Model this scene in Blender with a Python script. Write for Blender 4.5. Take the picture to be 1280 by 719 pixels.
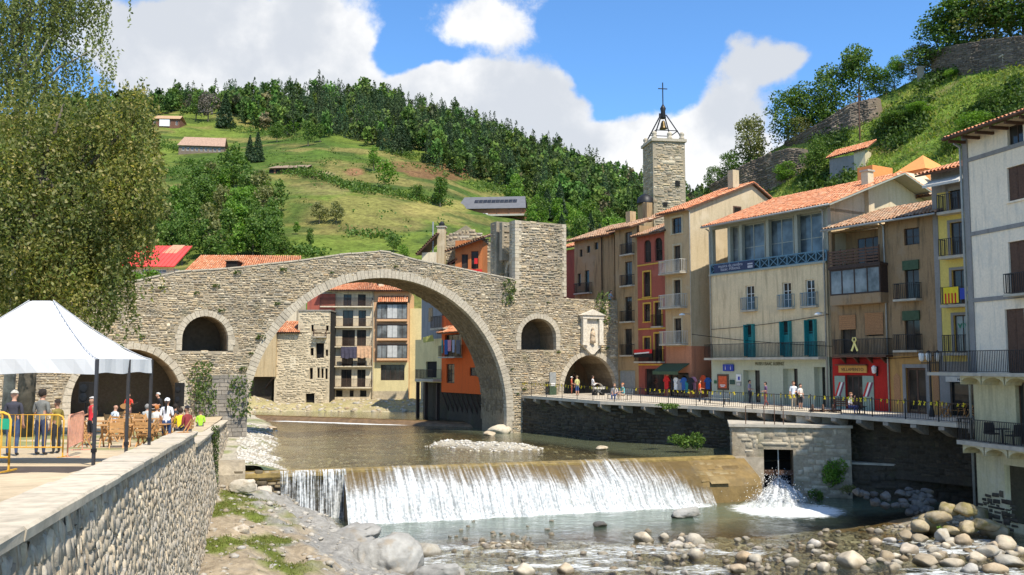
import bpy, bmesh, math, random
import numpy as np
from mathutils import Vector, Matrix, Quaternion
R = math.radians
sc = bpy.context.scene
for o in list(bpy.data.objects): bpy.data.objects.remove(o)
rnd = random.Random(7)
rng = np.random.default_rng(7)

# ------------------------------------------------------------------ camera
F = 1150.0; CAMZ = 7.8; TILT = math.atan(96.5/F)
cam = bpy.data.cameras.new('camera'); cam.sensor_width = 36; cam.lens = 36*F/1280
cam.clip_start = .1; cam.clip_end = 5000
co = bpy.data.objects.new('camera', cam); sc.collection.objects.link(co)
co.location = (0, 0, CAMZ); co.rotation_euler = (R(90)+TILT, 0, 0); sc.camera = co
# ------------------------------------------------------------------ light
SUN = Vector((.57, -.83, 1.55)).normalized()
sl = bpy.data.lights.new('sun', 'SUN'); sl.energy = 4.3; sl.angle = R(.53); sl.color = (1, .93, .80)
so = bpy.data.objects.new('sun', sl); sc.collection.objects.link(so)
so.rotation_euler = SUN.to_track_quat('Z', 'Y').to_euler(); so.location = (60, -60, 120)
sc.view_settings.view_transform = 'Standard'; sc.view_settings.look = 'None'
sc.view_settings.exposure = .62; sc.view_settings.gamma = 1
sc.render.engine = 'CYCLES'
sc.cycles.use_denoising = True
try: sc.cycles.denoiser = 'OPENIMAGEDENOISE'
except Exception: pass
sc.cycles.max_bounces = 6; sc.cycles.transparent_max_bounces = 16
sc.cycles.caustics_reflective = False; sc.cycles.caustics_refractive = False

ct, st = math.cos(TILT), math.sin(TILT)
def ray(px, py):
    a = (px-640)/F; b = -(py-359.5)/F
    return Vector((a, ct-b*st, st+b*ct))
def at_y(px, py, Y):
    d = ray(px, py); k = Y/d.y; return Vector((d.x*k, Y, CAMZ+d.z*k))
def at_z(px, py, Z):
    d = ray(px, py); k = (Z-CAMZ)/d.z; return Vector((d.x*k, d.y*k, Z))
def proj(p):
    x, y, z = p[0], p[1], p[2]-CAMZ
    f = y*ct+z*st; u = -y*st+z*ct
    return 640+F*x/f, 359.5-F*u/f

# ------------------------------------------------------------------ node helpers
class NT:
    def __init__(s, tree): s.t = tree; s.n = tree.nodes; s.l = tree.links
    def new(s, typ, ins=None, **kw):
        n = s.n.new('ShaderNode'+typ)
        for k, v in kw.items(): setattr(n, k, v)
        for k, v in (ins or {}).items():
            i = n.inputs[k]
            if isinstance(v, bpy.types.NodeSocket): s.l.new(v, i)
            elif isinstance(v, bpy.types.Node): s.l.new(v.outputs[0], i)
            else:
                if hasattr(i.default_value, '__len__') and len(i.default_value) == 4 and len(v) == 3: v = (*v, 1)
                i.default_value = v
        return n
    def math(s, op, a, b=0., c=None, clamp=False):
        d = {0: a, 1: b}
        if c is not None: d[2] = c
        return s.new('Math', d, operation=op, use_clamp=clamp).outputs[0]
    def vm(s, op, a, b=(0, 0, 0)):
        n = s.new('VectorMath', {0: a, 1: b}, operation=op)
        return n.outputs['Value'] if op in ('LENGTH', 'DISTANCE', 'DOT_PRODUCT') else n.outputs[0]
    def mr(s, v, a, b, c=0., d=1., smooth=True):
        return s.new('MapRange', {0: v, 1: a, 2: b, 3: c, 4: d}, interpolation_type='SMOOTHSTEP' if smooth else 'LINEAR').outputs[0]
    def mix(s, f, a, b, bt='MIX'):
        return s.new('Mix', {0: f, 6: a, 7: b}, data_type='RGBA', blend_type=bt).outputs[2]
    def noise(s, vec, scale, detail=4, rough=.55, dist=0.):
        return s.new('TexNoise', {'Vector': vec, 'Scale': scale, 'Detail': detail, 'Roughness': rough, 'Distortion': dist}).outputs[0]
    def ramp(s, f, stops, interp='LINEAR'):
        n = s.new('ValToRGB', {0: f}); cr = n.color_ramp; cr.interpolation = interp
        while len(cr.elements) < len(stops): cr.elements.new(.5)
        for e, (p, c) in zip(cr.elements, stops): e.position = p; e.color = (*c, 1)
        return n.outputs[0]

# ------------------------------------------------------------------ world: blue sky with fair-weather cumulus
wd = bpy.data.worlds.new('World'); sc.world = wd; wd.use_nodes = True
T = NT(wd.node_tree); T.n.clear()
sky = T.new('TexSky'); sky.sky_type = 'NISHITA'; sky.sun_disc = False
sky.sun_elevation = math.asin(SUN.z); sky.sun_rotation = math.atan2(SUN.x, SUN.y)
sky.altitude = 1000; sky.air_density = 1.0; sky.dust_density = .2; sky.ozone_density = 3.0
D = T.new('TexCoord').outputs['Generated']
dn = T.vm('NORMALIZE', D)
warp = T.new('TexNoise', {'Vector': dn, 'Scale': 5., 'Detail': 5.}).outputs['Color']
dw = T.vm('ADD', dn, T.vm('MULTIPLY', T.vm('SUBTRACT', warp, (.5, .5, .5)), (.20, .20, .13)))
base = T.noise(T.vm('MULTIPLY', dn, (1, 1, 1.5)), 4.2, 9, .58)
dens = T.math('MULTIPLY_ADD', base, 1.5, -.80)
def blob(px, py, rx, ry, w):
    global dens
    c = ray(px, py).normalized()
    v = T.vm('MULTIPLY', T.vm('SUBTRACT', dw, c), (1150/rx, 1150/rx, 1150/ry))
    f = T.mr(T.vm('LENGTH', v), .35, 1.15, w, 0.)
    dens = T.math('ADD', dens, f)
for b in ((290, 78, 220, 70, .8), (470, 140, 260, 60, .4), (760, 205, 240, 55, .45), (560, 100, 60, 40, .2), (690, 90, 40, 30, .2), (380, 25, 95, 60, .5), (430, 120, 110, 60, .5), (205, 95, 90, 70, .5), (610, 25, 75, 40, .42), (640, 110, 95, 48, .55),
          (560, 120, 90, 45, .4), (770, 185, 110, 55, .55), (870, 180, 90, 45, .4), (945, 98, 62, 40, .52), (900, 128, 50, 30, .3), (980, 90, 50, 25, .2),
          (170, 12, 60, 40, -.5), (500, 55, 48, 55, -.45), (800, 60, 120, 70, -.6), (1080, 40, 170, 70, -.6), (740, 110, 30, 40, -.3), (560, 75, 40, 25, -.2)): blob(*b)
wisp = T.math('ADD', T.math('MULTIPLY', T.noise(dn, 24., 9, .68), .62), T.math('MULTIPLY', T.noise(dn, 9., 7, .62, .6), .50))
cov = T.mr(T.math('ADD', wisp, T.math('SUBTRACT', dens, .56)), -.08, .26)
shade = T.noise(T.vm('ADD', dn, (0, .02, .035)), 6.5, 7, .55)
under = T.mr(shade, .40, .66)
ccol = T.mix(under, (.60, .63, .675), (1., .985, .96))
thin = T.mr(dens, .0, .32)
bg1 = T.new('Background', {'Color': T.mix(1., sky.outputs[0], (.60, .87, 1.06, 1), 'MULTIPLY'), 'Strength': .15})
bg2 = T.new('Background', {'Color': ccol, 'Strength': .78})
mx = T.new('MixShader', {0: T.math('MULTIPLY', cov, .97), 1: bg1, 2: bg2})
T.new('OutputWorld', {'Surface': mx.outputs[0]})

# ------------------------------------------------------------------ object helpers
COL = sc.collection
def prop(o, label=None, cat=None, group=None, kind=None):
    if label: o['label'] = label
    if cat: o['category'] = cat
    if group: o['group'] = group
    if kind: o['kind'] = kind
    return o
def thing(name, label, cat, loc=(0, 0, 0), rotz=0, group=None):
    o = bpy.data.objects.new(name, None); COL.objects.link(o)
    o.location = loc; o.rotation_euler = (0, 0, rotz); o.empty_display_size = .2
    return prop(o, label, cat, group)
def meshobj(name, me, mats, parent=None, **kw):
    o = bpy.data.objects.new(name, me); COL.objects.link(o)
    if mats is not None and len(me.materials) == 0:
        for m in (mats if isinstance(mats, (list, tuple)) else [mats]): me.materials.append(m)
    if parent is not None: o.parent = parent
    return prop(o, **kw)
def copy_tree(o, parent=None):
    c = o.copy(); COL.objects.link(c); c.parent = parent
    for ch in o.children: copy_tree(ch, c)
    return c
def np_mesh(name, V, Fc, mi=None, smooth=False):
    """V (n,3); Fc (m,k) constant k faces"""
    V = np.asarray(V, np.float32); Fc = np.asarray(Fc, np.int32)
    me = bpy.data.meshes.new(name); k = Fc.shape[1]; m = len(Fc)
    me.vertices.add(len(V)); me.vertices.foreach_set('co', V.ravel())
    me.loops.add(m*k); me.loops.foreach_set('vertex_index', Fc.ravel())
    me.polygons.add(m); me.polygons.foreach_set('loop_start', np.arange(0, m*k, k, dtype=np.int32))
    if mi is not None: me.polygons.foreach_set('material_index', np.asarray(mi, np.int32))
    if smooth: me.polygons.foreach_set('use_smooth', np.ones(m, bool))
    me.update(calc_edges=True); me.validate(); return me
class MB:
    def __init__(s): s.v = []; s.f = []; s.m = []
    def add(s, vs, fs, m=0):
        b = len(s.v); s.v += [tuple(p) for p in vs]; s.f += [tuple(b+i for i in f) for f in fs]; s.m += [m]*len(fs); return s
    def box(s, x0, x1, y0, y1, z0, z1, m=0):
        v = [(x, y, z) for z in (z0, z1) for y in (y0, y1) for x in (x0, x1)]
        return s.add(v, [(0, 2, 3, 1), (4, 5, 7, 6), (0, 1, 5, 4), (2, 6, 7, 3), (0, 4, 6, 2), (1, 3, 7, 5)], m)
    def prism(s, poly, y0, y1, m=0, axis='y'):
        n = len(poly)
        if axis == 'y': v = [(x, y0, z) for x, z in poly]+[(x, y1, z) for x, z in poly]
        elif axis == 'x': v = [(y0, x, z) for x, z in poly]+[(y1, x, z) for x, z in poly]
        else: v = [(x, z, y0) for x, z in poly]+[(x, z, y1) for x, z in poly]
        f = [tuple(range(n)), tuple(range(2*n-1, n-1, -1))]+[(i, i+n, (i+1) % n+n, (i+1) % n) for i in range(n)]
        return s.add(v, f, m)
    def bar(s, p, q, w, h=None, m=0):
        """box beam from p to q"""
        h = h or w; p = Vector(p); q = Vector(q); d = (q-p).normalized()
        up = Vector((0, 0, 1)) if abs(d.z) < .95 else Vector((1, 0, 0))
        a = d.cross(up).normalized()*w/2; b = a.cross(d).normalized()*h/2
        v = [c+e for c in (p, q) for e in (-a-b, a-b, a+b, -a+b)]
        return s.add(v, [(3, 2, 1, 0), (4, 5, 6, 7)]+[(i, (i+1) % 4, (i+1) % 4+4, i+4) for i in range(4)], m)
    def tube(s, pts, r, n=6, m=0, cap=True):
        pts = [Vector(p) for p in pts]; rs = r if isinstance(r, (list, tuple)) else [r]*len(pts)
        rings = []; ref = None
        for i, p in enumerate(pts):
            d = (pts[min(i+1, len(pts)-1)]-pts[max(i-1, 0)])
            d = d.normalized() if d.length > 1e-6 else Vector((0, 0, 1))
            if ref is None: ref = Vector((1, 0, 0)) if abs(d.x) < .8 else Vector((0, 1, 0))
            a = d.cross(ref).normalized(); b = d.cross(a); ref = b.cross(d) if False else ref
            rings.append([p+(a*math.cos(t)+b*math.sin(t))*rs[i] for t in [2*math.pi*k/n for k in range(n)]])
        v = [q for rg in rings for q in rg]; f = []
        for i in range(len(pts)-1):
            for k in range(n): f.append((i*n+k, i*n+(k+1) % n, (i+1)*n+(k+1) % n, (i+1)*n+k))
        if cap: f += [tuple(range(n-1, -1, -1)), tuple(range((len(pts)-1)*n, len(pts)*n))]
        return s.add(v, f, m)
    def lathe(s, prof, n=12, c=(0, 0, 0), m=0):
        v = []; f = []
        for r, z in prof:
            for k in range(n):
                t = 2*math.pi*k/n; v.append((c[0]+r*math.cos(t), c[1]+r*math.sin(t), c[2]+z))
        for i in range(len(prof)-1):
            for k in range(n): f.append((i*n+k, i*n+(k+1) % n, (i+1)*n+(k+1) % n, (i+1)*n+k))
        f += [tuple(range(n-1, -1, -1)), tuple(range((len(prof)-1)*n, len(prof)*n))]
        return s.add(v, f, m)
    def quad(s, a, b, c, d, m=0): return s.add([a, b, c, d], [(0, 1, 2, 3)], m)
    def xf(s, M):
        s.v = [tuple(M @ Vector(p)) for p in s.v]; return s
    def mesh(s, name, smooth=False):
        me = bpy.data.meshes.new(name); me.from_pydata(s.v, [], s.f)
        if any(s.m): me.polygons.foreach_set('material_index', np.array(s.m, np.int32))
        if smooth: me.polygons.foreach_set('use_smooth', np.ones(len(s.f), bool))
        me.update(); return me
    def build(s, name, mats, parent=None, smooth=False, **kw):
        return meshobj(name, s.mesh(name, smooth), mats, parent, **kw)

# ------------------------------------------------------------------ materials
MATS = {}
def newmat(name):
    m = bpy.data.materials.new(name); m.use_nodes = True; t = NT(m.node_tree); t.n.clear(); MATS[name] = m; return m, t
def out(t, shader, disp=None):
    o = t.new('OutputMaterial', {'Surface': shader})
def pos(t): return t.new('NewGeometry').outputs['Position']
def isl(t):
    a = t.new('NewGeometry').outputs['Random Per Island']; b = t.new('ObjectInfo').outputs['Random']
    return t.math('FRACT', t.math('ADD', a, b))
def bump(t, h, strength=.3, dist=.02): return t.new('Bump', {'Strength': strength, 'Distance': dist, 'Height': h}).outputs[0]
def simple(name, col, rough=.6, metal=0., var=.12, nscale=6., bmp=0., spec=.4):
    m, t = newmat(name); p = pos(t); n = t.noise(p, nscale, 5)
    f = t.mr(n, .3, .7, 1-var, 1+var, False)
    c = t.mix(1., col, t.new('CombineColor', {0: f, 1: f, 2: f}).outputs[0], 'MULTIPLY')
    ins = {'Base Color': c, 'Roughness': rough, 'Metallic': metal, 'Specular IOR Level': spec}
    if bmp: ins['Normal'] = bump(t, t.noise(p, nscale*5, 4), bmp, .02)
    out(t, t.new('BsdfPrincipled', ins).outputs[0]); return m
def plaster(name, col, stain=(.30, .25, .19), amt=.45, patch=None, bmp=.25, pamt=.5):
    amt = min(.85, amt*1.4); pamt = min(.85, pamt*1.4)
    """rendered wall: uneven lime wash, drip stains, a few patches"""
    m, t = newmat(name); p = pos(t)
    n1 = t.noise(p, .55, 6, .6); n2 = t.noise(t.vm('MULTIPLY', p, (2.2, 2.2, .28)), 1.6, 6, .6)
    n3 = t.noise(p, 9., 5, .6)
    f = t.mr(n3, .3, .7, .9, 1.08, False)
    c = t.mix(1., col, t.new('CombineColor', {0: f, 1: f, 2: f}).outputs[0], 'MULTIPLY')
    c = t.mix(t.math('MULTIPLY', t.mr(n2, .46, .74), amt), c, stain)
    c = t.mix(t.math('MULTIPLY', t.mr(n1, .52, .66), pamt), c, patch or tuple(x*.82 for x in col))
    out(t, t.new('BsdfPrincipled', {'Base Color': c, 'Roughness': .9, 'Specular IOR Level': .15,
        'Normal': bump(t, t.math('ADD', t.noise(p, 26., 5), t.math('MULTIPLY', n1, 2.)), bmp, .02)}).outputs[0]); return m
def stone(name, stops, mortar=False, nscale=7., bmp=.6, rough=.92, moss=0., dirt=.35):
    """per-piece colour from the island number, grain and lichen on top"""
    m, t = newmat(name); p = pos(t)
    c = t.ramp(isl(t), stops)
    f = t.mr(t.noise(p, nscale, 6, .62), .28, .72, .72, 1.22, False)
    c = t.mix(1., c, t.new('CombineColor', {0: f, 1: f, 2: f}).outputs[0], 'MULTIPLY')
    big = t.math('ADD', t.math('MULTIPLY', t.noise(t.vm('MULTIPLY', p, (1, 1, .6)), .35, 6, .62), .6), t.math('MULTIPLY', t.noise(t.vm('MULTIPLY', p, (1, 1, .16)), 1.1, 6, .65), .4))
    c = t.mix(t.math('MULTIPLY', t.mr(big, .48, .70), dirt), c, (.13, .115, .095))
    if moss: c = t.mix(t.math('MULTIPLY', t.mr(t.noise(p, .9, 6, .65), .52, .68), moss), c, (.085, .10, .032))
    out(t, t.new('BsdfPrincipled', {'Base Color': c, 'Roughness': rough, 'Specular IOR Level': .2,
        'Normal': bump(t, t.noise(p, nscale*2.6, 6, .65), bmp, .03)}).outputs[0]); return m
def leaf(name, stops, trans=.35, rough=.55, patch=None):
    m, t = newmat(name); c = t.ramp(isl(t), stops)
    if patch: c = t.mix(t.mr(t.noise(pos(t), patch[1], 3), .42, .62), c, t.mix(1., c, (*patch[0], 1), 'MULTIPLY'))
    d = t.new('BsdfPrincipled', {'Base Color': c, 'Roughness': rough, 'Specular IOR Level': .25})
    tr = t.new('BsdfTranslucent', {'Color': t.mix(1., c, (1.25, 1.35, .6, 1), 'MULTIPLY')})
    out(t, t.new('MixShader', {0: trans, 1: d.outputs[0], 2: tr.outputs[0]}).outputs[0]); return m
def glass(name='window_glass', tint=(.028, .027, .025), rough=.06):
    m, t = newmat(name); p = pos(t)
    n = t.mr(t.noise(p, .9, 3), .35, .65, .5, 1.6, False)
    c = t.mix(1., tint, t.new('CombineColor', {0: n, 1: n, 2: n}).outputs[0], 'MULTIPLY')
    out(t, t.new('BsdfPrincipled', {'Base Color': c, 'Roughness': rough, 'Specular IOR Level': .38,
        'Normal': bump(t, t.noise(p, 1.3, 2), .05, .02)}).outputs[0]); return m

BR_ST = [(0, (.25, .19, .125)), (.18, (.46, .365, .235)), (.36, (.36, .30, .215)), (.5, (.55, .435, .27)), (.64, (.29, .25, .19)), (.78, (.43, .375, .285)), (.9, (.66, .56, .40)), (1, (.47, .33, .18))]
M_bridge = stone('bridge_rubble', BR_ST, moss=.30, dirt=.62)
M_mortar = stone('mortar', [(0, (.34, .285, .205)), (1, (.34, .285, .205))], bmp=.9, nscale=5, moss=.3, dirt=.55)
M_vous = stone('voussoir_stone', [(0, (.40, .35, .27)), (.5, (.50, .44, .34)), (1, (.45, .39, .30))], dirt=.25)
M_greyblock = stone('grey_block', [(0, (.21, .19, .165)), (.5, (.28, .25, .21)), (1, (.33, .29, .24))], moss=.2, dirt=.5)
M_quoin = stone('quoin_stone', [(0, (.42, .35, .25)), (.5, (.52, .45, .33)), (1, (.46, .40, .31))], dirt=.2)
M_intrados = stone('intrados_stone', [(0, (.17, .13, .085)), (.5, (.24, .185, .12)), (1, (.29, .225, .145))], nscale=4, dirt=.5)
M_wallst = stone('terrace_rubble', [(0, (.27, .22, .16)), (.22, (.46, .38, .27)), (.45, (.36, .32, .26)), (.65, (.54, .43, .29)), (.85, (.40, .36, .30)), (1, (.60, .50, .36))], dirt=.1)
M_wallmort = stone('terrace_mortar', [(0, (.32, .275, .21)), (1, (.32, .275, .21))], bmp=1., nscale=9, dirt=.3)
M_darkst = stone('dark_rubble', [(0, (.045, .036, .026)), (.4, (.085, .068, .048)), (.75, (.065, .055, .043)), (1, (.12, .095, .065))], moss=.25, dirt=.4)  # rubble tones darkened to carry the shade under the walkway overhang
M_hillst = stone('slate_rubble', [(0, (.10, .08, .065)), (.4, (.20, .155, .115)), (.75, (.15, .125, .10)), (1, (.30, .235, .17))], moss=.2, dirt=.3)
M_cop = stone('coping_stone', [(0, (.50, .43, .325)), (.5, (.57, .49, .37)), (1, (.53, .46, .36))], dirt=.25, nscale=4, bmp=.3)
TILE_ST = [(0, (.46, .16, .075)), (.3, (.60, .25, .125)), (.55, (.66, .30, .16)), (.75, (.54, .21, .10)), (.9, (.70, .38, .23)), (1, (.36, .16, .09))]
M_tile = stone('terracotta_tiles', TILE_ST, nscale=5, bmp=.3, dirt=.12)
M_tileold = stone('weathered_tiles', [(0, (.34, .17, .09)), (.3, (.48, .30, .19)), (.55, (.42, .22, .12)), (.8, (.52, .37, .25)), (1, (.30, .19, .12))], nscale=5, dirt=.35)
M_concrete = simple('concrete', (.42, .38, .31), .9, var=.2, nscale=2.2, bmp=.5)
M_iron = simple('black_iron', (.02, .02, .022), .5, .3, var=.3)
M_rust = simple('rusty_iron', (.10, .055, .035), .8, .2, var=.4)
M_wood = simple('brown_wood', (.10, .05, .03), .7, var=.3, nscale=9, bmp=.3)
M_dwood = simple('dark_wood', (.045, .027, .02), .7, var=.3, nscale=9, bmp=.3)
M_glass = glass()
M_glass2 = glass('pale_glass', (.16, .17, .17), .08)
M_dark = simple('dark_interior', (.012, .011, .01), .95, var=.2)
M_white = simple('white_paint', (.75, .73, .69), .6, var=.06)
M_gravel = None
M_offw = simple('off_white_paint', (.55, .52, .46), .7, var=.1)
M_curtain = simple('curtain_cloth', (.5, .5, .48), .9, var=.15, nscale=3)

# ------------------------------------------------------------------ masonry and tile generators
def rubble(inside, x0, x1, z0, z1, w=.38, h=.17, depth=.05, gap=.025, proj3=None, seed=1, jit=.3, back=.03):
    """irregular coursed stones on a wall face (x along, z up, outward = -y); returns V, F(quads) of all stones; proj3 maps (x, z, d)->xyz"""
    r = np.random.default_rng(seed); V = []; Fq = []; z = z0; b = 0
    while z < z1:
        hh = h*(1+r.uniform(-.4, .5)); x = x0-r.uniform(0, w); ph = r.uniform(0, 6.28, 3)
        while x < x1:
            ww = w*(.35+r.gamma(2., .38)); und = h*(.55*math.sin(x*.55+z*.9)+.35*math.sin(x*1.7+z*2.1+1)+.15*math.sin(x*3.9+ph[0])); cx = x+ww/2; cz = z+hh/2+und
            h2 = hh*(1+(r.uniform(.35, .8) if r.random() < .10 else r.uniform(-.22, .06))); ok_ = r.random() > .02
            if ok_ and inside(cx, cz) and inside(x+gap, cz) and inside(x+ww-gap, cz):
                a = x+gap/2; c = x+ww-gap/2; d = z+gap/2+und; e = z+h2-gap/2+und
                j = lambda s: r.uniform(-jit, jit)*s
                q = [(a+j(w*.18), d+j(h*.35)), (c+j(w*.18), d+j(h*.35)), (c+j(w*.18), e+j(h*.35)), (a+j(w*.18), e+j(h*.35))]
                mx = sum(p[0] for p in q)/4; mz = sum(p[1] for p in q)/4
                dp = depth*r.uniform(.35, 1.5); k = r.uniform(.62, .84)
                for p in q: V.append((p[0], p[1], -back))
                for p in q: V.append((mx+(p[0]-mx)*k, mz+(p[1]-mz)*k, dp*r.uniform(.75, 1.15)))
                Fq += [(b+4, b+5, b+6, b+7)]+[(b+i, b+(i+1) % 4, b+(i+1) % 4+4, b+i+4) for i in range(4)]
                b += 8
            x += ww
        z += hh
    V = np.array(V, np.float32).reshape(-1, 3)
    P = proj3(V[:, 0], V[:, 1], V[:, 2]) if proj3 else np.stack([V[:, 0], -V[:, 2], V[:, 1]], 1)
    return P, np.array(Fq, np.int32).reshape(-1, 4)
def tiles(w, L, tw=.24, tl=.42, seed=3):
    """barrel tiles on a slab: x across 0..w, y up the slope 0..L, z out; each tile an island"""
    r = np.random.default_rng(seed); V = []; Fq = []; b = 0
    nx = max(1, int(w/tw)); ny = max(1, int(L/tl)); tw = w/nx; tl = L/ny
    prof = [(-.52, -.01), (-.38, .055), (0, .085), (.38, .055), (.52, -.01)]
    for j in range(ny):
        for i in range(nx):
            cx = (i+.5)*tw+r.uniform(-.012, .012); y0 = j*tl-.05+r.uniform(-.015, .015); y1 = (j+1)*tl+.04
            up = r.uniform(-.008, .012)
            for (y, lift, sc_) in ((y0, .05, 1.05), (y1, .015, .9)):
                for px_, pz_ in prof: V.append((cx+px_*tw*sc_*.78, y, pz_*tw/.24+lift+up))
            Fq += [(b+k, b+k+1, b+k+6, b+k+5) for k in range(4)]; b += 10
    return np.array(V, np.float32), np.array(Fq, np.int32)
def roof(parent, c0, c1, c2, c3, mat, under=None, seed=3, tw=.24, tl=.42, thick=.10, name='roof', tiled=True):
    """sloped slab; c0->c1 eave (left to right), c3,c2 the upper edge; local coordinates of parent"""
    c0, c1, c2, c3 = map(Vector, (c0, c1, c2, c3)); n = (c1-c0).cross(c3-c0).normalized()
    if n.z < 0: n = -n
    mb = MB(); lo = [p-n*thick for p in (c0, c1, c2, c3)]
    mb.add([c0, c1, c2, c3]+lo, [(0, 1, 2, 3), (7, 6, 5, 4), (0, 4, 5, 1), (1, 5, 6, 2), (2, 6, 7, 3), (3, 7, 4, 0)])
    ro = mb.build(name, under or M_wood, parent)
    if tiled:
        w = (c1-c0).length; L = ((c3-c0).length+(c2-c1).length)/2
        V, Fq = tiles(w, L, tw, tl, seed)
        u = V[:, 0:1]/w; v = V[:, 1:2]/L
        A = [np.array(p, np.float32) for p in (c0, c1, c2, c3)]
        P = (A[0]*(1-u)+A[1]*u)*(1-v)+(A[3]*(1-u)+A[2]*u)*v+np.array(n, np.float32)*(V[:, 2:3]+.01)
        meshobj('roof_tiles', np_mesh('roof_tiles', P, Fq, smooth=False), mat, ro, kind='stuff')
    return ro
# ------------------------------------------------------------------ numeric noise
_tab = np.random.default_rng(99).random((256, 256))
def vnoise(x, y):
    x = np.asarray(x, float); y = np.asarray(y, float)
    xi = np.floor(x).astype(int); yi = np.floor(y).astype(int); fx = x-xi; fy = y-yi
    fx = fx*fx*(3-2*fx); fy = fy*fy*(3-2*fy); g = lambda a, b: _tab[a % 256, b % 256]
    return (g(xi, yi)*(1-fx)+g(xi+1, yi)*fx)*(1-fy)+(g(xi, yi+1)*(1-fx)+g(xi+1, yi+1)*fx)*fy
def fbm(x, y, o=4, s=1.):
    r = 0; a = .5; t = 0
    for k in range(o): r = r+a*vnoise(x*s+17.3*k, y*s+5.1*k); t += a; a *= .5; s *= 2.03
    return r/t
def sstep(v, a, b):
    t = np.clip((np.asarray(v, float)-a)/(b-a), 0, 1); return t*t*(3-2*t)
def grid(name, X, Y, Z, mat, smooth=True, col=None, parent=None, **kw):
    ny, nx = X.shape; V = np.stack([X, Y, Z], -1).reshape(-1, 3)
    i = np.arange((ny-1)*nx).reshape(ny-1, nx)[:, :-1].ravel()
    me = np_mesh(name, V, np.stack([i, i+1, i+nx+1, i+nx], 1), smooth=smooth)
    if col is not None:
        at = me.color_attributes.new('tint', 'FLOAT_COLOR', 'POINT')
        c = np.ones((len(V), 4), np.float32); c[:, :col.shape[-1]] = col.reshape(-1, col.shape[-1]); at.data.foreach_set('color', c.ravel())
    return meshobj(name, me, mat, parent, **kw)

# ------------------------------------------------------------------ ground, hills
def attr_ground(name, bmp=.6, sc1=3., mix=.35):
    m, t = newmat(name); p = pos(t)
    c = t.new('VertexColor', layer_name='tint').outputs[0]
    f = t.mr(t.noise(p, sc1, 7, .68), .25, .75, 1-mix, 1+mix, False)
    f2 = t.mr(t.noise(p, sc1*.13, 5, .6), .3, .7, .8, 1.2, False)
    f = t.math('MULTIPLY', f, f2)
    c = t.mix(1., c, t.new('CombineColor', {0: f, 1: f, 2: f}).outputs[0], 'MULTIPLY')
    out(t, t.new('BsdfPrincipled', {'Base Color': c, 'Roughness': .95, 'Specular IOR Level': .1, 'Normal': bump(t, t.noise(p, sc1*2, 6, .7), bmp, .3/sc1)}).outputs[0]); return m
M_hill = attr_ground('meadow', 1., .55, .62)
M_slope = attr_ground('grassy_slope', .8, 2.2, .45)
M_earth = attr_ground('bank_earth', .8, 4., .4)
M_town = simple('town_ground', (.20, .17, .12), .95, var=.25, nscale=.5, bmp=.5)

# the sheet that reaches the horizon
mb = MB(); mb.quad((-3000, 118, 1.6), (3000, 118, 1.6), (3000, 4000, 1.6), (-3000, 4000, 1.6)); mb.build('ground', M_town, kind='structure')

RIDGE = [(-400, 150), (0, 138), (140, 130), (190, 126), (330, 118), (400, 112), (470, 122), (560, 142), (650, 178), (720, 202), (800, 232), (900, 262), (1100, 300), (1700, 330)]
def ridge_py(px): return np.interp(px, [a for a, b in RIDGE], [b for a, b in RIDGE])
HY0, HY1 = 150., 620.
def hill_z(x, y):
    x = np.asarray(x, float); y = np.asarray(y, float)
    px = 640+F*x/np.maximum(y, 1)
    zt = CAMZ+(456-ridge_py(px))/F*HY1
    u = (y-HY0)/(HY1-HY0)
    prof = np.where(u < 1, u*.86+.14*u*u, 1-.45*(u-1))
    z = 5+(zt-5)*prof
    amp = sstep(u, 0, .12)*(1-sstep(u, .85, 1)*.6)
    tr_ = (z/7.5) % 1.; z = z+amp*1.6*(sstep(tr_, .55, .95)-tr_)*(fbm(x+900, y, 2, 1/60.) > .45)
    z = z+amp*((fbm(x, y, 4, 1/70.)-.5)*9+(fbm(x+300, y, 3, 1/22.)-.5)*2.2)
    return np.where(y < HY0, 5+(y-HY0)*.02, z)
def hill_hit(px, py, y0=150, y1=640):
    """walk along the pixel's ray until it meets the hill"""
    d = ray(px, py); ys = np.arange(y0, y1, 1.)
    k = ys/d.y; zz = CAMZ+d.z*k; hz = hill_z(d.x*k, ys); w = np.nonzero(hz >= zz)[0]
    if len(w) == 0: return None
    i = w[0]; return Vector((float(d.x*k[i]), float(ys[i]), float(hz[i])))
rr = np.linspace(-.75, .75, 330)[None, :]; yy = np.concatenate([np.linspace(118, 200, 30), np.linspace(202, 640, 190), np.linspace(645, 1000, 30)])[:, None]
X = rr*yy; Y = yy+0*rr; Z = hill_z(X, Y); Z = np.where(Y < 150, 1.7+(Y-118)/32*3.3, Z)
PX = 640+F*X/Y; PY = 456-(Z-CAMZ)/Y*F
g1 = np.array((.07, .115, .02)); g2 = np.array((.13, .175, .03)); g3 = np.array((.225, .175, .065)); g4 = np.array((.17, .085, .045)); g5 = np.array((.045, .075, .018))
n1 = fbm(X, Y, 5, 1/60.)[..., None]; n2 = fbm(X+99, Y*1.6, 5, 1/25.)[..., None]; n3 = fbm(X+500, Y*2.5, 4, 1/14.)[..., None]
C = g1+(g2-g1)*sstep(n1, .38, .6); C = C+(g3-C)*sstep(n2, .50, .66)*.65; C = C+(g5-C)*sstep(n3, .52, .64)*.75
def patch(cx, cy, rx, ry, col, w):
    global C
    d = ((PX-cx)/rx)**2+((PY-cy)/ry)**2+(n2[..., 0]-.5)*1.6
    C = C+(np.array(col)-C)*(1-sstep(d, .6, 1.1))[..., None]*w
patch(560, 212, 62, 12, g4, .85); patch(500, 205, 40, 8, g4, .6); patch(440, 213, 16, 7, (.22, .11, .06), .8); patch(398, 216, 22, 5, (.34, .25, .15), .9)
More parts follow.
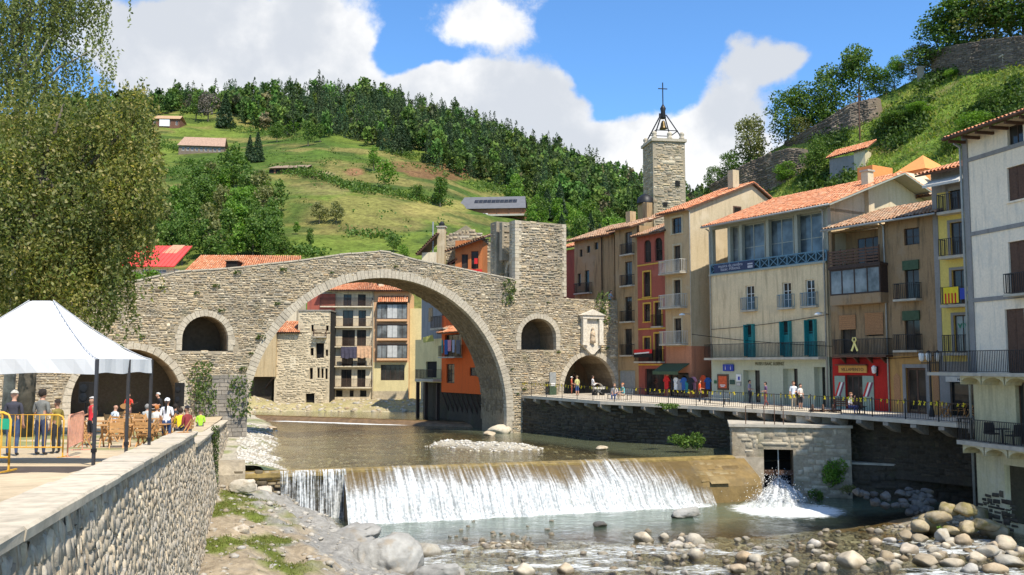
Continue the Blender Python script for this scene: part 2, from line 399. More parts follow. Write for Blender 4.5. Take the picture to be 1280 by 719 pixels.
patch(450, 270, 90, 26, g3, .55); patch(540, 258, 45, 12, (.30, .25, .08), .6); patch(380, 235, 70, 8, (.27, .22, .09), .5)
patch(430, 305, 90, 18, g2, .7); patch(330, 255, 60, 40, g1, .5)
grid('hill', X, Y, Z, M_hill, col=C, kind='structure')

# right-hand hillside behind the houses
A0 = Vector((9.2, 80.4, 0)); WD = Vector((.515, -.857, 0)); ND = Vector((.857, .515, 0))
AW = math.atan2(WD.y, WD.x)
def rslope_z(x, y):
    x = np.asarray(x, float); y = np.asarray(y, float)
    d = (x-A0.x)*ND.x+(y-A0.y)*ND.y; t = (x-A0.x)*WD.x+(y-A0.y)*WD.y
    cap = np.interp(t, [-90, -62, -45, -32, -22, -12, 0, 30, 80], [6, 12, 22, 33, 40, 45, 48, 52, 54])
    z = 8+.79*(d-10)
    z = np.where(z < cap, z, cap+.05*(z-cap))+sstep(d, 10, 22)*((fbm(x, y, 4, 1/6.)-.5)*2.4)
    return np.maximum(z, 4.0)
def slope_hit(px, py, y0=60, y1=190):
    d = ray(px, py); ys = np.arange(y0, y1, .25); k = ys/d.y; zz = CAMZ+d.z*k
    hz = rslope_z(d.x*k, ys); w = np.nonzero(hz >= zz)[0]
    if len(w) == 0: return None
    i = w[0]; return Vector((float(d.x*k[i]), float(ys[i]), float(hz[i])))
dd = np.linspace(7, 110, 150)[None, :]; tt = np.linspace(-100, 60, 200)[:, None]
X = A0.x+ND.x*dd+WD.x*tt; Y = A0.y+ND.y*dd+WD.y*tt; Z = rslope_z(X, Y)
n1 = fbm(X, Y, 5, 1/9.)[..., None]; n2 = fbm(X+40, Y, 4, 1/3.)[..., None]
C = np.array((.15, .22, .035))+(np.array((.25, .28, .06))-np.array((.15, .22, .035)))*sstep(n1, .4, .6)
C = C+(np.array((.045, .085, .02))-C)*sstep(n2, .52, .66)*.8; C = C+(np.array((.20, .15, .08))-C)*sstep(fbm(X+7, Y+70, 4, 1/5.), .58, .68)[..., None]*.7
grid('hillside', X, Y, Z, M_slope, col=C, kind='structure')

# ------------------------------------------------------------------ water levels and river geometry
ZL, ZU = 0.0, 2.3
WL = at_z(296, 592, ZU); WR = at_z(914, 571, ZU)
wdir = (WR-WL).normalized(); wn = Vector((wdir.y, -wdir.x, 0)); WLEN = (WR-WL).length
def wp(s, q, z):      # weir coordinates: s along the crest, q downstream
    p = WL+wdir*s+wn*q; return Vector((p.x, p.y, z))
def wall_x(Y): return -4.9-.277*(min(Y, 33)-10)-.269*max(0, Y-33)
def wall_xa(Y): return -4.9-.277*(np.minimum(Y, 33)-10)-.269*np.maximum(0, Y-33)
def ter_z(Y): return np.interp(Y, [0, 10, 15, 20, 25, 33, 60, 140], [6.4, 6.15, 5.9, 5.66, 5.33, 5.0, 4.25, 4.2])

# lower river bed
M_bed = attr_ground('river_bed', .9, 5., .5)
xs = np.linspace(-30, 60, 260)[None, :]; ys = np.linspace(18, 66, 200)[:, None]; X = xs+0*ys; Y = ys+0*xs
Q = (X-WL.x)*wn.x+(Y-WL.y)*wn.y; S = (X-WL.x)*wdir.x+(Y-WL.y)*wdir.y
deep = np.exp(-((Q-5.0)/3.2)**2)*sstep(S, 4, 8)
def bed_z(X, Y):
    Q = (X-WL.x)*wn.x+(Y-WL.y)*wn.y; S = (X-WL.x)*wdir.x+(Y-WL.y)*wdir.y
    z = -.36+(fbm(X, Y, 4, 1/3.)-.5)*.75-1.1*np.exp(-((Q-5.0)/3.2)**2)*sstep(S, 4, 8)
    z = z+.04*sstep(Q, 9, 12)
    for px, py, rx, ry, h in BARS:
        c = at_z(px, py, 0); z = z+h*np.exp(-(((X-c.x)/rx)**2+((Y-c.y)/ry)**2))
    return z
BARS = [(630, 682, 2.0, 1.0, .55), (852, 682, 1.8, 1.4, .42), (1185, 658, 3.5, 2.5, .75), (1120, 690, 4, 1., .15), (570, 662, 2.4, 1.3, .42)]
Z = bed_z(X, Y)
nb = fbm(X, Y, 4, 1/1.3)[..., None]
C = np.array((.21, .175, .115))+(np.array((.39, .345, .26))-np.array((.21, .175, .115)))*sstep(nb, .4, .62)
C = C+(np.array((.20, .11, .035))-C)*sstep(fbm(X+60, Y, 3, 1/2.2), .55, .68)[..., None]*.8
grid('riverbed', X, Y, Z, M_bed, col=C, kind='structure')

# upper river bed with gravel bars
def ubed_z(X, Y):
    z = 2.02+(fbm(X, Y, 4, 1/2.5)-.5)*.35
    xw = wall_xa(Y)
    z = z+.75*(1-sstep(X-xw, .3, 4.2+1.5*fbm(Y*0, Y, 2, 1/3.)))          # gravel strip at the foot of the left wall
    a = at_z(560, 556, ZU); b = at_z(648, 562, ZU)                        # the pale bar in midstream
    ux, uy = b.x-a.x, b.y-a.y; L = math.hypot(ux, uy); ux /= L; uy /= L
    s = (X-a.x)*ux+(Y-a.y)*uy; q = -(X-a.x)*uy+(Y-a.y)*ux
    z = z+.62*np.exp(-(np.maximum(np.abs(s-L/2)-L/2, 0)/1.2)**2)*np.exp(-(q/1.9)**2)
    z = z+1.15*sstep(Y+.12*X, 95.5, 100)+.6*sstep(Y, 101, 107)
    return z
xs = np.linspace(-60, 40, 260)[None, :]; ys = np.linspace(0, 72, 220)[:, None]
qx = -ys; X = WL.x+wdir.x*(xs+16)+wn.x*qx; Y = WL.y+wdir.y*(xs+16)+wn.y*qx; Z = ubed_z(X, Y)
nb = fbm(X, Y, 4, 1/1.6)[..., None]
C = np.array((.14, .11, .065))+(np.array((.27, .22, .14))-np.array((.14, .11, .065)))*sstep(nb, .4, .62)
dry = sstep(Z, 2.2, 2.55)[..., None]; C = C+(np.array((.42, .38, .30))-C)*dry
gr = sstep(fbm(X+80, Y, 3, 1/1.8), .55, .66)[..., None]*dry*sstep(-X, 8, 12)[..., None]; C = C+(np.array((.16, .19, .05))-C)*gr*.7
C = C+(np.array((.34, .28, .13))-C)*(sstep(Z, 2.6, 2.9)*sstep(Y, 92, 97))[..., None]*.8
grid('riverbed', X, Y, Z, M_bed, col=C, kind='structure')

# left river bank
M_bank = attr_ground('rocky_bank', 1., 3.5, .45)
yb = np.linspace(16, 52, 170)[:, None]; u = np.linspace(0, 1, 110)[None, :]
xw = wall_xa(yb)-.3; xr = np.interp(yb, [16, 30, 34, 38, 42, 46, 49, 52], [0., -2.6, -3.0, -4.4, -6.8, -8.8, -10.5, -11.5])+1.5
X = xw+(xr-xw)*u; Y = yb+0*u
rk = fbm(X, Y, 5, 1/1.5)-.5; ridg = np.abs(fbm(X+30, Y*.6, 4, 1/2.2)-.5)*2
Z = np.interp(yb, [16, 30, 40, 49, 52], [1.5, 1.5, 1.6, 1.9, 2.4])*(1-sstep(u, .10, 1.0))-.6*sstep(u, .62, 1)+rk*.75*sstep(u, 0, .2)+(.35-ridg)*.6*sstep(u, .15, .5)
gcol = np.array((.14, .17, .035)); ecol = np.array((.36, .29, .20)); scol = np.array((.30, .285, .255))
C = ecol+(gcol-ecol)*(sstep(fbm(X+11, Y+3, 4, 1/2.0), .50, .62)*(1-sstep(u, .35, .6)))[..., None]
C = C+(scol-C)*(sstep(u+(fbm(X, Y, 3, 1/1.2)-.5)*.6, .32, .5))[..., None]
grid('bank', X, Y, Z, M_bank, col=C, kind='structure')

# ------------------------------------------------------------------ water
def water_mat(name, tint, turbid, foam_gain=1., ripple=1.):
    m, t = newmat(name); p = pos(t)
    a = t.new('VertexColor', layer_name='tint'); sep = t.new('SeparateColor', {0: a.outputs[0]})
    depth, foam = sep.outputs[0], sep.outputs[1]
    h = t.math('ADD', t.noise(t.vm('MULTIPLY', p, (1, 1.6, 1)), 1.3, 6, .6), t.math('MULTIPLY', t.noise(p, 5.5, 5, .6), .5))
    nrm = bump(t, h, .55*ripple, .14)
    fr = t.new('Fresnel', {'IOR': 1.33, 'Normal': nrm}).outputs[0]
    gl = t.new('BsdfGlossy', {'Color': (1, 1, 1, 1), 'Roughness': .07, 'Normal': nrm})
    trn = t.new('BsdfTransparent', {'Color': tint})
    tb = t.new('BsdfDiffuse', {'Color': turbid, 'Normal': nrm})
    body = t.new('MixShader', {0: t.math('MULTIPLY', depth, .86), 1: trn.outputs[0], 2: tb.outputs[0]})
    surf = t.new('MixShader', {0: t.math('MULTIPLY', fr, 1.1, clamp=True), 1: body.outputs[0], 2: gl.outputs[0]})
    fn = t.noise(t.vm('MULTIPLY', p, (1.1, 2.6, 1)), 2.1, 8, .68, .8)
    fm = t.mr(t.math('ADD', fn, t.math('MULTIPLY', t.math('SUBTRACT', foam, .5), foam_gain)), .53, .86)
    wf = t.new('BsdfDiffuse', {'Color': (.70, .72, .70, 1), 'Normal': bump(t, t.noise(p, 9, 5, .7), .6, .08)})
    out(t, t.new('MixShader', {0: fm, 1: surf.outputs[0], 2: wf.outputs[0]}).outputs[0]); return m
M_water = water_mat('river_water', (.88, .90, .78), (.115, .165, .115), 1.2)
M_uwater = water_mat('upper_water', (.80, .78, .58), (.15, .165, .095), 1.1, .8)
xs = np.linspace(-14, 46, 330)[None, :]; ys = np.linspace(20, 60, 250)[:, None]; X = xs+0*ys; Y = ys+0*xs
Q = (X-WL.x)*wn.x+(Y-WL.y)*wn.y; S = (X-WL.x)*wdir.x+(Y-WL.y)*wdir.y
dep = np.clip((ZL-bed_z(X, Y)-.34)/1.15, 0, .85)
foot = np.where(S < 6, 1.2, 3.3)
foam = .95*np.exp(-np.maximum(Q-foot, 0)/.65)*sstep(S, 5.2, 6.5)*(1-sstep(S, 24.5, 26.5))
so_ = at_z(972, 632, 0)
foam = np.maximum(foam, 1.3*np.exp(-(((X-so_.x)/3.3)**2+((Y-so_.y+1.6)/3.2)**2)))
rif = sstep(fbm(X*.5, Y, 3, 1/1.7), .50, .68)*sstep(44.5-Y+(X-5)*.05, 0, 4)
foam = np.maximum(foam, rif*.62)
for px, py, rx, ry, w in ((690, 708, 3.4, .8, .75), (760, 712, 3., .9, .7), (740, 678, 2.5, .55, .55), (800, 664, 1.4, .5, .6), (950, 700, 3, .6, .55), (1200, 690, 4, 1.2, .7), (1262, 645, 1.6, 1.6, .9), (1150, 712, 3., .8, .6), (905, 690, 2, .6, .5), (590, 652, 6, .5, .3), (930, 640, 5, .5, .35)):
    c = at_z(px, py, 0); foam = np.maximum(foam, w*np.exp(-(((X-c.x)/rx)**2+((Y-c.y)/ry)**2)))
Z = ZL+.05*(fbm(X, Y, 3, 1/1.1)-.5)+foam*.16*(fbm(X, Y, 3, 2.2)-.3)
grid('river_water', X, Y, Z, M_water, col=np.stack([dep, foam, dep*0], -1), kind='structure')

xs = np.linspace(-46, 30, 300)[None, :]; ys = np.linspace(.12, 44.5, 200)[:, None]
X = WL.x+wdir.x*(xs+14)-wn.x*ys; Y = WL.y+wdir.y*(xs+14)-wn.y*ys
W2a = at_z(306, 524, ZU); W2b = at_z(505, 531, ZU); d2 = (W2b-W2a).normalized(); n2_ = Vector((d2.y, -d2.x, 0))
q2 = (X-W2a.x)*n2_.x+(Y-W2a.y)*n2_.y; s2 = (X-W2a.x)*d2.x+(Y-W2a.y)*d2.y; L2 = (W2b-W2a).length
foam = 1.35*np.exp(-(np.maximum(q2-.2, 0)/1.6))*(q2 > -1.2)*sstep(s2, -8, -1)*(1-sstep(s2, L2-3, L2+5))
foam = np.maximum(foam, .5*sstep(fbm(X, Y, 3, 1/1.5), .55, .7)*sstep(X, 6, 10))
dep = np.clip((ZU-ubed_z(X, Y)-.16)/.5, 0, .8)*.8
dep = np.maximum(dep, .9*sstep(X+Y*.62, 41, 45))
Z = ZU+.03*(fbm(X, Y, 3, 1/1.4)-.5)
grid('river_water', X, Y, Z, M_uwater, col=np.stack([dep, foam, dep*0], -1), kind='structure')
# water above the far sill
xs = np.linspace(-14, L2+12, 60)[None, :]; ys = np.linspace(.55, 24, 40)[:, None]
X = W2a.x+d2.x*xs-n2_.x*ys; Y = W2a.y+d2.y*xs-n2_.y*ys
grid('river_water', X, Y, 2.75+0*X, M_uwater, col=np.stack([0*X+.15, 0*X, 0*X], -1), kind='structure')
M_algae = simple('wet_algae_concrete', (.27, .19, .065), .35, var=.45, nscale=2.5, bmp=.5, spec=.5)
mb = MB(); f_ = lambda s, q, z: tuple(Vector((W2a.x, W2a.y, 0))+d2*s+n2_*q+Vector((0, 0, z)))
mb.add([f_(-14, -.8, 2.72), f_(L2+12, -.8, 2.72), f_(L2+12, .1, 2.5), f_(-14, .1, 2.5), f_(L2+12, .7, 1.9), f_(-14, .7, 1.9), f_(-14, -.8, 1.5), f_(L2+12, -.8, 1.5)], [(0, 3, 2, 1), (3, 5, 4, 2), (0, 1, 7, 6), (6, 7, 4, 5)])
prop(mb.build('far_sill', simple('brown_sill', (.16, .10, .05), .6, var=.4, nscale=2, bmp=.5)), 'low brown river sill with white water below the houses beyond the arch', 'sill')
# ------------------------------------------------------------------ frames on vertical planes
class Plane:
    """vertical plane through P (x, y) whose local x runs along angle a; local y points into it"""
    def __init__(s, P, a): s.P = Vector((P[0], P[1], 0)); s.a = a; s.x = Vector((math.cos(a), math.sin(a), 0)); s.n = Vector((-math.sin(a), math.cos(a), 0))
    def hit(s, px, py, off=0.):
        d = ray(px, py); o = Vector((0, 0, CAMZ)); p0 = s.P+s.n*off
        k = (p0-o).dot(s.n)/d.dot(s.n); p = o+d*k; return (p-s.P).dot(s.x), p.z
    def X(s, px, py=440, off=0.): return s.hit(px, py, off)[0]
    def rect(s, x0, y0, x1, y1, off=0.):
        cx, cy = (x0+x1)/2, (y0+y1)/2
        return s.X(x0, cy, off), s.X(x1, cy, off), s.hit(cx, y1, off)[1], s.hit(cx, y0, off)[1]
    def world(s, x, y, z=0): p = s.P+s.x*x+s.n*y; return Vector((p.x, p.y, z))

# ------------------------------------------------------------------ weir
def weir_s(px):
    r = (px-640)/F; return (r*WL.y-WL.x)/(wdir.x-r*wdir.y)
s0, s1, s2, s3, s4 = 0., weir_s(352), weir_s(431), weir_s(852), WLEN
weir = thing('weir', 'long stone weir with golden algae crest crossing the river below the bridge', 'weir')
def sweep(prof, a, b, n=1):
    m = MB(); v = []; k = len(prof)
    for i in range(n+1):
        s = a+(b-a)*i/n; v += [wp(s, q, z) for q, z in prof]
    f = [(i*k+j, i*k+j+1, (i+1)*k+j+1, (i+1)*k+j) for i in range(n) for j in range(k-1)]
    f += [tuple(range(k-1, -1, -1)), tuple(n*k+j for j in range(k))]
    m.add(v, f); return m
sweep([(-.5, 1.0), (-.5, 2.36), (.12, 2.40), (.5, 2.30), (.5, 2.1), (-.3, 1.0)], s0-.5, s4, 1).build('crest', M_algae, weir)
M_apron = stone('apron_stone', [(0, (.14, .095, .04)), (.5, (.22, .15, .06)), (1, (.27, .21, .11))], nscale=2.2, dirt=.75, rough=.5)
sweep([(-.4, -1.5), (-.4, 2.0), (.45, 2.24), (1.55, 1.62), (2.15, 1.28), (2.3, .9), (2.5, -1.5)], s2, s3, 1).build('apron', M_apron, weir)
sweep([(-.4, -1.5), (-.4, 2.0), (.45, 2.24), (1.55, 1.62), (2.15, 1.28), (2.3, .9), (2.5, -1.5)], s3, s4+.6, 1).build('apron_end', M_apron, weir)
def aslope(x, z, d):
    k = z/1.95; qq = .45+1.7*k+.49*d; zz = 2.24-.96*k+.87*d; return np.stack([WL.x+wdir.x*x+wn.x*qq, WL.y+wdir.y*x+wn.y*qq, zz], 1)
V, Fq = rubble(lambda x, z: s3-.3 < x < s4+.5 and z < 1.93, s3-.3, s4+.5, .05, 1.9, .75, .30, .025, .02, aslope, 61, .12); meshobj('apron_blocks', np_mesh('apron_blocks', V, Fq), M_apron, weir, kind='stuff')
sweep([(-.4, -1.5), (-.4, 2.3), (.32, 2.3), (.36, -1.5)], s1-.2, s2, 1).build('wall', M_darkst, weir)
sweep([(-.4, -1.5), (-.4, 2.3), (.30, 2.3), (.55, -1.5)], s0-9, s1-.2, 1).build('abutment', M_darkst, weir)
sweep([(-.9, 1.5), (-.9, 2.9), (.0, 2.85), (.50, 2.3), (.60, 1.5)], s0-9, s0+.4, 1).build('abutment_cap', M_mortar, weir)
V, Fq = rubble(lambda x, z: True, s0-6, s1, 0.2, 2.2, .42, .24, .10, .05, lambda x, z, d: np.stack([WL.x+wdir.x*x+wn.x*(.36+d), WL.y+wdir.y*x+wn.y*(.36+d), z], 1), 5)
meshobj('rubble', np_mesh('rubble', V, Fq), stone('weir_rubble', [(0, (.10, .08, .05)), (.5, (.22, .17, .10)), (1, (.33, .27, .18))], moss=.4), weir, kind='stuff')

def fall_mat(name, fs=7., lo=.22, hi=.92):
    m, t = newmat(name); a = t.new('VertexColor', layer_name='tint'); sep = t.new('SeparateColor', {0: a.outputs[0]})
    v, cov, s = sep.outputs
    vec = t.new('CombineXYZ', {0: t.math('MULTIPLY', s, fs), 1: t.math('MULTIPLY', v, .55), 2: 0.}).outputs[0]
    n = t.noise(vec, 1., 5, .55, .1); n2 = t.noise(pos(t), 7., 5, .6)
    fm = t.mr(t.math('ADD', t.math('MULTIPLY_ADD', n2, .16, t.math('MULTIPLY', n, .85)), t.math('SUBTRACT', cov, .5)), lo, hi)
    w = t.new('BsdfDiffuse', {'Color': t.mix(t.mr(t.math('MULTIPLY_ADD', n2, .5, t.math('MULTIPLY', n, .5)), .38, .62), (.40, .43, .44, 1), (.80, .81, .80, 1)), 'Normal': bump(t, n, 1., .15)})
    tr = t.new('BsdfTransparent', {'Color': (.93, .93, .9, 1)}); gl = t.new('BsdfGlossy', {'Roughness': .15, 'Normal': bump(t, n, .5, .05)})
    cl = t.new('MixShader', {0: .0, 1: tr.outputs[0], 2: gl.outputs[0]})
    out(t, t.new('MixShader', {0: fm, 1: cl.outputs[0], 2: w.outputs[0]}).outputs[0]); return m
M_fall = fall_mat('falling_water')
M_fall2 = fall_mat('thin_falling_water', 13., .40, .68)
def fallgrid(a, b, prof, ns, nv, cover, seed=0, amp=.1, mat=None):
    ss = np.linspace(a, b, ns)[None, :]; vv = np.linspace(0, 1, nv)[:, None]
    pq = np.array(prof); tt = np.linspace(0, 1, len(prof))
    q = np.interp(vv, tt, pq[:, 0]); z = np.interp(vv, tt, pq[:, 1])
    S = ss+0*vv; V = vv+0*ss
    st = fbm(S*3.+seed, V*1.5, 4, 1.)-.4
    q = q+st*amp*(.3+V*2); z = z+st*amp*(.3+V)
    c = cover(S, V)
    grid('waterfall', WL.x+wdir.x*S+wn.x*q, WL.y+wdir.y*S+wn.y*q, z+0*S, mat or M_fall, col=np.stack([V*3, c, S], -1), kind='structure')
fallgrid(s2-.1, s3+.3, [(.15, 2.46), (.55, 2.36), (1.6, 1.76), (2.2, 1.40), (2.55, .95), (2.9, .45), (3.3, -.05)], 420, 44,
         lambda S, V: np.clip(.22+.50*sstep(V+(fbm(S, S*0, 3, .35)-.5)*.45, .02, .62)+.16*(fbm(S, V*.4, 3, 1.3)-.5), 0, .95)*(1-.55*sstep(S, s3-6, s3)*(1-sstep(V, .5, .9))-.3*sstep(S, s3-2, s3)), 0, .05)
fallgrid(s2, s3-1, [(2.2, 1.15), (2.5, .9), (2.85, .5), (3.15, .2), (3.6, -.05)], 240, 16, lambda S, V: .30+.5*V+.25*(fbm(S, V, 3, 1.1)-.5), 40, .10)
fallgrid(s1+.05, s2+.1, [(.35, 2.40), (.62, 2.25), (.78, 1.6), (.86, .8), (.92, -.05)], 120, 20, lambda S, V: .50+.03*V+.22*(fbm(S, S*0, 2, 2.2)-.5), 9, .06, M_fall2)

# ------------------------------------------------------------------ bridge
BA = math.atan2(.485, .875)
BP = Plane((-.457, 75.0), BA); BW = 4.3
bridge = thing('stone_bridge', 'humpbacked medieval stone bridge with one great arch over the river', 'bridge', (BP.P.x, BP.P.y, 0), BA)
sR = 0.; sL = BP.X(309, 500)
apex_s, apex_z = BP.hit(474, 347); apex_s = (sR+sL)/2
rad = (sR-sL)/2
def semi(c, r, spring, rise, bottom):
    """arched hole: returns (s0, s1, lo(s), hi(s))"""
    return (c-r, c+r, lambda s: bottom, lambda s: spring+rise*math.sqrt(max(0., 1-((s-c)/r)**2)))
main_spring = apex_z-rad*1.0
holes = [semi(apex_s, rad, main_spring, apex_z-main_spring, -1.)]
def px_arch(x0, x1, ytop, yspring, ybot):
    a, b = BP.X(x0, ybot-5), BP.X(x1, ybot-5); c = (a+b)/2
    zt = BP.hit((x0+x1)/2, ytop)[1]; zs = BP.hit((x0+x1)/2, yspring)[1]; zb = BP.hit((x0+x1)/2, ybot)[1]
    return semi(c, (b-a)/2, zs, zt-zs, zb)
h_l = px_arch(227, 285, 395, 424, 439); h_r = px_arch(651, 695, 398, 421, 437.5)
h_ll = px_arch(86, 226, 436, 502, 560); h_rr = px_arch(704, 771, 444, 489, 500)
holes += [h_l, h_r, h_ll, h_rr]
top_px = [(20, 392), (100, 371), (153, 355), (223, 340), (293, 335), (370, 326.5), (430, 318), (480, 314.5), (520, 325), (556, 332), (592, 339.5), (640, 349), (707, 373), (774, 376)]
tp = [BP.hit(*p) for p in top_px]
sMin, sMax = BP.X(-60, 450), BP.X(774, 450); sT0, sT1 = BP.X(644, 300), BP.X(707, 300); zT = BP.hit(675, 278)[1]
def topz(s): return float(np.interp(s, [p[0] for p in tp], [p[1] for p in tp]))
def base_z(s): return 1.2
smp = set(np.arange(sMin, sMax, .6).tolist()+[sMin, sMax]+[p[0] for p in tp if sMin < p[0] < sMax])
for a, b, lo, hi in holes: smp |= set(((a+b)/2-math.cos(k*math.pi/36)*(b-a)/2) for k in range(37))
smp = sorted(s for s in smp if sMin <= s <= sMax); smp = [s for i, s in enumerate(smp) if i == 0 or s-smp[i-1] > 1e-4]
mb = MB()
for a, b in zip(smp[:-1], smp[1:]):
    m = (a+b)/2; hs = sorted([h for h in holes if h[0] < m < h[1]], key=lambda h: h[2](m))
    spans = []; za, zb_ = base_z(a), base_z(b)
    for h in hs:
        la, lb = h[2](a), h[2](b)
        if la > za: spans.append((za, zb_, la, lb))
        za, zb_ = h[3](a), h[3](b)
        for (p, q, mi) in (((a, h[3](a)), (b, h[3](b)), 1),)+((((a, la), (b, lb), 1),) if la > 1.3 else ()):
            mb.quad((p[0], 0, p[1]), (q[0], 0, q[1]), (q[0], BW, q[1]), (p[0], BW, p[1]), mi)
    spans.append((za, zb_, topz(a), topz(b)))
    for z0a, z0b, z1a, z1b in spans:
        for y in (0, BW): mb.quad((a, y, z0a), (b, y, z0b), (b, y, z1b), (a, y, z1a))
    # parapets leave the walkway between them lower
    for y0, y1, dz in ((0, .45, 0), (.45, BW-.45, -.9), (BW-.45, BW, 0)):
        mb.quad((a, y0, topz(a)+dz), (b, y0, topz(b)+dz), (b, y1, topz(b)+dz), (a, y1, topz(a)+dz))
    for y in (.45, BW-.45): mb.quad((a, y, topz(a)-.9), (b, y, topz(b)-.9), (b, y, topz(b)), (a, y, topz(a)))
for a, b, lo, hi in holes:
    for s in (a, b):
        z0 = max(lo(s), base_z(s)); mb.quad((s, 0, z0), (s, BW, z0), (s, BW, hi(s)), (s, 0, hi(s)), 1)
for s in (sMin, sMax): mb.quad((s, 0, 1.2), (s, BW, 1.2), (s, BW, topz(s)), (s, 0, topz(s)))
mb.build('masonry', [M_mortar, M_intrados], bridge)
# the two small vaults are closed behind
mb = MB()
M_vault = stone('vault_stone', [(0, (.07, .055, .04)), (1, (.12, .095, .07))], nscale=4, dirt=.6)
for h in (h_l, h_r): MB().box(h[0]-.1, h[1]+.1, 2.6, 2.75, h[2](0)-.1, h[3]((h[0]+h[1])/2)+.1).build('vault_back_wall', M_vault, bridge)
def in_hole(s, z, grow=0.):
    for a, b, lo, hi in holes:
        c = (a+b)/2; r = (b-a)/2+grow
        if abs(s-c) < r:
            k = ((s-c)/r); zs = hi(a); top = zs+(hi(c)-zs+grow)*math.sqrt(max(0, 1-k*k))
            if lo(s)-.05 < z < top: return True
    return False
def b_inside(s, z): return sMin < s < sMax and 1.3 < z < topz(s)-.05 and not in_hole(s, z, .45 if False else .40)
V, Fq = rubble(b_inside, max(sMin, BP.X(-10)), sMax, 1.5, max(p[1] for p in tp), .30, .125, .045, .022, seed=11)
meshobj('face_stones', np_mesh('face_stones', V, Fq), M_bridge, bridge, kind='stuff')
hc_ = (holes[0][0]+holes[0][1])/2
def intr(x, z, d):
    th = math.pi-x/rad; return np.stack([hc_+(rad-d)*np.cos(th), z, main_spring+(apex_z-main_spring-d)*np.sin(th)], 1)
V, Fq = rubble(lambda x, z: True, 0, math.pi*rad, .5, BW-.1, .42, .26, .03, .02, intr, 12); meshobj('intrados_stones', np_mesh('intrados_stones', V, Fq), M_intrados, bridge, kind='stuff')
# cap slabs on the parapet: one low slab per metre
capme = MB().box(-.5, .5, -.06, .5, 0, .10).mesh('parapet_slab')
s = max(sMin, BP.X(60))
while s < sT0-.3:
    L = rnd.uniform(.8, 1.3); z = topz(s+L/2); sl_ = math.atan2(topz(s+L)-topz(s), L)
    o = meshobj('parapet_slab', capme, M_vous, bridge); o.location = (s+L/2, 0, z-.02+rnd.uniform(-.015, .015)); o.rotation_euler = (0, -sl_, 0); o.scale = (L*.97, 1, 1); s += L
# arch rings, stone by stone
def ring(h, thick, n, dep=.06, low=None):
    a, b, lo, hi = h; c = (a+b)/2; r = (b-a)/2; zs = hi(a); rise = hi(c)-zs
    th = np.linspace(math.pi, 0, n+1)
    me = None
    for i in range(n):
        t0, t1 = th[i], th[i+1]; g = (t0-t1)*.04; t0 -= g; t1 += g; k = thick*rnd.uniform(.92, 1.08); d = dep*rnd.uniform(.6, 1.2)
        P = [(c+(r+e)*math.cos(t), zs+(rise+e)*math.sin(t)) for t, e in ((t0, -.01), (t1, -.01), (t1, k), (t0, k))]
        if P[2][1] < base_z(0) : continue
        m = MB().prism(P, -d, .5); m.build('voussoir', M_vous, bridge)
    if zs > lo(c)+.3 and lo(c) > 1.3 or low:
        z = zs; zb = max(lo(c), base_z(c))
        while z > zb+.1:
            z0 = max(zb, z-.4)
            for sd, e in ((a, -1), (b, 1)):
                w = thick*rnd.uniform(.8, 1.3); x0, x1 = sorted((sd+.01*-e, sd+e*w)); MB().box(x0, x1, -dep*rnd.uniform(.6, 1.1), .4, z0+.02, z).build('voussoir', M_vous, bridge)
            z = z0
ring(holes[0], .62, 108, .07, True); ring(h_l, .42, 19); ring(h_r, .42, 19); ring(h_ll, .45, 25); ring(h_rr, .42, 23)
# dark putlog holes are part of the face; the coursed grey pier at the left springing
pier = MB()
px0, px1 = BP.X(247, 500), sL-.1
z = 2.0; zt = BP.hit(270, 470)[1]
while z < zt:
    h = rnd.uniform(.24, .32); x = px0-rnd.uniform(0, .3); f = max(0., (z-zt+1.8)/1.8)
    while x < px1:
        w = rnd.uniform(.5, .95); x1 = min(x+w, px1+.05)
        if not (f > 0 and (x+x1)/2 < px0+f*.6):
            d = .32+rnd.uniform(-.03, .03)-.10*f
            MB().prism([(x+.012, -d), (x1-.012, -d), (x1-.012, .1), (x+.012, .1)], z+.012, z+h-.012, axis='z').build('pier_block', M_greyblock, bridge)
        x = x1
    z += h
# plants rooted in the joints
M_weed = leaf('wall_weed', [(0, (.05, .09, .02)), (.5, (.09, .14, .03)), (1, (.14, .17, .05))])
def tuft_mesh(name, n, r, h, leafs=.12, seed=0, droop=False):
    q = np.random.default_rng(seed); V = []; Fc = []
    for i in range(n):
        a = q.uniform(0, 2*math.pi); rr_ = r*math.sqrt(q.uniform()); c = np.array((rr_*math.cos(a), rr_*math.sin(a)*.6-.05, h*q.uniform(-1 if droop else 0, 1)))
        d = q.normal(size=3); d /= np.linalg.norm(d); e = np.cross(d, q.normal(size=3)); e /= np.linalg.norm(e); L = leafs*q.uniform(.6, 1.3)
        b = len(V); V += [c-d*L*.5, c+e*L*.3, c+d*L*.6, c-e*L*.3]; Fc.append((b, b+1, b+2, b+3))
    return np_mesh(name, np.array(V), np.array(Fc))
tm = [tuft_mesh('wall_weed', 60, .28, .22, .14, k) for k in range(3)]
lab_w = 'small green weed rooted in the bridge masonry'
for k in range(60):
    s = rnd.uniform(BP.X(150), sMax-1); z = rnd.uniform(5, topz(s)-.2)
    if not b_inside(s, z): continue
    o = meshobj('wall_weed', tm[k % 3], M_weed); o.location = BP.world(s, -.05, z); o.scale = [rnd.uniform(.5, 1.3)]*3; o.rotation_euler = (0, 0, BA); prop(o, lab_w, 'weed', 'weeds on the bridge face')
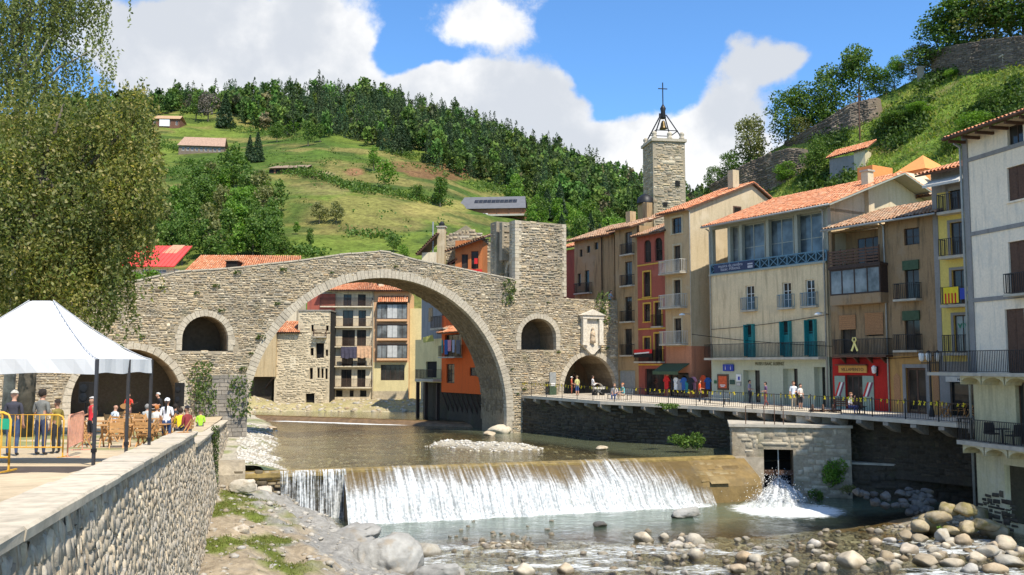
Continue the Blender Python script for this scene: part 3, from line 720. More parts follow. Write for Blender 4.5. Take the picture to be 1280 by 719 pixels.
for k, (px, py, sc_, lb) in enumerate([(248, 478, 2.6, 'leafy creeper on the grey pier left of the great arch'), (298, 495, 2.6, 'creeper hanging at the left springing of the great arch'), (256, 500, 2.2, 'low creeper at the foot of the grey coursed pier'), (752, 385, 2.6, 'ivy clump on the wall top right of the stone niche'), (635, 365, 2., 'dark ivy in the corner left of the gate tower front')]):
    s, z = BP.hit(px, py); o = meshobj('creeper', tuft_mesh('creeper', 260, .42, .55, .11, 60+k, True), M_weed); o.location = BP.world(s, -.40 if k < 3 else -.1, z); o.scale = (sc_*.8, sc_*.5, sc_); o.rotation_euler = (0, 0, BA); prop(o, lb, 'creeper', 'creepers on the bridge')

# gate tower on the bridge
tower = thing('gate_tower', 'ruined square stone gate tower standing on the bridge', 'tower', (BP.P.x, BP.P.y, 0), BA)
tz0 = topz(sT0)-1.2
def tower_wall(x0, x1, y0, y1, z0, z1, seed, faces='fl'):
    MB().box(x0, x1, y0, y1, z0, z1).build('wall', M_mortar, tower)
    if 'f' in faces:
        V, Fq = rubble(lambda x, z: x0+min(.3, .1*(x1-x0)) < x < x1-min(.25, .1*(x1-x0)) and z < z1-.05, x0, x1, z0, z1, .33, .16, .06, .03, lambda x, z, d: np.stack([x, y0-d, z], 1), seed)
        meshobj('face_stones', np_mesh('face_stones', V, Fq), M_bridge, tower, kind='stuff')
    if 'l' in faces:
        V, Fq = rubble(lambda x, z: y0+.2 < x < y1-.05 and z < z1-.05, y0, y1, z0, z1, .33, .17, .05, .03, lambda x, z, d: np.stack([x0-d, x, z], 1), seed+1)
        meshobj('face_stones', np_mesh('face_stones', V, Fq), M_bridge, tower, kind='stuff')
tower_wall(sT0, sT1, -.02, 1.0, tz0, zT, 31)
tower_wall(sT0, sT1-.3, BW-1.0, BW+.1, tz0, zT+.35, 41)
tower_wall(sT0+.05, sT0+.9, BW-1.95, BW-1.45, zT-3.1, zT+.15, 43)
MB().box(sT1-.7, sT1-.05, 1.0, BW-1., tz0, zT-.2).build('wall', M_mortar, tower)
# quoins on the front corners
z = tz0; k = 0
while z < zT-.1:
    h = rnd.uniform(.26, .36); w = .55 if k % 2 else .34
    MB().box(sT0-.05, sT0+w, -.07, .5, z+.012, z+h-.012).build('quoin', M_quoin, tower)
    MB().box(sT1-w*.7, sT1+.03, -.06, .4, z+.012, z+h-.012).build('quoin', M_quoin, tower)
    z += h; k += 1
# inner gate wall with its arched door, facing the bridge deck
gx = sT0+.75; mb = MB(); gz0 = tz0; gz1 = zT-2.2; y0, y1 = 1.0, BW-1.0; yc = (y0+y1)/2-.1; hw = .72; dz = topz(sT0)-.9+1.75
prof = [(y0, gz0), (y0, gz1), (y1, gz1), (y1, gz0), (yc+hw, gz0), (yc+hw, dz)]+[(yc+hw*math.cos(t), dz+.85*math.sin(t)) for t in np.linspace(.2, math.pi-.2, 9)]+[(yc-hw, dz), (yc-hw, gz0)]
mb.prism(prof, gx, gx+.5, axis='x'); mb.build('gate_wall', M_mortar, tower)
V, Fq = rubble(lambda x, z: z < gz1-.05 and not (abs(x-yc) < hw*1.45 and z < dz+1.25), y0, y1, gz0, gz1, .3, .16, .04, .03, lambda x, z, d: np.stack([gx-d, x, z], 1), 47); meshobj('face_stones', np_mesh('face_stones', V, Fq), M_bridge, tower, kind='stuff')
for i in range(11):
    t0, t1 = math.pi*i/11+.02, math.pi*(i+1)/11-.02
    MB().prism([(yc+e*hw*math.cos(t), dz+e*.85*math.sin(t)) for t, e in ((t0, .98), (t1, .98), (t1, 1.42), (t0, 1.42))], gx-.05, gx+.3, axis='x').build('voussoir', M_quoin, tower)
# machicolation corbels above the door
for yy_ in (1.25, 1.75, 2.3): MB().prism([(gx-.7, gz1+.1), (gx, gz1-.5), (gx, gz1+.2)], yy_, yy_+.22).build('corbel', M_quoin, tower)
MB().prism([(BW-1.0, zT-.1), (BW-1.0, zT+.15), (1.0, zT-.5), (1.0, zT-.75)], sT1-.8, sT1-.1, axis='x').build('broken_wall_top', M_mortar, tower)

# niche with a statue right of the tower
sN, zN = BP.hit(738, 440); ns = BP.rect(724, 388, 752, 443)
niche = thing('stone_niche', 'pale pedimented stone niche holding a small statue on the bridge wall', 'niche', BP.world((ns[0]+ns[1])/2, 0, ns[2]), BA)
W_ = (ns[1]-ns[0])/2; H_ = ns[3]-ns[2]; M_nst = stone('niche_stone', [(0, (.62, .55, .44)), (1, (.66, .60, .50))], dirt=.3, bmp=.3)
MB().box(-W_*.86, W_*.86, -.22, .02, .75, H_-.55).build('back_panel', M_nst, niche)
for e in (-1, 1):
    MB().box(min(e*W_*.9, e*W_*.55), max(e*W_*.9, e*W_*.55), -.46, -.22, .95, H_-.75).build('pilaster', M_nst, niche)
    MB().box(min(e*W_*.96, e*W_*.5), max(e*W_*.96, e*W_*.5), -.50, -.22, .78, .94).build('pilaster_base', M_nst, niche)
MB().box(-W_*.95, W_*.95, -.50, .02, H_-.74, H_-.45).build('entablature', M_nst, niche)
MB().prism([(-W_*1.1, H_-.45), (W_*1.1, H_-.45), (0, H_+.02)], -.6, .02).build('pediment', M_nst, niche)
MB().prism([(-W_*.85, .76), (W_*.85, .76), (.12, 0), (-.12, 0)], -.34, .02).build('bracket', M_nst, niche)
sl_s = MB().lathe([(.02, 0), (.24, .02), (.22, .3), (.17, .62), (.20, .85), (.13, 1.02), (.06, 1.06), (.10, 1.14), (.11, 1.24), (.07, 1.34), (.01, 1.37)], 10, (0, -.36, .95)); sl_s.bar((-.18, -.4, 1.75), (.05, -.55, 1.6), .1); sl_s.bar((.18, -.4, 1.75), (-.02, -.55, 1.55), .1)
st_ = sl_s.build('statue', simple('statue_stone', (.52, .40, .27), .9, var=.2), niche, smooth=True)
# ------------------------------------------------------------------ house building kit
def facade(parent, x0, x1, z0, z1, holes, mat, y=0., reveal=.22, name='wall', rmat=None, skip_back=True):
    """front wall with real openings"""
    mb = MB(); hs = [(max(a, x0), min(b, x1), max(c, z0), min(d, z1)) for a, b, c, d in holes]
    xs = sorted({x0, x1} | {v for h in hs for v in h[:2]}); zs = sorted({z0, z1} | {v for h in hs for v in h[2:]})
    for a, b in zip(xs[:-1], xs[1:]):
        if b-a < 1e-5: continue
        for c, d in zip(zs[:-1], zs[1:]):
            if d-c < 1e-5: continue
            mx, mz = (a+b)/2, (c+d)/2
            if any(h[0] < mx < h[1] and h[2] < mz < h[3] for h in hs): continue
            mb.quad((a, y, c), (b, y, c), (b, y, d), (a, y, d))
    for a, b, c, d in hs:
        m = 1 if rmat else 0
        mb.quad((a, y, c), (a, y+reveal, c), (a, y+reveal, d), (a, y, d), m); mb.quad((b, y, c), (b, y, d), (b, y+reveal, d), (b, y+reveal, c), m)
        mb.quad((a, y, d), (a, y+reveal, d), (b, y+reveal, d), (b, y, d), m); mb.quad((a, y, c), (b, y, c), (b, y+reveal, c), (a, y+reveal, c), m)
    return mb.build(name, [mat, rmat] if rmat else mat, parent)
def window(parent, r, fm=None, pm=None, y=.14, cols=2, rows=2, fw=.06, name='window', curtain=None, trans=0):
    a, b, c, d = r; fm = fm or M_dwood; mb = MB(); t = .05
    for (p, q, u, v) in ((a, a+fw, c, d), (b-fw, b, c, d), (a+fw, b-fw, c, c+fw), (a+fw, b-fw, d-fw, d)): mb.box(p, q, y, y+t, u, v)
    for i in range(1, cols): x = a+(b-a)*i/cols; mb.box(x-fw*.45, x+fw*.45, y+.003, y+t-.003, c+fw, d-fw)
    for i in range(1, rows): z = c+(d-c)*i/rows; mb.box(a+fw, b-fw, y+.006, y+t-.006, z-fw*.3, z+fw*.3)
    w = mb.build(name, fm, parent)
    n = max(1, cols)
    for i in range(n):
        x0 = a+fw*.5+(b-a-fw)*i/n; x1 = a+fw*.5+(b-a-fw)*(i+1)/n
        MB().box(x0+.004, x1-.004, y+.02, y+.03, c+.01, d-.01).build('pane', pm or M_glass, w)
    MB().box(a-.02, b+.02, y+.12, y+.14, c-.02, d+.02).build('dark_room', M_dark if not curtain else curtain, w) if False else None
    return w
def railing(mb, pts, h, sp=.12, r=.010, z0=0.06, m=0):
    """bars and rails along a polyline of (x, y, z)"""
    for p, q in zip(pts[:-1], pts[1:]):
        p = Vector(p); q = Vector(q); L = (q-p).length; up = Vector((0, 0, 1))
        mb.bar(p+up*h, q+up*h, .04, .035, m); mb.bar(p+up*z0, q+up*z0, .03, .025, m)
        n = max(1, int(L/sp))
        for i in range(n+1):
            c = p+(q-p)*i/n; mb.bar(c+up*z0, c+up*h, r*2, r*2, m)
    return mb
def balcony(parent, x0, x1, z, dep=.7, h=.95, slab=.12, rm=None, sm=None, sp=.12, y=0., r=.011, brackets=0):
    b = MB(); b.box(x0, x1, y-dep, y+.01, z-slab, z)
    for i in range(brackets):
        x = x0+(x1-x0)*(i+.5)/brackets; b.prism([(y+.01, z-slab-.001), (y-dep*.8, z-slab-.001), (y+.01, z-slab-.4)], x-.05, x+.05, axis='x')
    bo = b.build('balcony', sm or M_concrete, parent)
    railing(MB(), [(x0+.03, y, z), (x0+.03, y-dep+.04, z), (x1-.03, y-dep+.04, z), (x1-.03, y, z)], h, sp, r).build('railing', rm or M_iron, bo)
    return bo
def trim(parent, r, w=.12, mat=None, name='window_surround', y=-.03, sill=True):
    a, b, c, d = r; mb = MB()
    mb.box(a-w, a-.002, y, .05, c, d); mb.box(b+.002, b+w, y, .05, c, d); mb.box(a-w, b+w, y, .05, d+.002, d+w)
    if sill: mb.box(a-w*1.2, b+w*1.2, y-.05, .05, c-.09, c-.002)
    return mb.build(name, mat or M_offw, parent)
def pipe(parent, x, z0, z1, y=-.08, r=.05, mat=None, name='drainpipe'):
    return MB().tube([(x, y, z0), (x, y, z1-.3), (x, y-.02, z1-.15), (x, y-.35, z1)], r, 8).build(name, mat or M_concrete, parent, smooth=True)
def text_mesh(body, size, mat, parent, loc, name='lettering', ext=.006, align='CENTER', tagged=None, rotx=R(90), xs=1.):
    cu = bpy.data.curves.new(name, 'FONT'); cu.body = body; cu.size = size; cu.extrude = ext; cu.align_x = align; cu.align_y = 'CENTER'; cu.resolution_u = 2
    tmp = bpy.data.objects.new(name, cu); COL.objects.link(tmp); dg = bpy.context.evaluated_depsgraph_get()
    me = bpy.data.meshes.new_from_object(tmp.evaluated_get(dg)); bpy.data.objects.remove(tmp)
    o = meshobj(name, me, mat, parent); o.location = loc; o.rotation_euler = (rotx, 0, 0); o.scale = (xs, 1, 1); return o

HP = Plane((A0.x, A0.y), AW)
def deck_z(t): return float(np.interp(t, [-3, 0, 15, 33], [5.35, 5.33, 5.0, 4.85]))
def house(name, label, P=None):
    P = P or HP; return thing(name, label, 'house', (P.P.x, P.P.y, 0), P.a, None)
def body(parent, x0, x1, y0, y1, z0, z1, mat, name='house_body'): return MB().box(x0, x1, y0, y1, z0, z1).build(name, mat, parent)

P_brown = plaster('brown_render', (.36, .245, .13), (.14, .10, .06), .6, (.36, .27, .17))
P_red = plaster('red_render', (.34, .095, .065), (.16, .06, .05), .4, (.40, .14, .10), pamt=.35)
P_beige = plaster('beige_render', (.50, .35, .195), (.26, .18, .11), .45, (.50, .39, .26))
P_beige2 = plaster('pale_beige_render', (.52, .42, .27), (.30, .23, .14), .4, (.58, .48, .33))
P_cream = plaster('cream_render', (.72, .56, .345), (.38, .28, .17), .5, (.57, .45, .29))
P_green = plaster('pale_green_render', (.47, .48, .36), (.30, .31, .25), .3, (.39, .42, .33), pamt=.3)
P_salmon = plaster('salmon_render', (.47, .21, .12), (.25, .12, .08), .35, (.42, .19, .11))
P_dkbrown = plaster('patchy_brown_render', (.32, .21, .115), (.10, .075, .05), .65, (.31, .23, .15), pamt=.7)
P_yellow = plaster('yellow_render', (.68, .53, .15), (.44, .34, .12), .3, (.62, .48, .13), pamt=.3)
P_white = plaster('white_render', (.86, .725, .56), (.42, .39, .34), .35, (.57, .54, .48), pamt=.3)
P_pyel = plaster('pale_yellow_render', (.56, .50, .31), (.30, .27, .18), .5, (.60, .55, .40))
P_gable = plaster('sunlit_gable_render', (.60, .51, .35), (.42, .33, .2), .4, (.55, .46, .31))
P_redshop = plaster('red_shop_paint', (.42, .028, .022), (.24, .02, .02), .3, (.38, .03, .025), pamt=.3)
P_orange = plaster('orange_render', (.72, .30, .10), (.5, .22, .09), .3, (.68, .28, .09), pamt=.25)
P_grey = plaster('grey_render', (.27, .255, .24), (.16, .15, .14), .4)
P_ochre = plaster('ochre_render', (.46, .26, .09), (.24, .14, .06), .45, (.40, .23, .09))
M_teal = simple('teal_paint', (.02, .22, .22), .5, var=.15)
M_blue = simple('blue_grey_paint', (.10, .20, .27), .5, var=.15)
M_gfr = simple('grey_green_paint', (.30, .31, .26), .6, var=.1)
M_shgreen = simple('sage_paint', (.24, .31, .25), .6, var=.1)
M_reed = simple('reed_blind', (.36, .18, .08), .8, var=.25, nscale=18)
M_gold = simple('gilt_sign', (.55, .28, .06), .6, var=.15)
M_lgrey = simple('grey_metal', (.32, .33, .32), .5, .3, var=.15)
M_yel = simple('yellow_cloth', (.72, .55, .02), .7, var=.1)
M_bsign = simple('blue_sign_paint', (.01, .035, .33), .4, var=.1)
M_redcl = simple('red_cloth', (.55, .02, .02), .8, var=.15)
M_awng = simple('dark_green_canvas', (.05, .085, .045), .8, var=.2)

# ------------------------------------------------------------------ riverside walk
EDGE = [at_z(px, py, z) for px, py, z in ((643, 493.5, 5.33), (700, 497.5, 5.26), (750, 501.5, 5.20), (860, 507, 5.06), (960, 512.5, 4.97), (1040, 517.5, 4.91), (1130, 524, 4.84), (1217, 531, 4.78), (1262, 534.5, 4.74))]
mb = MB(); n = len(EDGE)
back = [p+ND*max(2., (Vector((A0.x, A0.y, 0))-Vector((p.x, p.y, 0))).dot(ND)+3) for p in EDGE]
vt = [tuple(p) for p in EDGE]+[(p.x, p.y, q.z+.02) for p, q in zip(back, EDGE)]; vb = [(x, y, z-.22) for x, y, z in vt]
fs = []
for i in range(n-1): fs += [(i, i+1, n+i+1, n+i), (2*n+i, 3*n+i, 3*n+i+1, 2*n+i+1), (i, 2*n+i, 2*n+i+1, i+1)]
mb.add(vt+vb, fs); mb.build('pavement', simple('pale_paving', (.50, .44, .35), .85, var=.15, nscale=2.5, bmp=.3), kind='structure')
walk = thing('retaining_wall', 'shade-darkened stone retaining wall on corbels under the riverside walkway', 'wall')
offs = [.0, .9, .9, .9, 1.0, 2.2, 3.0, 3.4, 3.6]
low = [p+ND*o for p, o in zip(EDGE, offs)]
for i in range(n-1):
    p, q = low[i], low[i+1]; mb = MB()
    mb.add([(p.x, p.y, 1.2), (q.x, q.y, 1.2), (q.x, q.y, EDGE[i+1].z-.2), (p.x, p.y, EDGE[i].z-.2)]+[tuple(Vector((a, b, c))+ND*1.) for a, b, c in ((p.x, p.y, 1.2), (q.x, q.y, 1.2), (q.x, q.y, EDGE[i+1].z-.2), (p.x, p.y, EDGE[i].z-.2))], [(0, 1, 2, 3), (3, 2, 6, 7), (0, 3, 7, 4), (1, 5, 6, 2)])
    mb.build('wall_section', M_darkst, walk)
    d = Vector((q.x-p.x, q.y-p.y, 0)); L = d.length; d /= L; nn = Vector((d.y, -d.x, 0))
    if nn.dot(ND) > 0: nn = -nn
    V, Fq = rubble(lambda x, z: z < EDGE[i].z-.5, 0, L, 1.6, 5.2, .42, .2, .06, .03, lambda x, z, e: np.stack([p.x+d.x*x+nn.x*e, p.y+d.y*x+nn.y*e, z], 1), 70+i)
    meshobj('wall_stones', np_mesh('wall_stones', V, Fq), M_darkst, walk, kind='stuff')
# corbels
cbm = MB().prism([(-1.0, -.02), (.1, -.02), (.1, -.62), (-.25, -.55), (-.8, -.3), (-1.0, -.2)], -.17, .17, axis='x').mesh('corbel')
tot = [0.]
for p, q in zip(EDGE[:-1], EDGE[1:]): tot.append(tot[-1]+(q-p).length)
def edge_at(d):
    i = max(0, min(n-2, int(np.searchsorted(tot, d))-1)); k = (d-tot[i])/(tot[i+1]-tot[i]); return EDGE[i].lerp(EDGE[i+1], k), (EDGE[i+1]-EDGE[i]).normalized()
d = 1.2
while d < tot[-1]:
    p, u = edge_at(d); o = meshobj('corbel', cbm, M_greyblock, walk); c = p+ND*.98; o.location = (c.x, c.y, p.z-.22); o.rotation_euler = (0, 0, AW); d += 1.75
# railing: one thing, posts and panels are its parts
rail = thing('walkway_railing', 'black iron railing along the riverside walkway edge', 'railing')
d = .3; prev = None; posts = []
while d < tot[-1]-.5:
    p, u = edge_at(d); posts.append(Vector((p.x, p.y, p.z))+ND*.08); d += 2.1
for a, b in zip(posts[:-1], posts[1:]):
    railing(MB(), [tuple(a), tuple(b)], 1.0, .15, .009, .08).build('rail_panel', M_iron, rail)
pm_ = MB().box(-.025, .025, -.025, .025, -.1, 1.12).mesh('post')
for p in posts: o = meshobj('post', pm_, M_iron, rail); o.location = p
# yellow ribbons tied along it
rb = MB()
rb.add([(0, 0, 0), (-.05, -.03, .08), (-.12, -.02, .03), (-.1, -.01, -.03), (0, 0, 0), (.05, -.03, .08), (.12, -.02, .03), (.1, -.01, -.03)], [(0, 1, 2, 3), (4, 5, 6, 7)])
rb.add([(-.02, -.02, 0), (.03, -.02, 0), (-.02, -.05, -.24), (-.08, -.04, -.22)], [(0, 1, 2, 3)]); rb.add([(-.02, -.025, 0), (.03, -.025, 0), (.10, -.05, -.2), (.04, -.06, -.24)], [(0, 1, 2, 3)]); rb.box(-.03, .03, -.04, .0, -.03, .03)
rme = rb.mesh('yellow_ribbon'); d = .6; k = 0
while d < tot[-1]-.6:
    p, u = edge_at(d); q = p+ND*.05
    o = meshobj('yellow_ribbon', rme, M_yel); o.location = (q.x, q.y, p.z+1.0+rnd.uniform(-.05, .01)); o.rotation_euler = (rnd.uniform(-.1, .1), rnd.uniform(-.5, .5), AW+rnd.uniform(-.6, .6)); o.scale = [rnd.uniform(.45, .85)]*3
    prop(o, 'small yellow ribbon tied to the walkway railing', 'ribbon', 'yellow ribbons along the railing'); d += rnd.choice([.25, .3, .38, .7, .35])

# ------------------------------------------------------------------ row of houses on the right bank, from the bridge towards the camera
TOPX = lambda px: HP.X(px, 440)
# brown house beside the bridge
h = house('town_house', 'narrow brown four-storey house next to the bridge end')
x0, x1 = TOPX(770), TOPX(798); zt = HP.hit(784, 284)[1]; z0 = deck_z(0)-.3
wr = [HP.rect(781, 290, 790, 318), HP.rect(781, 327, 790, 357), HP.rect(781, 371, 790, 402), HP.rect(781, 411, 790, 444)]; dr = HP.rect(774, 463, 794, 492)
facade(h, x0, x1, z0, zt, wr+[dr], P_brown); body(h, x0, x1, .24, 9, z0, zt, P_brown)
for w in wr: window(h, w, M_dwood, cols=2, rows=1)
window(h, dr, M_gfr, M_lgrey, .12, 3, 1, name='garage_door')
for w in wr: balcony(h, w[0]-.35, w[1]+.35, w[2], .35, .9)
roof(h, (x0-.4, -.7, zt-.15), (x1, -.7, zt-.15), (x1, 6, zt+2.1), (x0-.4, 6, zt+2.1), M_tileold, seed=5)
MB().box(x0+.2, x0+.8, 3, 3.6, zt+.9, zt+2.6).build('chimney', P_brown, h)
# red house
h = house('town_house', 'tall dark red house with yellow window frames')
x0, x1 = TOPX(798), TOPX(832.5); zt = HP.hit(815, 292)[1]; z0 = deck_z(4)-.3
up = [HP.rect(805, 300, 814, 328), HP.rect(818.5, 297, 828, 326)]; wr = [HP.rect(804.5, 340, 813, 371), HP.rect(805, 380, 813, 402), HP.rect(818.5, 378, 827, 408), HP.rect(805, 422, 813, 438), HP.rect(818.5, 417, 828, 452)]; dr = HP.rect(806, 461, 830, 494)
facade(h, x0, x1, z0, zt, up+wr+[dr], P_red); body(h, x0, x1, .24, 9, z0, zt, P_red)
M_yfr = simple('yellow_trim', (.55, .33, .05), .7, var=.15)
for w in up:
    window(h, w, M_dwood, cols=2, rows=2)
    c, r_ = (w[0]+w[1])/2, (w[1]-w[0])/2; zz = w[3]-r_
    MB().add([(w[0], -.004, w[3])]+[(c-r_*math.cos(t), -.004, zz+r_*math.sin(t)) for t in np.linspace(0, math.pi/2, 6)], [tuple(range(7))]).add([(w[1], -.004, w[3])]+[(c+r_*math.cos(t), -.004, zz+r_*math.sin(t)) for t in np.linspace(0, math.pi/2, 6)], [tuple(range(6, -1, -1))]).build('arch_spandrel', P_red, h)
for w in wr: window(h, w, M_dwood, cols=2, rows=2); trim(h, w, .13, M_yfr)
for y in (330, 373, 411, 456): z = HP.hit(815, y)[1]; MB().box(x0+.02, x1-.02, -.05, 0, z-.06, z+.06).build('ledge', M_yfr, h)
balcony(h, wr[4][0]-.3, wr[4][1]+.3, wr[4][2], .5); balcony(h, x0+.1, wr[3][1]+1.4, HP.hit(812, 452)[1], .6); balcony(h, wr[2][0]-.2, wr[2][1]+.2, wr[2][2], .3)
b = HP.rect(800, 437, 823, 447); bn = thing('protest_banner', 'dark red and black cloth banner hung on the red house balcony', 'banner', HP.world(b[0], -.66, b[2]), AW)
w_ = b[1]-b[0]; h_ = b[3]-b[2]; MB().box(0, w_, -.02, 0, h_*.5, h_).build('red_half', M_redcl, bn); MB().box(0, w_, -.021, 0, 0, h_*.5).build('black_half', M_dark, bn); MB().bar((.1, -.03, h_*.48), (w_*.85, -.03, h_*.62), .02, .1).build('pale_stripe', M_white, bn)
sh = window(h, dr, M_dwood, M_glass, .2, 3, 1, name='shop_front')
roof(h, (x0-.2, -.6, zt-.1), (x1+.2, -.6, zt-.1), (x1+.2, 5, zt+2.0), (x0-.2, 5, zt+2.0), M_tileold, seed=6)
# beige tall house with the sunlit side wall
h = house('town_house', 'tall beige house with three balconies and a sunlit plain side wall')
x0, x1 = TOPX(832.5), TOPX(864); zt = HP.hit(848, 263)[1]; z0 = deck_z(8)-.3; zs = HP.hit(848, 433)[1]; DB = 11.2
wr = [HP.rect(840, 272, 852, 292), HP.rect(842.5, 307, 851, 325+16), HP.rect(842.5, 350, 851, 384), HP.rect(843, 398, 852, 430)]; dr = HP.rect(836, 466, 861, 497)
facade(h, x0, x1, zs, zt, wr, P_beige); facade(h, x0, x1, z0, zs, [dr], P_salmon, name='ground_floor_wall')
for w in wr: window(h, w, M_dwood, cols=2, rows=2); trim(h, w, .16, P_beige2)
body(h, x0, x1-.01, .24, DB, z0, zt, P_beige2)
mb = MB(); zr = zt+2.6; mb.prism([(0, zs), (DB, zs), (DB, zt+.2), (DB*.62, zr), (0, zt)], x1-.012, x1+.05, axis='x')
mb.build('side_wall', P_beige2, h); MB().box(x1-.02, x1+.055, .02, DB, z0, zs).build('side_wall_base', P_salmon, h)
for z in (HP.hit(848, 341)[1], HP.hit(848, 384)[1], HP.hit(848, 430)[1]):
    balcony(h, x0+.02, x1-.35, z, .75, 1.0, rm=M_offw, sp=.15, r=.013)
roof(h, (x0-.3, -.7, zt-.2), (x1+.35, -.7, zt-.2), (x1+.35, DB*.62, zr+.12), (x0-.3, DB*.62, zr+.12), M_tile, seed=7)
roof(h, (x1+.35, DB+.3, zt+.3), (x0-.3, DB+.3, zt+.3), (x0-.3, DB*.62, zr+.12), (x1+.35, DB*.62, zr+.12), M_tile, seed=8)
for (y_, z_) in ((5.2, zr-5.2), (5.2, zr-2.6)): r_ = (y_-.45, y_+.45, z_-.6, z_+.6); MB().box(x1+.04, x1+.09, *r_).build('side_window', M_wood, h); MB().box(x1+.085, x1+.10, r_[0]+.1, r_[1]-.1, r_[2]+.1, r_[3]-.1).build('pane', M_glass, h)
MB().box(x1-.8, x1-.2, DB*.45, DB*.45+.7, zr-.4, zr+1.1).build('chimney', P_beige2, h)
pipe(h, x1+.12, zs, zt-.1, -.06)
shop = window(h, dr, M_dwood, M_glass, .2, 3, 1, name='shop_front')
aw = HP.rect(830, 455, 862, 466); a_ = thing('shop_awning', 'dark green canvas awning over the clothes shop', 'awning', HP.world(aw[0], 0, aw[2]), AW)
L = aw[1]-aw[0]; mb = MB(); mb.add([(0, 0, .75), (L, 0, .75), (L, -1.2, .12), (0, -1.2, .12), (0, 0, .70), (L, 0, .70), (L, -1.2, .07), (0, -1.2, .07)], [(0, 3, 2, 1), (4, 5, 6, 7), (0, 1, 5, 4), (3, 7, 6, 2), (0, 4, 7, 3), (1, 2, 6, 5)]); mb.build('canvas', M_awng, a_); MB().box(0, L, -1.215, -1.19, -.14, .11).build('valance', M_awng, a_)
GARM = [('red', (.55, .02, .02)), ('blue', (.03, .10, .30)), ('white', (.7, .7, .68)), ('black', (.02, .02, .025)), ('teal', (.02, .20, .22)), ('orange-red', (.75, .10, .03)), ('pink', (.6, .25, .3)), ('grey', (.25, .25, .26))]
def garment(px, py, hgt, w, col, cn, where, off, plane=HP):
    x, z = plane.hit(px, py, off); t = MB(); w2 = w/2
    pr = [(-w2*.75, -hgt), (w2*.75, -hgt), (w2*.7, -hgt*.35), (w2*1.15, -hgt*.42), (w2*1.3, -hgt*.3), (w2*.55, -.02), (w2*.2, 0), (-w2*.2, 0), (-w2*.55, -.02), (-w2*1.3, -hgt*.3), (-w2*1.15, -hgt*.42), (-w2*.7, -hgt*.35)]
    t.prism(pr, -.05, .05); mn = 'garment_'+cn
    o = t.build('hanging_garment', MATS.get(mn) or simple(mn, col, .9, var=.2, nscale=10)); o.location = plane.world(x, off, z); o.rotation_euler = (0, 0, plane.a+rnd.uniform(-.5, .5)); prop(o, '%s garment hanging %s' % (cn, where), 'garment', 'garments hung outside the clothes shop')
for i, (px, py, h_, w_, c) in enumerate([(833.5, 470, 1.1, .55, 0), (840, 473, .9, .5, 3), (845, 472, .95, .5, 2), (850, 474, .9, .5, 7), (855, 472, 1., .5, 1), (859, 476, .9, .5, 4), (863, 472, 1., .5, 3), (867, 471, 1.0, .55, 6), (879, 469, 1.05, .55, 5), (885, 472, .9, .5, 1)]):
    garment(px, py, h_, w_, GARM[c][1], GARM[c][0], ['below the left end of the green awning', 'second from the awning\'s left end', 'in the shop entrance beside a dark one', 'in the middle of the shop front', 'right of the middle of the shop front', 'low near the awning\'s right end', 'under the awning\'s right end', 'on the salmon wall right of the awning', 'on the salmon wall by the cream house', 'at the corner of the cream house'][i], -.7 if i < 7 else .5 if i > 7 else -.2)

# cream museum house with the glazed attic
h = house('museum_house', 'large cream house with glazed attic, teal doors and pale green ground floor')
x0, x1 = TOPX(889), TOPX(1036); z0 = deck_z(15)-.3; zg = HP.hit(960, 447)[1]; za = HP.hit(960, 337)[1]; ze = HP.hit(960, 272)[1]; D5 = 10.
w2 = [HP.rect(932, 357, 943, 388), HP.rect(978, 353, 989, 385), HP.rect(1007, 349.5, 1018.5, 383)]
w1 = [HP.rect(933, 405, 944, 446), HP.rect(978, 401, 990, 446), HP.rect(1009, 399, 1021.5, 446)]
dg = [HP.rect(929.5, 463, 950, 506), HP.rect(979, 461, 997.5, 509), HP.rect(1018, 459, 1032, 510)]
w1 = [(a, b, zg+.02, d) for a, b, c, d in w1]; dg = [(a, b, z0+.3, d) for a, b, c, d in dg]
facade(h, x0, x1, zg, za, w2+w1, P_cream, reveal=.25); facade(h, x0, x1, z0, zg, dg, P_green, reveal=.6, name='ground_floor_wall')
body(h, x0, x1, .62, D5, z0, zg, P_green, 'ground_floor_body'); body(h, x0, x1, .27, D5, zg, za, P_cream)
for w in w2: window(h, w, M_white, cols=2, rows=3); balcony(h, w[0]-.3, w[1]+.3, w[2]+.02, .28, .9, rm=M_blue, r=.014)
for w in w1:
    window(h, w, M_teal, M_glass, .10, 2, 3, name='french_door')
    for e in (0, 1): xx = w[0]+.02 if e == 0 else w[1]-.02; MB().box(xx-.02, xx+.02, -.30, .1, w[2]+.1, w[3]-.05).build('teal_shutter', M_teal, h)
    MB().box(w[0]+.05, w[1]-.05, .085, .10, w[2]+.05, w[2]+(w[3]-w[2])*.62).build('door_panel', M_teal, h)
balcony(h, x0+.1, x1-.15, zg, .85, 1.0, .16, M_iron, sp=.13)
for i, w in enumerate(dg): window(h, (w[0]+(w[1]-w[0])*(.45 if i < 2 else .3), w[1], w[2], w[3]), M_dark, M_glass, .5, 1 if i < 2 else 1, 2, name='entrance_door'); MB().box(w[0], w[0]+(w[1]-w[0])*(.45 if i < 2 else .3), .45, .5, w[2], w[3]).build('door_side_panel', P_green, h)
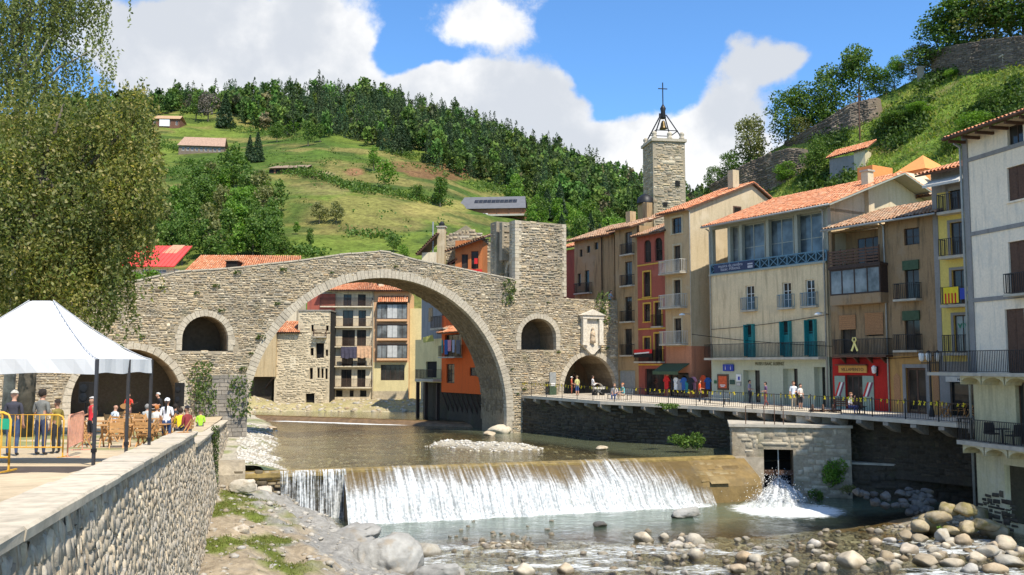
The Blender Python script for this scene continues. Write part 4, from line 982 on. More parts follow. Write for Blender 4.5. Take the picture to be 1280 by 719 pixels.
# attic: posts, glazing, rail
za2 = za+.12; MB().box(x0-.02, x1+.02, -.12, 8, za, za2).build('attic_floor', M_gfr, h)
glz = [(912, 924, 1), (929, 957, 2), (963.5, 993, 2), (999, 1032, 2)]
for k, (p, q, c) in enumerate(glz):
    a, b = HP.X(p, 300, .5), HP.X(q, 300, .5); w = window(h, (a, b, za2, ze-.15), M_gfr, M_glass2 if k == 0 else glass('attic_glass_%d' % k, (.10, .13, .15), .04), .45, c, 2, .09, name='attic_window')
xg0 = HP.X(912, 300, .5)
for px in (890, 912, 926.5, 960, 996, 1034): x = HP.X(px, 300, .1); MB().box(x-.14, x+.14, .02, .34, za2, ze).build('attic_post', M_gfr, h)
MB().box(xg0, x1, .5, D5, za2, ze, 0).build('attic_wall', P_cream, h); MB().box(x0, x1, 0, .4, ze-.16, ze+.1).build('attic_beam', M_gfr, h)
MB().box(x0, xg0, 6.5, 6.7, za2, ze+1).build('attic_back_wall', P_gable, h)
xr0, xr1 = HP.X(888.5, 340, -.1), HP.X(1033, 325, -.1); nb = 13; mb = MB(); rz = za2; rh = HP.hit(960, 322, -.1)[1]-rz
mb.box(xr0, xr1, -.12, -.06, rz+rh-.05, rz+rh+.03); mb.box(xr0, xr1, -.12, -.06, rz, rz+.06)
for i in range(nb+1): x = xr0+(xr1-xr0)*i/nb; mb.box(x-.04, x+.04, -.125, -.055, rz, rz+rh)
rl = mb.build('attic_railing', M_blue, h)
for i in range(nb):
    xa, xb = xr0+(xr1-xr0)*i/nb+.04, xr0+(xr1-xr0)*(i+1)/nb-.04; MB().bar((xa, -.09, rz+.06), (xb, -.09, rz+rh-.05), .035, .05).bar((xa, -.075, rz+rh-.05), (xb, -.075, rz+.06), .035, .05).build('cross_brace', M_blue, rl)
MB().box(xr0, xr1, -.03, -.01, rz, rz+rh-.1).build('rail_backing', simple('dark_net', (.015, .035, .045), .8), rl)
# roof
e0, e1 = HP.X(877, 286, -.9), HP.X(1037, 257, -.9); zr5 = ze+2.9; DR = 7.0
roof(h, (e0, -.9, ze-.02), (e1, -.9, ze-.02), (e1, DR, zr5), (e0, DR, zr5), M_tile, M_gfr, seed=9)
roof(h, (e1, D5+3.5, ze+.6), (e0, D5+3.5, ze+.6), (e0, DR, zr5), (e1, DR, zr5), M_tile, M_gfr, seed=10)
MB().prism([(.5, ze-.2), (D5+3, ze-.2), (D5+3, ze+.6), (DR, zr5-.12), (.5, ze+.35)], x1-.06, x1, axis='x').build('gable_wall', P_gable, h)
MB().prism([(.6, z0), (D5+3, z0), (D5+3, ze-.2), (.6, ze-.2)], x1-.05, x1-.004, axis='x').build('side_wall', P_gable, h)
for px, y_ in ((1067, 4.4), (1117, 12.2)):
    x = x1+.02; zc = ze+.35+(zr5-ze-.35)*min(1, y_/DR); MB().box(x-.25, x+.3, y_-.3, y_+.3, zc-2.6, zc+.9).build('chimney', P_gable, h); MB().box(x-.33, x+.38, y_-.38, y_+.38, zc+.9, zc+1.02).build('chimney_cap', M_concrete, h)
pipe(h, x1-.12, z0, ze-.1, -.1, .055, M_lgrey); pipe(h, x0+.12, zg, ze-.1, -.1, .05, M_lgrey)
MB().tube([(e0, -.98, ze-.06), (e1, -.98, ze-.06)], .07, 8).build('gutter', M_lgrey, h, smooth=True)
# banner on the attic rail
b = HP.rect(895.5, 327, 943, 341, -.2); bn = thing('attic_banner', 'dark blue printed banner on the attic railing of the cream house', 'banner', HP.world(xr0+.4, -.14, rz+.06), AW)
bw = HP.X(943, 332, -.15)-xr0-.4; M_navy = simple('navy_cloth', (.035, .05, .10), .8, var=.15); M_ltxt = simple('pale_print', (.42, .42, .46), .8)
MB().box(0, bw, -.02, 0, 0, rh-.1).build('cloth', M_navy, bn)
text_mesh('musica de cambra', .34, M_ltxt, bn, (bw*.42, -.024, rh*.62), xs=.95*bw*.75/2.9); text_mesh('Isaac Albeniz', .34, M_ltxt, bn, (bw*.42, -.024, rh*.28), xs=.95*bw*.7/2.4)
MB().box(bw*.84, bw*.96, -.026, -.02, rh*.12, rh*.36).build('white_panel', M_ltxt, bn); MB().box(bw*.84, bw*.96, -.026, -.02, rh*.46, rh*.6).build('white_panel', M_ltxt, bn)
sgn = HP.hit(962, 455); text_mesh('MUSEU ISAAC ALBENIZ', .34, simple('bronze_letters', (.10, .085, .03), .5, .3), h, (sgn[0], -.03, sgn[1]), xs=.78, name='wall_lettering')
def wallsign(name, label, px, mat, mat2=None, plane=HP, y=-.05, inset=.06):
    r_ = plane.rect(*px); t = thing(name, label, 'sign', plane.world((r_[0]+r_[1])/2, y, r_[2]), plane.a); w = (r_[1]-r_[0])/2; hh = r_[3]-r_[2]
    MB().box(-w, w, -.03, .05, 0, hh).build('panel', mat, t)
    if mat2: MB().box(-w+inset, w-inset, -.036, -.03, inset, hh-inset).build('printed_face', mat2, t)
    return t, w, hh
t, w, hh = wallsign('information_sign', 'blue information sign with white i marks on the pale green wall', (905, 455.5, 918, 464), M_bsign, y=-.1)
for e in (-.5, .5): text_mesh('i', hh*.9, M_white, t, (w*e, -.036, hh*.48))
M_post = simple('orange_poster', (.62, .10, .03), .6, var=.25, nscale=5)
t, w, hh = wallsign('poster_case', 'wooden notice case with orange poster under the blue sign', (897.5, 468, 911, 487.5), M_wood, M_post, inset=.14); MB().box(-w*.5, w*.5, -.04, -.036, hh*.28, hh*.34).build('poster_line', M_white, t); MB().box(-w*.35, w*.35, -.04, -.036, hh*.19, hh*.24).build('poster_line', M_white, t)
wallsign('wall_plate', 'small dark green wall plate right of the poster case', (913, 475, 918.5, 480.5), simple('dark_green_enamel', (.015, .06, .04), .4)); wallsign('wall_plate', 'tiny green plate left of the poster case', (893.3, 475.5, 895.8, 479.5), simple('green_enamel', (.02, .12, .05), .4))
t, w, hh = wallsign('opening_hours_board', 'white board with blue print beside the museum door', (921, 468, 927, 477), M_white); MB().box(-w*.2, w*.6, -.036, -.03, hh*.2, hh*.7).build('blue_print', M_bsign, t); wallsign('notice_board', 'small grey notice under the white museum board', (921.5, 478, 926.5, 482.5), M_lgrey, M_offw, inset=.04)

# brown double house: left half with bay window and red shop
h = house('town_house', 'brown house with wooden loggia, glazed bay and red shop below')
x0, x1 = TOPX(1040), TOPX(1111.5); z0 = deck_z(26)-.35; ze = HP.hit(1072, 285)[1]; zred = HP.hit(1075, 447)[1]
z_l = HP.hit(1072, 331)[1]; z_b0 = HP.hit(1070, 381)[1]; z_b1 = HP.hit(1070, 334)[1]; zf = HP.hit(1075, 444)[1]
log = (x0+.25, HP.X(1098, 310), z_l, ze-.1); bayr = (HP.X(1044, 356), HP.X(1096, 356), z_b0+.6, z_b1-.15)
lw = [HP.rect(1051, 394, 1070, 442), HP.rect(1083, 391, 1104, 420)]; dr = HP.rect(1057.5, 469, 1079, 514)
facade(h, x0, x1, zred, ze, [log, bayr]+lw, P_dkbrown, reveal=.3); facade(h, x0, x1, z0, zred, [dr], P_redshop, name='shop_wall', reveal=.2)
body(h, x0, x1, 1.4, 9, z_l, ze, P_dkbrown, 'loggia_back'); body(h, x0, x1, .32, 9, z0, z_l-.01, P_dkbrown); MB().box(x0, x0+.25, .3, 1.4, z_l, ze).build('loggia_side', P_gable, h); MB().box(log[1], x1, .31, 1.4, z_l, ze).build('loggia_side', P_dkbrown, h)
window(h, (log[0]+1.0, log[1]-.2, z_l+.1, ze-.5), M_wood, M_glass, 1.3, 4, 1, name='loggia_window')
mb = MB(); xa, xb = HP.X(1036, 320, -.5), HP.X(1099, 318, -.5); MB().box(xa, xb, -.6, .3, z_l-.18, z_l).build('loggia_floor', M_wood, h)
for k in range(5): MB().box(xa, xb, -.6, -.56, z_l+.08+k*.19, z_l+.2+k*.19).build('loggia_rail_board', M_wood, h)
for k in range(5): x = xa+(xb-xa)*k/4; MB().box(x-.04, x+.04, -.56, -.5, z_l, z_l+1.05).build('loggia_post', M_wood, h)
# bay
xa, xb = HP.X(1037.5, 358, -.7), HP.X(1101, 358, -.7); MB().box(xa, xb, -.75, .02, z_b0-.02, z_b0+.62).build('bay_parapet', P_dkbrown, h); MB().box(xa-.05, xb+.05, -.8, .02, z_b1-.12, z_b1+.05).build('bay_roof', M_dwood, h)
bw_ = window(h, (xa, xb, z_b0+.62, z_b1-.12), M_dwood, M_glass2, -.72, 4, 1, .10, name='bay_window'); MB().box(xb-.05, xb, -.66, 0, z_b0+.62, z_b1-.12).build('bay_side', M_dwood, h)
for i, w in enumerate(lw): window(h, w, M_dwood, M_glass, .2, 2, 1)
for i, w in enumerate(lw):
    hh = (w[3]-w[2])*(.38 if i == 0 else .95); o = thing('reed_blind', ['half-rolled reed blind behind the ribboned balcony', 'fully lowered reed blind on the brown house'][i], 'blind', HP.world(w[0]-.05, -.05, w[3]), AW)
    nsl = 7 if i == 0 else 15
    for k in range(nsl): MB().box(0, w[1]-w[0]+.1, -.03, 0, -hh*(k+1)/nsl+.01, -hh*k/nsl).build('slat', M_reed, o)
xa, xb = HP.X(1041, 435, -.6), HP.X(1108, 432, -.6); balcony(h, xa, xb, zf, .7, 1.0, .14, M_iron, M_wood, .11, brackets=4)
M_ribb = simple('pale_yellow_cloth', (.80, .68, .25), .8)
r_ = HP.hit(1068.6, 430, -.72); o = MB().bar((-.02, 0, .1), (.22, -.01, -.45), .03, .12).bar((.02, 0, .1), (-.22, -.02, -.45), .03, .12).tube([(0.02, -.01, .1), (.14, -.01, .25), (.08, -.01, .4), (-.08, -.01, .4), (-.14, -.01, .25), (-.02, -.01, .1)], .05, 6).build('ribbon_emblem', M_ribb); o.location = HP.world(r_[0], -.76, r_[1]); o.rotation_euler = (0, 0, AW); prop(o, 'large pale yellow ribbon emblem on the balcony above the red shop', 'ribbon')
window(h, dr, M_dwood, M_glass, .15, 3, 1, .12, name='shop_door')
for (p, q) in ((1044.5, 1057.3), (1079.3, 1093)):
    s_ = HP.rect(p, 470, q, 511); o = MB().box(s_[0], s_[1], -.07, -.02, z0+.35, s_[3]).build('door_shutter', M_shgreen, h); cx = (s_[0]+s_[1])/2; cz = s_[3]-.75
    for k, mm in enumerate((M_redcl, M_white, simple('plum_paint', (.16, .03, .08), .6))): dx = (k-1)*.16; MB().add([(cx-.25+dx, -.076-.003*k, cz-.55), (cx-.12+dx, -.076-.003*k, cz-.55), (cx+.25+dx, -.076-.003*k, cz+.35), (cx+.12+dx, -.076-.003*k, cz+.35)], [(0, 1, 2, 3)]).build('painted_stripe', mm, o)
t, w, hh = wallsign('shop_sign', 'gilt wooden sign board over the red shop door', (1050, 457, 1085, 466), M_gold, y=-.12); text_mesh('VILLAMENTO', hh*.62, M_wood, t, (0, -.04, hh*.42), xs=2*w*.86/(hh*.62*6.4)); MB().box(-w-.15, w+.05, -.2, .1, hh, hh+.07).build('sign_hood', M_wood, t)
wl = thing('wall_lantern', 'white and black wall lantern right of the gilt shop sign', 'lamp', HP.world(HP.X(1096), -.1, HP.hit(1096, 468)[1]), AW); MB().box(-.05, .05, 0, .1, -.1, .5).build('bracket', M_iron, wl); MB().lathe([(.05, -.25), (.12, -.2), (.16, .15), (.05, .25)], 8, (0, -.22, .3)).build('lamp_glass', M_white, wl)
# right half
h2 = house('town_house', 'narrow patchy brown house with two balconied doors and ochre ground floor')
x0b, x1b = x1, TOPX(1172.5); zeb = HP.hit(1142, 272)[1]; zoc = HP.hit(1142, 445)[1]
wr = [HP.rect(1130, 285, 1149, 306), HP.rect(1131, 326, 1149, 374), HP.rect(1131, 389, 1150, 438)]; dr = HP.rect(1133, 460, 1158, 517)
facade(h2, x0b, x1b, zoc, zeb, wr, P_dkbrown); facade(h2, x0b, x1b, z0, zoc, [dr], P_ochre, name='ground_floor_wall'); body(h2, x0b, x1b, .24, 9, z0, zeb, P_dkbrown)
for i, w in enumerate(wr):
    window(h2, w, M_dwood, M_glass, cols=2, rows=1 if i else 2)
    if i: balcony(h2, w[0]-.45, w[1]+.15, w[2], .6, .95); MB().box(w[0]-.05, w[1]+.05, -.14, 0, w[3]-.55, w[3]+.02).build('rolled_blind', M_awng, h2)
window(h2, dr, M_wood, M_glass, .15, 2, 1, .12, name='shop_door'); trim(h2, dr, .22, P_grey, 'door_surround', sill=False)
for px in (1121.5, 1170): r_ = HP.rect(px-4, 466, px+4, 500); MB().prism([(r_[0], r_[2]), (r_[1], r_[2]), (r_[1], r_[3]-.25), ((r_[0]+r_[1])/2, r_[3]), (r_[0], r_[3]-.25)], -.02, .03).build('bricked_niche', M_reed, h2)
eA, eB = HP.X(1027, 289, -.8), HP.X(1169, 264, -.8); zA = HP.hit(1027, 289.5, -.8)[1]; zB = HP.hit(1169, 264.5, -.8)[1]; zA = zB = (zA+zB)/2; DR6 = 5.4
roof(h, (eA, -.8, zA), ((eA+eB)/2, -.8, zA), ((eA+eB)/2, DR6, zA+1.9), (eA, DR6, zA+1.9), M_tileold, seed=21); roof(h2, ((eA+eB)/2, -.8, zA), (eB, -.8, zA), (eB, DR6, zA+1.9), ((eA+eB)/2, DR6, zA+1.9), M_tileold, seed=22)
MB().box(x1b-.02, x1b+.0, 0, 9, z0, zA).build('side_wall', P_dkbrown, h2)
MB().tube([(eA, -.88, zA-.05), (eB, -.88, zA-.05)], .07, 8).build('gutter', M_lgrey, h2, smooth=True); pipe(h, x1-.05, z0, zA-.05, -.1, .055, M_lgrey)
# roofscape behind: pale gable, orange rooms, hut
bk = Plane(HP.P+ND*9.5, AW)
h = house('rear_house', 'pale rear house with chimney and orange rooftop room', bk)
a, b, c, d = bk.rect(1121, 213, 1140, 262); MB().prism([(a, c-6), (b, c-6), (b, d-1.0), (a+.3, d)], 0, 3).build('gable_wall', P_gable, h)
a, b, c, d = bk.rect(1072, 208, 1091, 236, 1.); MB().box(a, b, 1., 3.4, c-2, d).build('orange_box_room', P_orange, h)
o3 = bk.rect(1122, 213, 1166, 245, 3.); zap = bk.hit(1136, 197, 4.5)[1]; xa, xb = o3[0]-.3, o3[1]-.6
MB().box(xa, xb, 3., 6.5, o3[2]-6, o3[3]).build('orange_room', P_orange, h)
MB().add([(xa-.1, 2.9, o3[3]), (xb+.1, 2.9, o3[3]), (xb+.1, 6.6, o3[3]), (xa-.1, 6.6, o3[3]), ((xa+xb)/2, 4.75, zap)], [(0, 1, 4), (1, 2, 4), (2, 3, 4), (3, 0, 4), (3, 2, 1, 0)]).build('pyramid_roof', P_orange, h)
a, b, c, d = bk.rect(1138, 240, 1167, 262, .5); roof(h, (a, .2, c+.9), (b, .2, c+.9), (b, 2.8, c+1.9), (a, 2.8, c+1.9), M_tileold, seed=25)
hp_ = slope_hit(1058, 222); hut = thing('hillside_hut', 'small rendered hut with new tile roof on the slope above the houses', 'hut', (hp_.x, hp_.y, 0), R(-38))
k_ = hp_.y/F; wd_ = 40*k_; zt_ = at_y(1050, 190, hp_.y).z
MB().box(-wd_*.52, wd_*.25, 0, 3., hp_.z-3, zt_-.5).build('wall', P_grey, hut); MB().box(wd_*.25, wd_*.6, .0, 3., hp_.z-3, zt_).build('lit_wall', P_gable, hut)  # grey and pale render paint in the hut's shaded and sunlit sides
roof(hut, (-wd_*.62, -.4, zt_-.55), (wd_*.7, -.4, zt_+.05), (wd_*.7, 3.4, zt_+1.7), (-wd_*.62, 3.4, zt_+1.1), M_tile, seed=26)

# yellow house
h = house('town_house', 'narrow bright yellow house with four iron balconies')
x0, x1 = TOPX(1173), TOPX(1222); z0 = deck_z(32)-.4; zt = HP.hit(1190, 213)[1]; zg = HP.hit(1195, 452)[1]
wy = [(HP.X(1192, 400), HP.X(1212, 400), HP.hit(1200, b)[1], HP.hit(1200, t_)[1]) for t_, b in ((232, 264), (277, 320), (337, 381), (394, 441))]; dr = HP.rect(1188, 478, 1219, 520)
facade(h, x0, x1, zg, zt, wy, P_yellow); facade(h, x0, x1, z0, zg, [dr], P_grey, name='shop_wall'); body(h, x0, x1, .24, 9, z0, zt, P_yellow); MB().box(x0-.02, x1, -.03, .02, zt-1.2, zt).build('grey_frieze', P_grey, h); MB().box(x0-.03, x0+.3, -.025, .02, zg, zt-1.2).build('grey_pilaster', P_grey, h)
for i, w in enumerate(wy): window(h, w, M_dwood, M_glass if i < 3 else M_glass2, cols=2, rows=1); trim(h, w, .16, P_grey, sill=False); balcony(h, HP.X(1177, 400, -.6), x1, w[2], .7, 1.0, .16)
window(h, dr, M_dark, M_glass, .2, 1, 1, name='shop_front')
roof(h, (x0-.5, -.9, zt-.1), (x1, -.9, zt-.1), (x1, 5, zt+1.6), (x0-.5, 5, zt+1.6), M_tile, seed=27)
aw = HP.rect(1176, 226, 1213, 232); o = MB().add([(x0+.1, 0, aw[3]+.35), (x1, 0, aw[3]+.35), (x1, -1.1, aw[2]+.1), (x0+.1, -1.1, aw[2]+.1), (x0+.1, 0, aw[3]+.3), (x1, 0, aw[3]+.3), (x1, -1.1, aw[2]-.05), (x0+.1, -1.1, aw[2]-.05)], [(0, 3, 2, 1), (4, 5, 6, 7), (3, 7, 6, 2), (0, 4, 7, 3), (1, 2, 6, 5), (0, 1, 5, 4)]).build('canvas_awning', M_offw); o.location = HP.P; o.rotation_euler = (0, 0, AW); prop(o, 'pale canvas awning above the top balcony of the yellow house', 'awning')
fr = HP.rect(1179.5, 359, 1198, 379, -.75); fl = thing('striped_flag', 'yellow and red striped flag tied to the yellow house balcony', 'flag', HP.world(fr[0], -.76, fr[2]), AW)
w_ = fr[1]-fr[0]; hh = fr[3]-fr[2]; MB().box(0, w_, -.012, 0, 0, hh).build('yellow_field', M_yel, fl)
for k in range(4): MB().box(w_*(.10+.22*k), w_*(.10+.22*k)+w_*.10, -.018, -.012, .0, hh*.62).build('red_stripe', M_redcl, fl)
fr = HP.rect(1200, 360, 1210, 374, -.75); fl = MB().box(0, fr[1]-fr[0], -.015, 0, 0, fr[3]-fr[2]).build('flag', M_bsign); fl.location = HP.world(fr[0], -.76, fr[2]); fl.rotation_euler = (0, 0, AW); prop(fl, 'small blue banner beside the striped flag', 'banner')
rx = HP.hit(1211.5, 367, -.8); o = MB().bar((-.15, 0, -.4), (.12, 0, .4), .03, .12).bar((.15, .01, -.4), (-.12, .01, .4), .03, .12).build('ribbon_emblem', M_ribb); o.location = HP.world(rx[0], -.82, rx[1]); o.rotation_euler = (0, 0, AW); prop(o, 'pale yellow crossed ribbon beside the blue banner', 'ribbon')
tx = HP.hit(1205, 406); t_ = text_mesh('viva', .62, simple('green_lettering', (.01, .19, .10), .5), h, (tx[0], .125, tx[1]), name='window_lettering')
sg = HP.rect(1183, 470, 1219, 477.5); t, w, hh = wallsign('shop_fascia', 'pale fascia board with dark letters on the grey shop front', (1183, 471, 1219, 477.5), M_offw); text_mesh('Habaneres', hh*.8, M_dark, t, (w*.35, -.036, hh*.45), xs=.9)

# ------------------------------------------------------------------ white house at the right edge, standing in the river
WP = Plane((.4986*46, 46.), math.atan2(-.975, .22))
h = thing('white_house', 'tall white house with brown shutters rising from the river at right', 'house', (WP.P.x, WP.P.y, 0), WP.a)
LW = 9.; ze = WP.hit(1209, 168)[1]; zb = WP.hit(1240, 466)[1]; zl = WP.hit(1240, 552)[1]; zat = WP.hit(1240, 188)[1]
R_ = lambda *a: WP.rect(*a)
wu = [R_(1259, 155, 1279, 183), R_(1260, 207, 1283, 250), R_(1262, 301, 1285, 368), (WP.X(1258, 420), WP.X(1282, 420), zb, WP.hit(1270, 386)[1])]; wl_ = [(WP.X(1270, 510), WP.X(1290, 510), zl, WP.hit(1278, 478)[1])]; wa = [(WP.X(1256, 600), WP.X(1290, 600), 0.4, WP.hit(1270, 583)[1])]
facade(h, 0, LW, zb, ze, wu, P_white); facade(h, 0, LW, -.5, zb, wl_+wa, P_pyel, name='lower_wall', reveal=.3); body(h, 0, LW, .34, 10, zb, ze, P_white); body(h, 0, LW, 1.5, 10, zl, zb, P_pyel, 'lower_body'); MB().box(0, .3, .31, 8, -.5, zl).build('river_wall', M_darkst, h); MB().box(.02, LW, .31, 1.5, zl, zb).build('lower_body', P_pyel, h)
for i, w in enumerate(wu):
    if i == 0: window(h, w, M_dwood, M_glass, .15, 2, 1)
    else:
        wo = window(h, w, M_dwood, M_glass, .18, 2, 1)
        for e in (0, 1):
            m_ = (w[0]+w[1])/2; a, b = (w[0]+.02, m_-.01) if e == 0 else (m_+.01, w[1]-.02); sh = MB().box(a, b, .06, .10, w[2]+.02, w[3]-.02).build('shutter', M_wood, h)
            for k in range(int((w[3]-w[2])/.16)): MB().box(a+.06, b-.06, .045, .06, w[2]+.08+k*.16, w[2]+.16+k*.16).build('louvre', M_wood, sh)
        trim(h, w, .10, P_white)
window(h, wl_[0], M_wood, M_glass, .2, 2, 1, name='river_door')
for y in (190, 287, 373): z = WP.hit(1245, y)[1]; MB().box(-.02, LW, -.05, 0, z-.10, z+.10).build('string_course', P_grey, h)
MB().box(-.06, .32, -.06, .0, zb, ze).build('corner_strip', P_grey, h)
balcony(h, WP.X(1253, 350, -.6), 4.5, wu[2][2], .6, .95); balcony(h, -2.0, LW, zb, 1.1, 1.05, .16, sp=.11); balcony(h, -.1, LW, zl, 1.0, 1.05, .2, sp=.11)
for zz in (zb-.16, zl-.2):
    for k in range(4):
        x = .2+k*1.5; MB().prism([(x, zz-.002), (x+1.4, zz-.002)]+[(x+.7+.7*math.cos(t), zz-.42+.36*math.sin(t)) for t in np.linspace(0, math.pi, 8)], -.9, -.02).build('balcony_arch', P_pyel, h)
V, Fq = rubble(lambda x, z: z < 1.9-.5*abs(x-1.2), 0, 2.2, 0, 2.2, .4, .22, .06, .03, None, 88); meshobj('exposed_stones', np_mesh('exposed_stones', V, Fq), M_darkst, h, kind='stuff')
ex_ = WP.X(1179, 167, -1.1); roof(h, (ex_, -1.1, ze-.25), (LW, -1.1, ze-.25), (LW, 4, ze+1.6), (ex_, 4, ze+1.6), M_tile, M_wood, seed=28)
for k in range(9): MB().box(ex_+.2+k*.95, ex_+.32+k*.95, -1.0, .0, ze-.46, ze-.32).build('rafter', M_wood, h)
pipe(h, -.12, .6, ze-.4, -.1, .06, M_lgrey); MB().tube([(ex_, -1.16, ze-.26), (LW, -1.16, ze-.26)], .08, 8).build('gutter', M_rust, h, smooth=True)

# ------------------------------------------------------------------ brown house behind the bridge wall and church tower
BHP = Plane(HP.P+WD*-4.5+ND*.3, AW+R(4))
h = house('town_house', 'weathered grey-brown house behind the bridge wall with small attic windows', BHP)
a, b = BHP.X(718, 330), BHP.X(768, 330); zt = BHP.hit(742, 297)[1]; ws = [BHP.rect(724.5, 312, 728, 321), BHP.rect(733.5, 307.5, 737.5, 316), BHP.rect(743, 303, 747.5, 312), BHP.rect(731, 338, 736.5, 366), BHP.rect(722, 342, 726, 358)]
facade(h, a, b, 4, zt, ws, P_brown); body(h, a, b, .24, 8, 4, zt, P_brown)
for w in ws: window(h, w, M_dwood, cols=1, rows=1, fw=.05)
balcony(h, ws[3][0]-1.2, ws[3][1]+.4, ws[3][2], .4, .9)
roof(h, (a-.5, -.7, zt-.1), (b+.3, -.7, zt-.1), (b+.3, 5, zt+1.9), (a-.5, 5, zt+1.9), M_tileold, seed=29); MB().box(b-1.2, b-.6, 2.5, 3.2, zt+.6, zt+2.4).build('chimney', P_beige, h)
pipe(h, b-1.6, 6, zt, -.1, .05, M_dark)
a2 = BHP.X(706, 330, 4.); o = thing('red_rear_house', 'dark red house side glimpsed right of the gate tower', 'house', (BHP.P.x, BHP.P.y, 0), BHP.a); MB().box(a2-2, a+.2, 4., 9, 4, BHP.hit(714, 312, 4)[1]).build('wall', P_red, o); zq = BHP.hit(712, 309, 3.6)[1]; roof(o, (a2-2.3, 3.5, zq), (a+.3, 3.5, zq), (a+.3, 8, zq+1.3), (a2-2.3, 8, zq+1.3), M_tile, seed=30)
# church tower
TY = 112.; TP = Plane((at_y(817.5, 300, TY).x, TY), R(9))
tw = thing('church_tower', 'square stone church bell tower with iron bell frame above the rooftops', 'tower', (TP.P.x, TP.P.y, 0), TP.a)
Wt = TP.X(857, 240); zt = TP.hit(835, 177)[1]; k_ = TY/F
MB().box(0, Wt, 0, Wt, 3, zt).build('shaft', M_mortar, tw)
V, Fq = rubble(lambda x, z: z < zt-.2 and .06 < x < Wt-.06, .1, Wt-.1, 14, zt, .5, .24, .05, .04, None, 91); meshobj('face_stones', np_mesh('face_stones', V, Fq), M_bridge, tw, kind='stuff')
V, Fq = rubble(lambda x, z: z < zt-.2 and .06 < x < Wt-.06, .1, Wt-.1, 14, zt, .5, .24, .05, .04, lambda x, z, d: np.stack([-d, x, z], 1), 92); meshobj('face_stones', np_mesh('face_stones', V, Fq), M_bridge, tw, kind='stuff')
MB().box(-.2, Wt+.2, -.2, Wt+.2, zt, zt+.35).build('cornice', M_vous, tw)
for (x, y) in ((.3, .3), (Wt-.3, .3), (.3, Wt-.3), (Wt-.3, Wt-.3), (Wt*.55, .3)): MB().lathe([(.35, 0), (.35, .25), (.2, .35), (.34, .6), (.34, .75), (.15, .95), (.02, 1.)], 10, (x, y, zt+.35)).build('finial', M_vous, tw, smooth=True)
r_ = TP.rect(844, 226.5, 849.5, 233); MB().box(r_[0], r_[1], -.13, .05, r_[2], r_[3]).build('opening', M_dark, tw)
r_ = TP.rect(829, 253, 834, 258); MB().box(r_[0], r_[1], -.13, .05, r_[2], r_[3]).build('opening', M_dark, tw)
cx = Wt*.5; cap = zt+.35; zbell = TP.hit(832, 152)[1]; zhub = TP.hit(832, 133)[1]; ztip = TP.hit(832, 97)[1]
fr = MB()
for (x, y) in ((cx-1.9, cx-1.9), (cx+1.9, cx-1.9), (cx-1.9, cx+1.9), (cx+1.9, cx+1.9)): fr.bar((x, y, cap), (cx+(x-cx)*.16, cx+(y-cx)*.16, zhub-.6), .12)
for zz, kk in ((cap+(zhub-cap)*.3, .74),):
    s_ = 1.9*kk; fr.bar((cx-s_, cx-s_, zz), (cx+s_, cx-s_, zz), .09); fr.bar((cx-s_, cx+s_, zz), (cx+s_, cx+s_, zz), .09); fr.bar((cx-s_, cx-s_, zz), (cx-s_, cx+s_, zz), .09); fr.bar((cx+s_, cx-s_, zz), (cx+s_, cx+s_, zz), .09)
fr.build('bell_frame', M_iron, tw)
MB().lathe([(.50, 0), (.46, .1), (.35, .4), (.29, .75), (.18, 1.0), (.04, 1.1)], 14, (cx, cx, zbell-.4)).build('bell', simple('bronze', (.10, .07, .03), .4, .8), tw, smooth=True)
MB().lathe([(.34, 0), (.38, .1), (.28, .9), (.38, 1.3), (.05, 1.9)], 10, (cx, cx, zhub-1.0)).build('hub', M_iron, tw, smooth=True)
MB().tube([(cx, cx, zhub), (cx, cx, ztip)], .07, 6).build('spire_rod', M_iron, tw); MB().bar((cx-.6, cx, ztip-.8), (cx+.6, cx, ztip-.8), .1).build('cross_arm', M_iron, tw); MB().box(cx-.55, cx-.05, cx-.02, cx+.02, ztip-4.6, ztip-4.).build('weather_vane', M_iron, tw)
# small dome-roofed turret at its left foot
tt_ = TP.rect(803, 244, 814, 280, -1.); MB().box(tt_[0], tt_[1], -1.5, 1, 10, tt_[3]-1).build('turret', P_brown, tw); MB().lathe([(1.1, 0), (1.1, .1), (.95, .7), (.5, 1.1), (.05, 1.3)], 10, ((tt_[0]+tt_[1])/2, -.4, tt_[3]-1)).build('turret_dome', M_iron, tw, smooth=True)
# ------------------------------------------------------------------ houses upstream, seen through the arch
P_uc = plaster('pale_cream_render', (.70, .60, .43), (.34, .29, .21), .45, (.50, .44, .33)); P_peach = plaster('peach_render', (.66, .40, .22), (.45, .3, .18), .3)
P_lemon = plaster('lemon_render', (.68, .57, .30), (.45, .38, .2), .3); P_ostone = stone('upstream_rubble', [(0, (.44, .36, .24)), (.5, (.56, .46, .31)), (1, (.64, .53, .36))], nscale=4, dirt=.3)
P_tan = plaster('tan_boarding', (.50, .38, .22), (.32, .24, .14), .5, (.44, .34, .2)); P_bigor = plaster('vivid_orange_render', (.75, .135, .03), (.55, .10, .03), .3, (.70, .13, .03), pamt=.25); P_blgrey = plaster('blue_grey_render', (.24, .25, .26), (.15, .15, .16), .4)
U1 = Plane((0, 104.), 0.)
h = house('stone_house', 'rubble stone house with slit windows by the river seen through the arch', U1)
a, b = U1.X(343, 470), U1.X(412, 470); am = U1.X(372, 450); zt = U1.hit(392, 389)[1]; zt2 = U1.hit(355, 417)[1]
ws = [U1.rect(*r) for r in ((389, 406, 392, 414.5), (397, 406, 401, 421), (407.5, 407, 410.7, 413.5), (388, 435, 392, 444.5), (395, 429, 405, 448), (407, 437, 410, 445), (387, 460, 391, 474), (396.5, 460.5, 399.5, 473), (401.5, 460.5, 404.5, 473), (406.5, 460.5, 409.5, 474), (382, 492, 393, 509))]
